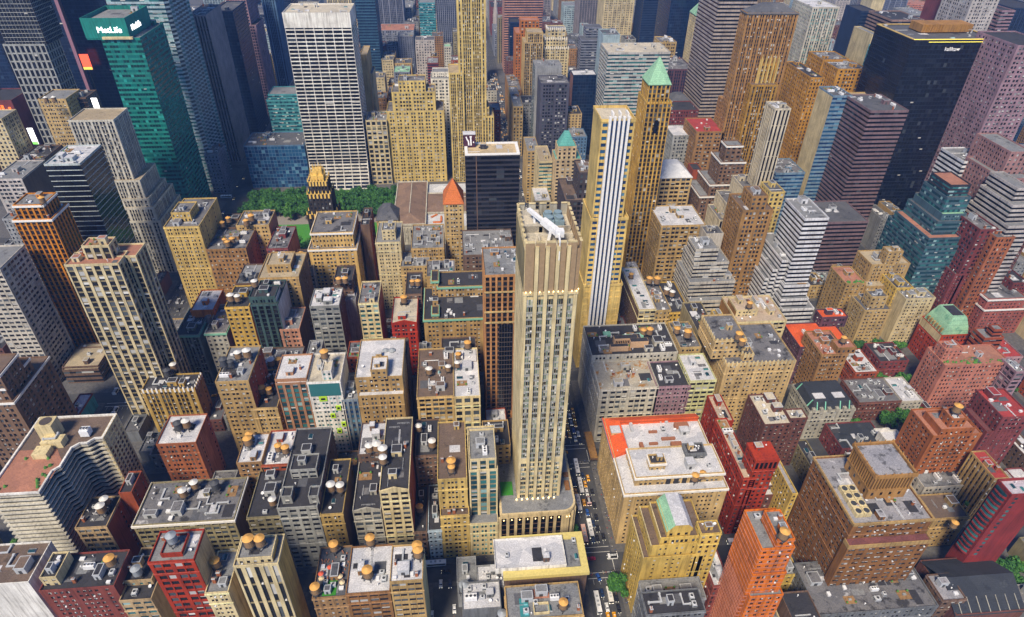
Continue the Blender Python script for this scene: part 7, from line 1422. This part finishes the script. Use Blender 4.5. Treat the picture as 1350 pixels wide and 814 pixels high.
# ------------------------------------------------------------------ people on the pavements
def person_mesh(seed, top, leg, hair):
    rg = random.Random(seed); st = rg.uniform(.16, .34); sw = rg.uniform(.1, .26)
    V = [(0,0,.94),(0,0,1.18),(0,.01,1.40),(0,.02,1.50),(0,.03,1.62),(0,.04,1.74),(.10,0,.90),(.11,st*.5,.50),(.11,st*.6,.08),(.11,st*.6+.14,.04),(-.10,0,.90),(-.11,-st*.3,.50),(-.11,-st,.10),(-.11,-st+.12,.05),(.20,0,1.40),(.25,-sw*.5,1.14),(.24,-sw+.16,.90),(.24,-sw+.2,.80),(-.20,0,1.40),(-.25,sw*.5,1.14),(-.24,sw+.1,.90),(-.24,sw+.14,.80)]
    E_ = [(0,1),(1,2),(2,3),(3,4),(4,5),(0,6),(6,7),(7,8),(8,9),(0,10),(10,11),(11,12),(12,13),(2,14),(14,15),(15,16),(16,17),(2,18),(18,19),(19,20),(20,21)]
    Rr = [.15,.14,.16,.06,.105,.09,.10,.07,.045,.04,.10,.07,.045,.04,.075,.052,.036,.035,.075,.052,.036,.035]
    me = bpy.data.meshes.new('person'); me.from_pydata(V, E_, []); ob = bpy.data.objects.new('person', me); COL.objects.link(ob)
    md = ob.modifiers.new('skin', 'SKIN'); sv = me.skin_vertices[0].data
    for k, r_ in enumerate(Rr): sv[k].radius = (r_, r_*.85)
    sv[0].use_root = True; ob.modifiers.new('smooth', 'SUBSURF').levels = 1
    out = bpy.data.meshes.new_from_object(ob.evaluated_get(bpy.context.evaluated_depsgraph_get())); bpy.data.objects.remove(ob)
    out.materials.clear()
    for mm in (top, leg, plain_mat('skin', (.50,.30,.20), .6), hair): out.materials.append(mm)
    for p in out.polygons:
        z = p.center.z; x = abs(p.center.x); p.material_index = 2 if 1.48 < z < 1.64 or (x > .18 and z < .86) else 3 if z >= 1.64 or z < .07 else 1 if z < .93 and x < .19 else 0
    return out
CL = [('dark', (.03,.03,.04), (.04,.04,.06)), ('white', (.62,.62,.60), (.05,.06,.10)), ('red', (.42,.04,.04), (.06,.06,.07)), ('blue', (.06,.14,.40), (.10,.10,.11)), ('tan', (.42,.32,.20), (.14,.11,.08))]
PM = [(n_, person_mesh(k, plain_mat('shirt ' + n_, a, .8), plain_mat('trousers ' + n_, b_, .8), plain_mat('dark hair', (.03,.02,.015), .7))) for k, (n_, a, b_) in enumerate(CL)]
rp = random.Random(21)
def walkers(n, x0, x1, y0, y1, where, z):
    for _ in range(n):
        n_, me = rp.choice(PM); p = link('person', me, None, (rp.uniform(x0, x1), rp.uniform(y0, y1), z), rp.choice((0, math.pi)) + rp.uniform(-.3, .3))
        p['label'] = f'person in a {n_} top walking on the {where}'; p['category'] = 'person'; p['group'] = f'people in {n_} tops on the {where}'
walkers(26, 78.9, 81.6, 206, 270, 'east pavement of the avenue', .14); walkers(14, 58.2, 61.0, 208, 268, 'west pavement of the avenue', .14)
walkers(14, 79, 81.5, 150, 194, 'pavement by the yellow ziggurat', .14); walkers(16, 62, 78, 193.5, 196, 'near crossing of the avenue', 0.0); walkers(8, 62, 78, 270.5, 273, 'far crossing of the avenue', 0.0)
walkers(10, -20, 50, 208.5, 210.6, 'pavement north of the parking lot', .14); walkers(12, 86, 140, 208.5, 210.6, 'side street pavement below the palazzo', .14)

# ------------------------------------------------------------------ build every listed building
TANKN = {}
for i, d in enumerate(B):
    rt_ = make_building(d, i); extras(d, rt_)
    if d.get('vermedge'): verm_edge(d, rt_)
    n_ = len(d['tk']); side = ['left','right'] if n_ == 2 else ['leftmost','second from left','third from left','fourth from left','fifth from left']
    for k, (x, y, z, kd) in enumerate(sorted(d['tk'])):
        lab = f"{TANKWORD[kd]} water tank on the {d['s']}" + (f", {side[k]} of {n_}" if n_ > 1 else '')
        add_tank(x, y, z-.9, kd, lab)
# ------------------------------------------------------------------ low infill between the listed buildings
SOLID = [q for d in B for q in d['T']] + [list(q) for q in RESERVED]
def free(x0, x1, y0, y1, g=.6): return all(x1 <= q[0]-g or x0 >= q[1]+g or y1 <= q[2]-g or y0 >= q[3]+g for q in SOLID)
FW = ['umber','brown3','brickred','tan','tan2','dgrey','stone','maroon','brown2','grey','olive','cream4','mauvew','dbrick']
FN = dict(umber='dark brown',brown3='brown',brickred='red brick',tan='tan',tan2='light tan',dgrey='charcoal',stone='stone grey',maroon='maroon',brown2='drab brown',grey='grey',olive='olive',cream4='cream',mauvew='pale mauve',dbrick='dark brick',greyp='blue-grey',navy2='navy',ice='pale blue',steel='steel blue',taupe='taupe',whitestone='off-white',rosybrown='rosy brown')
RN = dict(dark='black roof',mix='patchy roof',white='white roof',grey='grey roof',slate='slate roof',brown='brown roof')
USED = {}
NAMED = [(d['s'], (d['T'][0][0]+d['T'][0][1])/2, d['T'][0][2], d['T'][0][4]) for d in B]
def near(x, y):
    return sorted(NAMED, key=lambda q: (q[1]-x)**2 + (q[2]-y)**2)[:14]
def fill_label(kindw, x, y, h, w_, rf):
    size = 'low' if h < 26 else 'mid-height' if h < 60 else 'tall'
    for n0 in near(x, y):
        u0, v0, _ = project(n0[1], n0[2], n0[3]*.7); u1, v1, _ = project(x, y, h*.8)
        rel = 'to the right of' if u1-u0 > 14 else 'to the left of' if u1-u0 < -14 else 'behind' if y > n0[2] else 'in front of'
        lab = f"{size} {FN[w_]} {kindw} with {RN[rf]} {rel} the {n0[0]}"
        if lab not in USED and len(lab.split()) <= 16: USED[lab] = 1; return lab
    return None
def in_frame(x0, x1, y0, y1, h):
    for X in (x0, x1):
        for Y in (y0, y1):
            for z in (0, h):
                u, v, q = project(X, Y, z)
                if q > 1 and -10 < u < 1360 and -10 < v < 824: return True
    return False
rf_ = random.Random(77); NF = 0
KEEPF = set([2,3,4,6,8,9,11,13,14,16,18,21,22,23,25,26,28,34,37,39,41,42,48,53,61,66,67,68,77,117,118,122,123,124,127,128,130,135,138,141,142,167,172,202,203,209,253,258,260,267,270,292,309,314,315,317,319,320,321,326,327,361,367,368,369,370,371,372,373,375,381,384,390,418,425,427,428,432,433,435,439,465,474,476,477,480,488,489,493,495,503,506,509,510,512,513,514,515,517,527,529,535,536,537,543,544,545,547,549,557,560,564,567,571,575,579,581,582,585,591,592,605,612,615,618,624,625,651,738,739,742,743,746,766,767,785,788,794,795,798,799])
def add_fill(x0, x1, y0, y1, h, far):
    global NF
    if not in_frame(x0, x1, y0, y1, h): return
    wk = rf_.choice(FW + (['greyp','navy2','ice','steel','taupe','greyp','navy2','whitestone'] if far else [])); rk = rf_.choice(['dark','dark','mix','mix','grey','white','slate'] if not far else ['dark','grey','mix','slate'])  # far walls lean blue: distance haze and vignette put into their colour
    kw = 'building' if h < 30 else 'block' if h < 70 else 'tower'
    lab = fill_label(kw, (x0+x1)/2, y0, h, wk, rk)
    if not lab: return
    s = lab.split(', ')[0]
    dd = dict(s=s, d='', kind={'building':('low_rise_building','building'),'block':('mid_rise_building','building'),'tower':('high_rise_building','tower')}[kw], T=[[x0,x1,y0,y1,h]], sty=rf_.choice(['P','P2','P3'] if h < 70 else ['P2','R','V','P2','C']), w=wk, rf=rk, g='n' if far and h > 70 else 'd', side='P2' if rf_.random() < .5 or far else 'N', tk=[], hv=rf_.choice([2,3,5]) if not far else 2)
    NF += 1; SOLID.append([x0,x1,y0,y1,h])
    if KEEPF is not None and NF not in KEEPF: return
    r_ = make_building(dd, 1000+NF); r_['label'] = lab
    if KEEPF is None: r_['fillid'] = NF
def scan(ax, bx, ay, by, hlo, hhi, wlo, whi, dep, far):
    y = ay
    while y + dep <= by + .1:
        x = ax
        while x < bx - wlo:
            w_ = rf_.uniform(wlo, whi)
            if x + w_ > bx: w_ = bx - x
            dd = dep - rf_.choice((.4, .4, 3))
            if free(x, x+w_, y, y+dd): add_fill(x, x+w_-.3, y, y+dd, rf_.uniform(hlo, hhi) if rf_.random() > .12 else rf_.uniform(hhi, hhi*1.25), far); x += w_
            else: x += 1.5
        y += dep
KEEP = [(-21,-4,120,196),(-232,-60,520,660),(100,140,300,312)]
for q in KEEP: SOLID.append([q[0],q[1],q[2],q[3],0])
for k in range(35, 42):
    for a, b_ in AVX[3:7]:
        if a < -400 : a = -420
        y0_, y1_ = ST[k]+9, ST[k+1]-9
        if k >= 40 and (a, b_) == (-228,61.5): continue
        lo, hi = (9, 16) if b_ < 100 or a > 230 else (12, 22)
        scan(a+4, b_-4, y0_, y1_, lo, hi, 7.5, 15, (y1_-y0_)/2, False)
for k in range(37, 42):
    scan(404, 520, ST[k]+9, ST[k+1]-9, 20, 50, 10, 20, 30, False)
for k in range(42, 50):
    for a, b_ in AVX[2:8]:
        scan(a+4, b_-4, ST[k]+11, ST[k+1]-9, 34, 62, 14, 26, 29, True)
for k in range(50, 66, 1):
    for a, b_ in AVX[3:11]:
        scan(a+4, b_-4, ST[k]+9, ST[k+1]-9, 30, 75 if k < 58 else 50, 26, 52, 60, True)
for k in range(41, 50):
    for a, b_ in AVX[8:10]:
        scan(a+4, b_-4, ST[k]+9, ST[k+1]-9, 35, 95, 24, 40, 60, True)
# ------------------------------------------------------------------ haze: one closed box of pale air
m = MB(); m.box(-2000, 3000, -250, 3300, -2, 345, 0, True)
hz = m.mesh('haze', []); hm = bpy.data.materials.new('haze'); hm.use_nodes = True; ht = hm.node_tree; ht.nodes.remove(ht.nodes["Principled BSDF"])
pv = ht.nodes.new("ShaderNodeVolumePrincipled"); pv.inputs["Color"].default_value = (.24,.46,.98,1); pv.inputs["Density"].default_value = .00011; pv.inputs["Anisotropy"].default_value = .1
ht.links.new(pv.outputs[0], ht.nodes["Material Output"].inputs["Volume"]); hz.materials.append(hm); ho = link('haze', hz); ho['kind'] = 'stuff'
print('windows', NWIN, 'fill', NF, 'objects', len(bpy.data.objects))
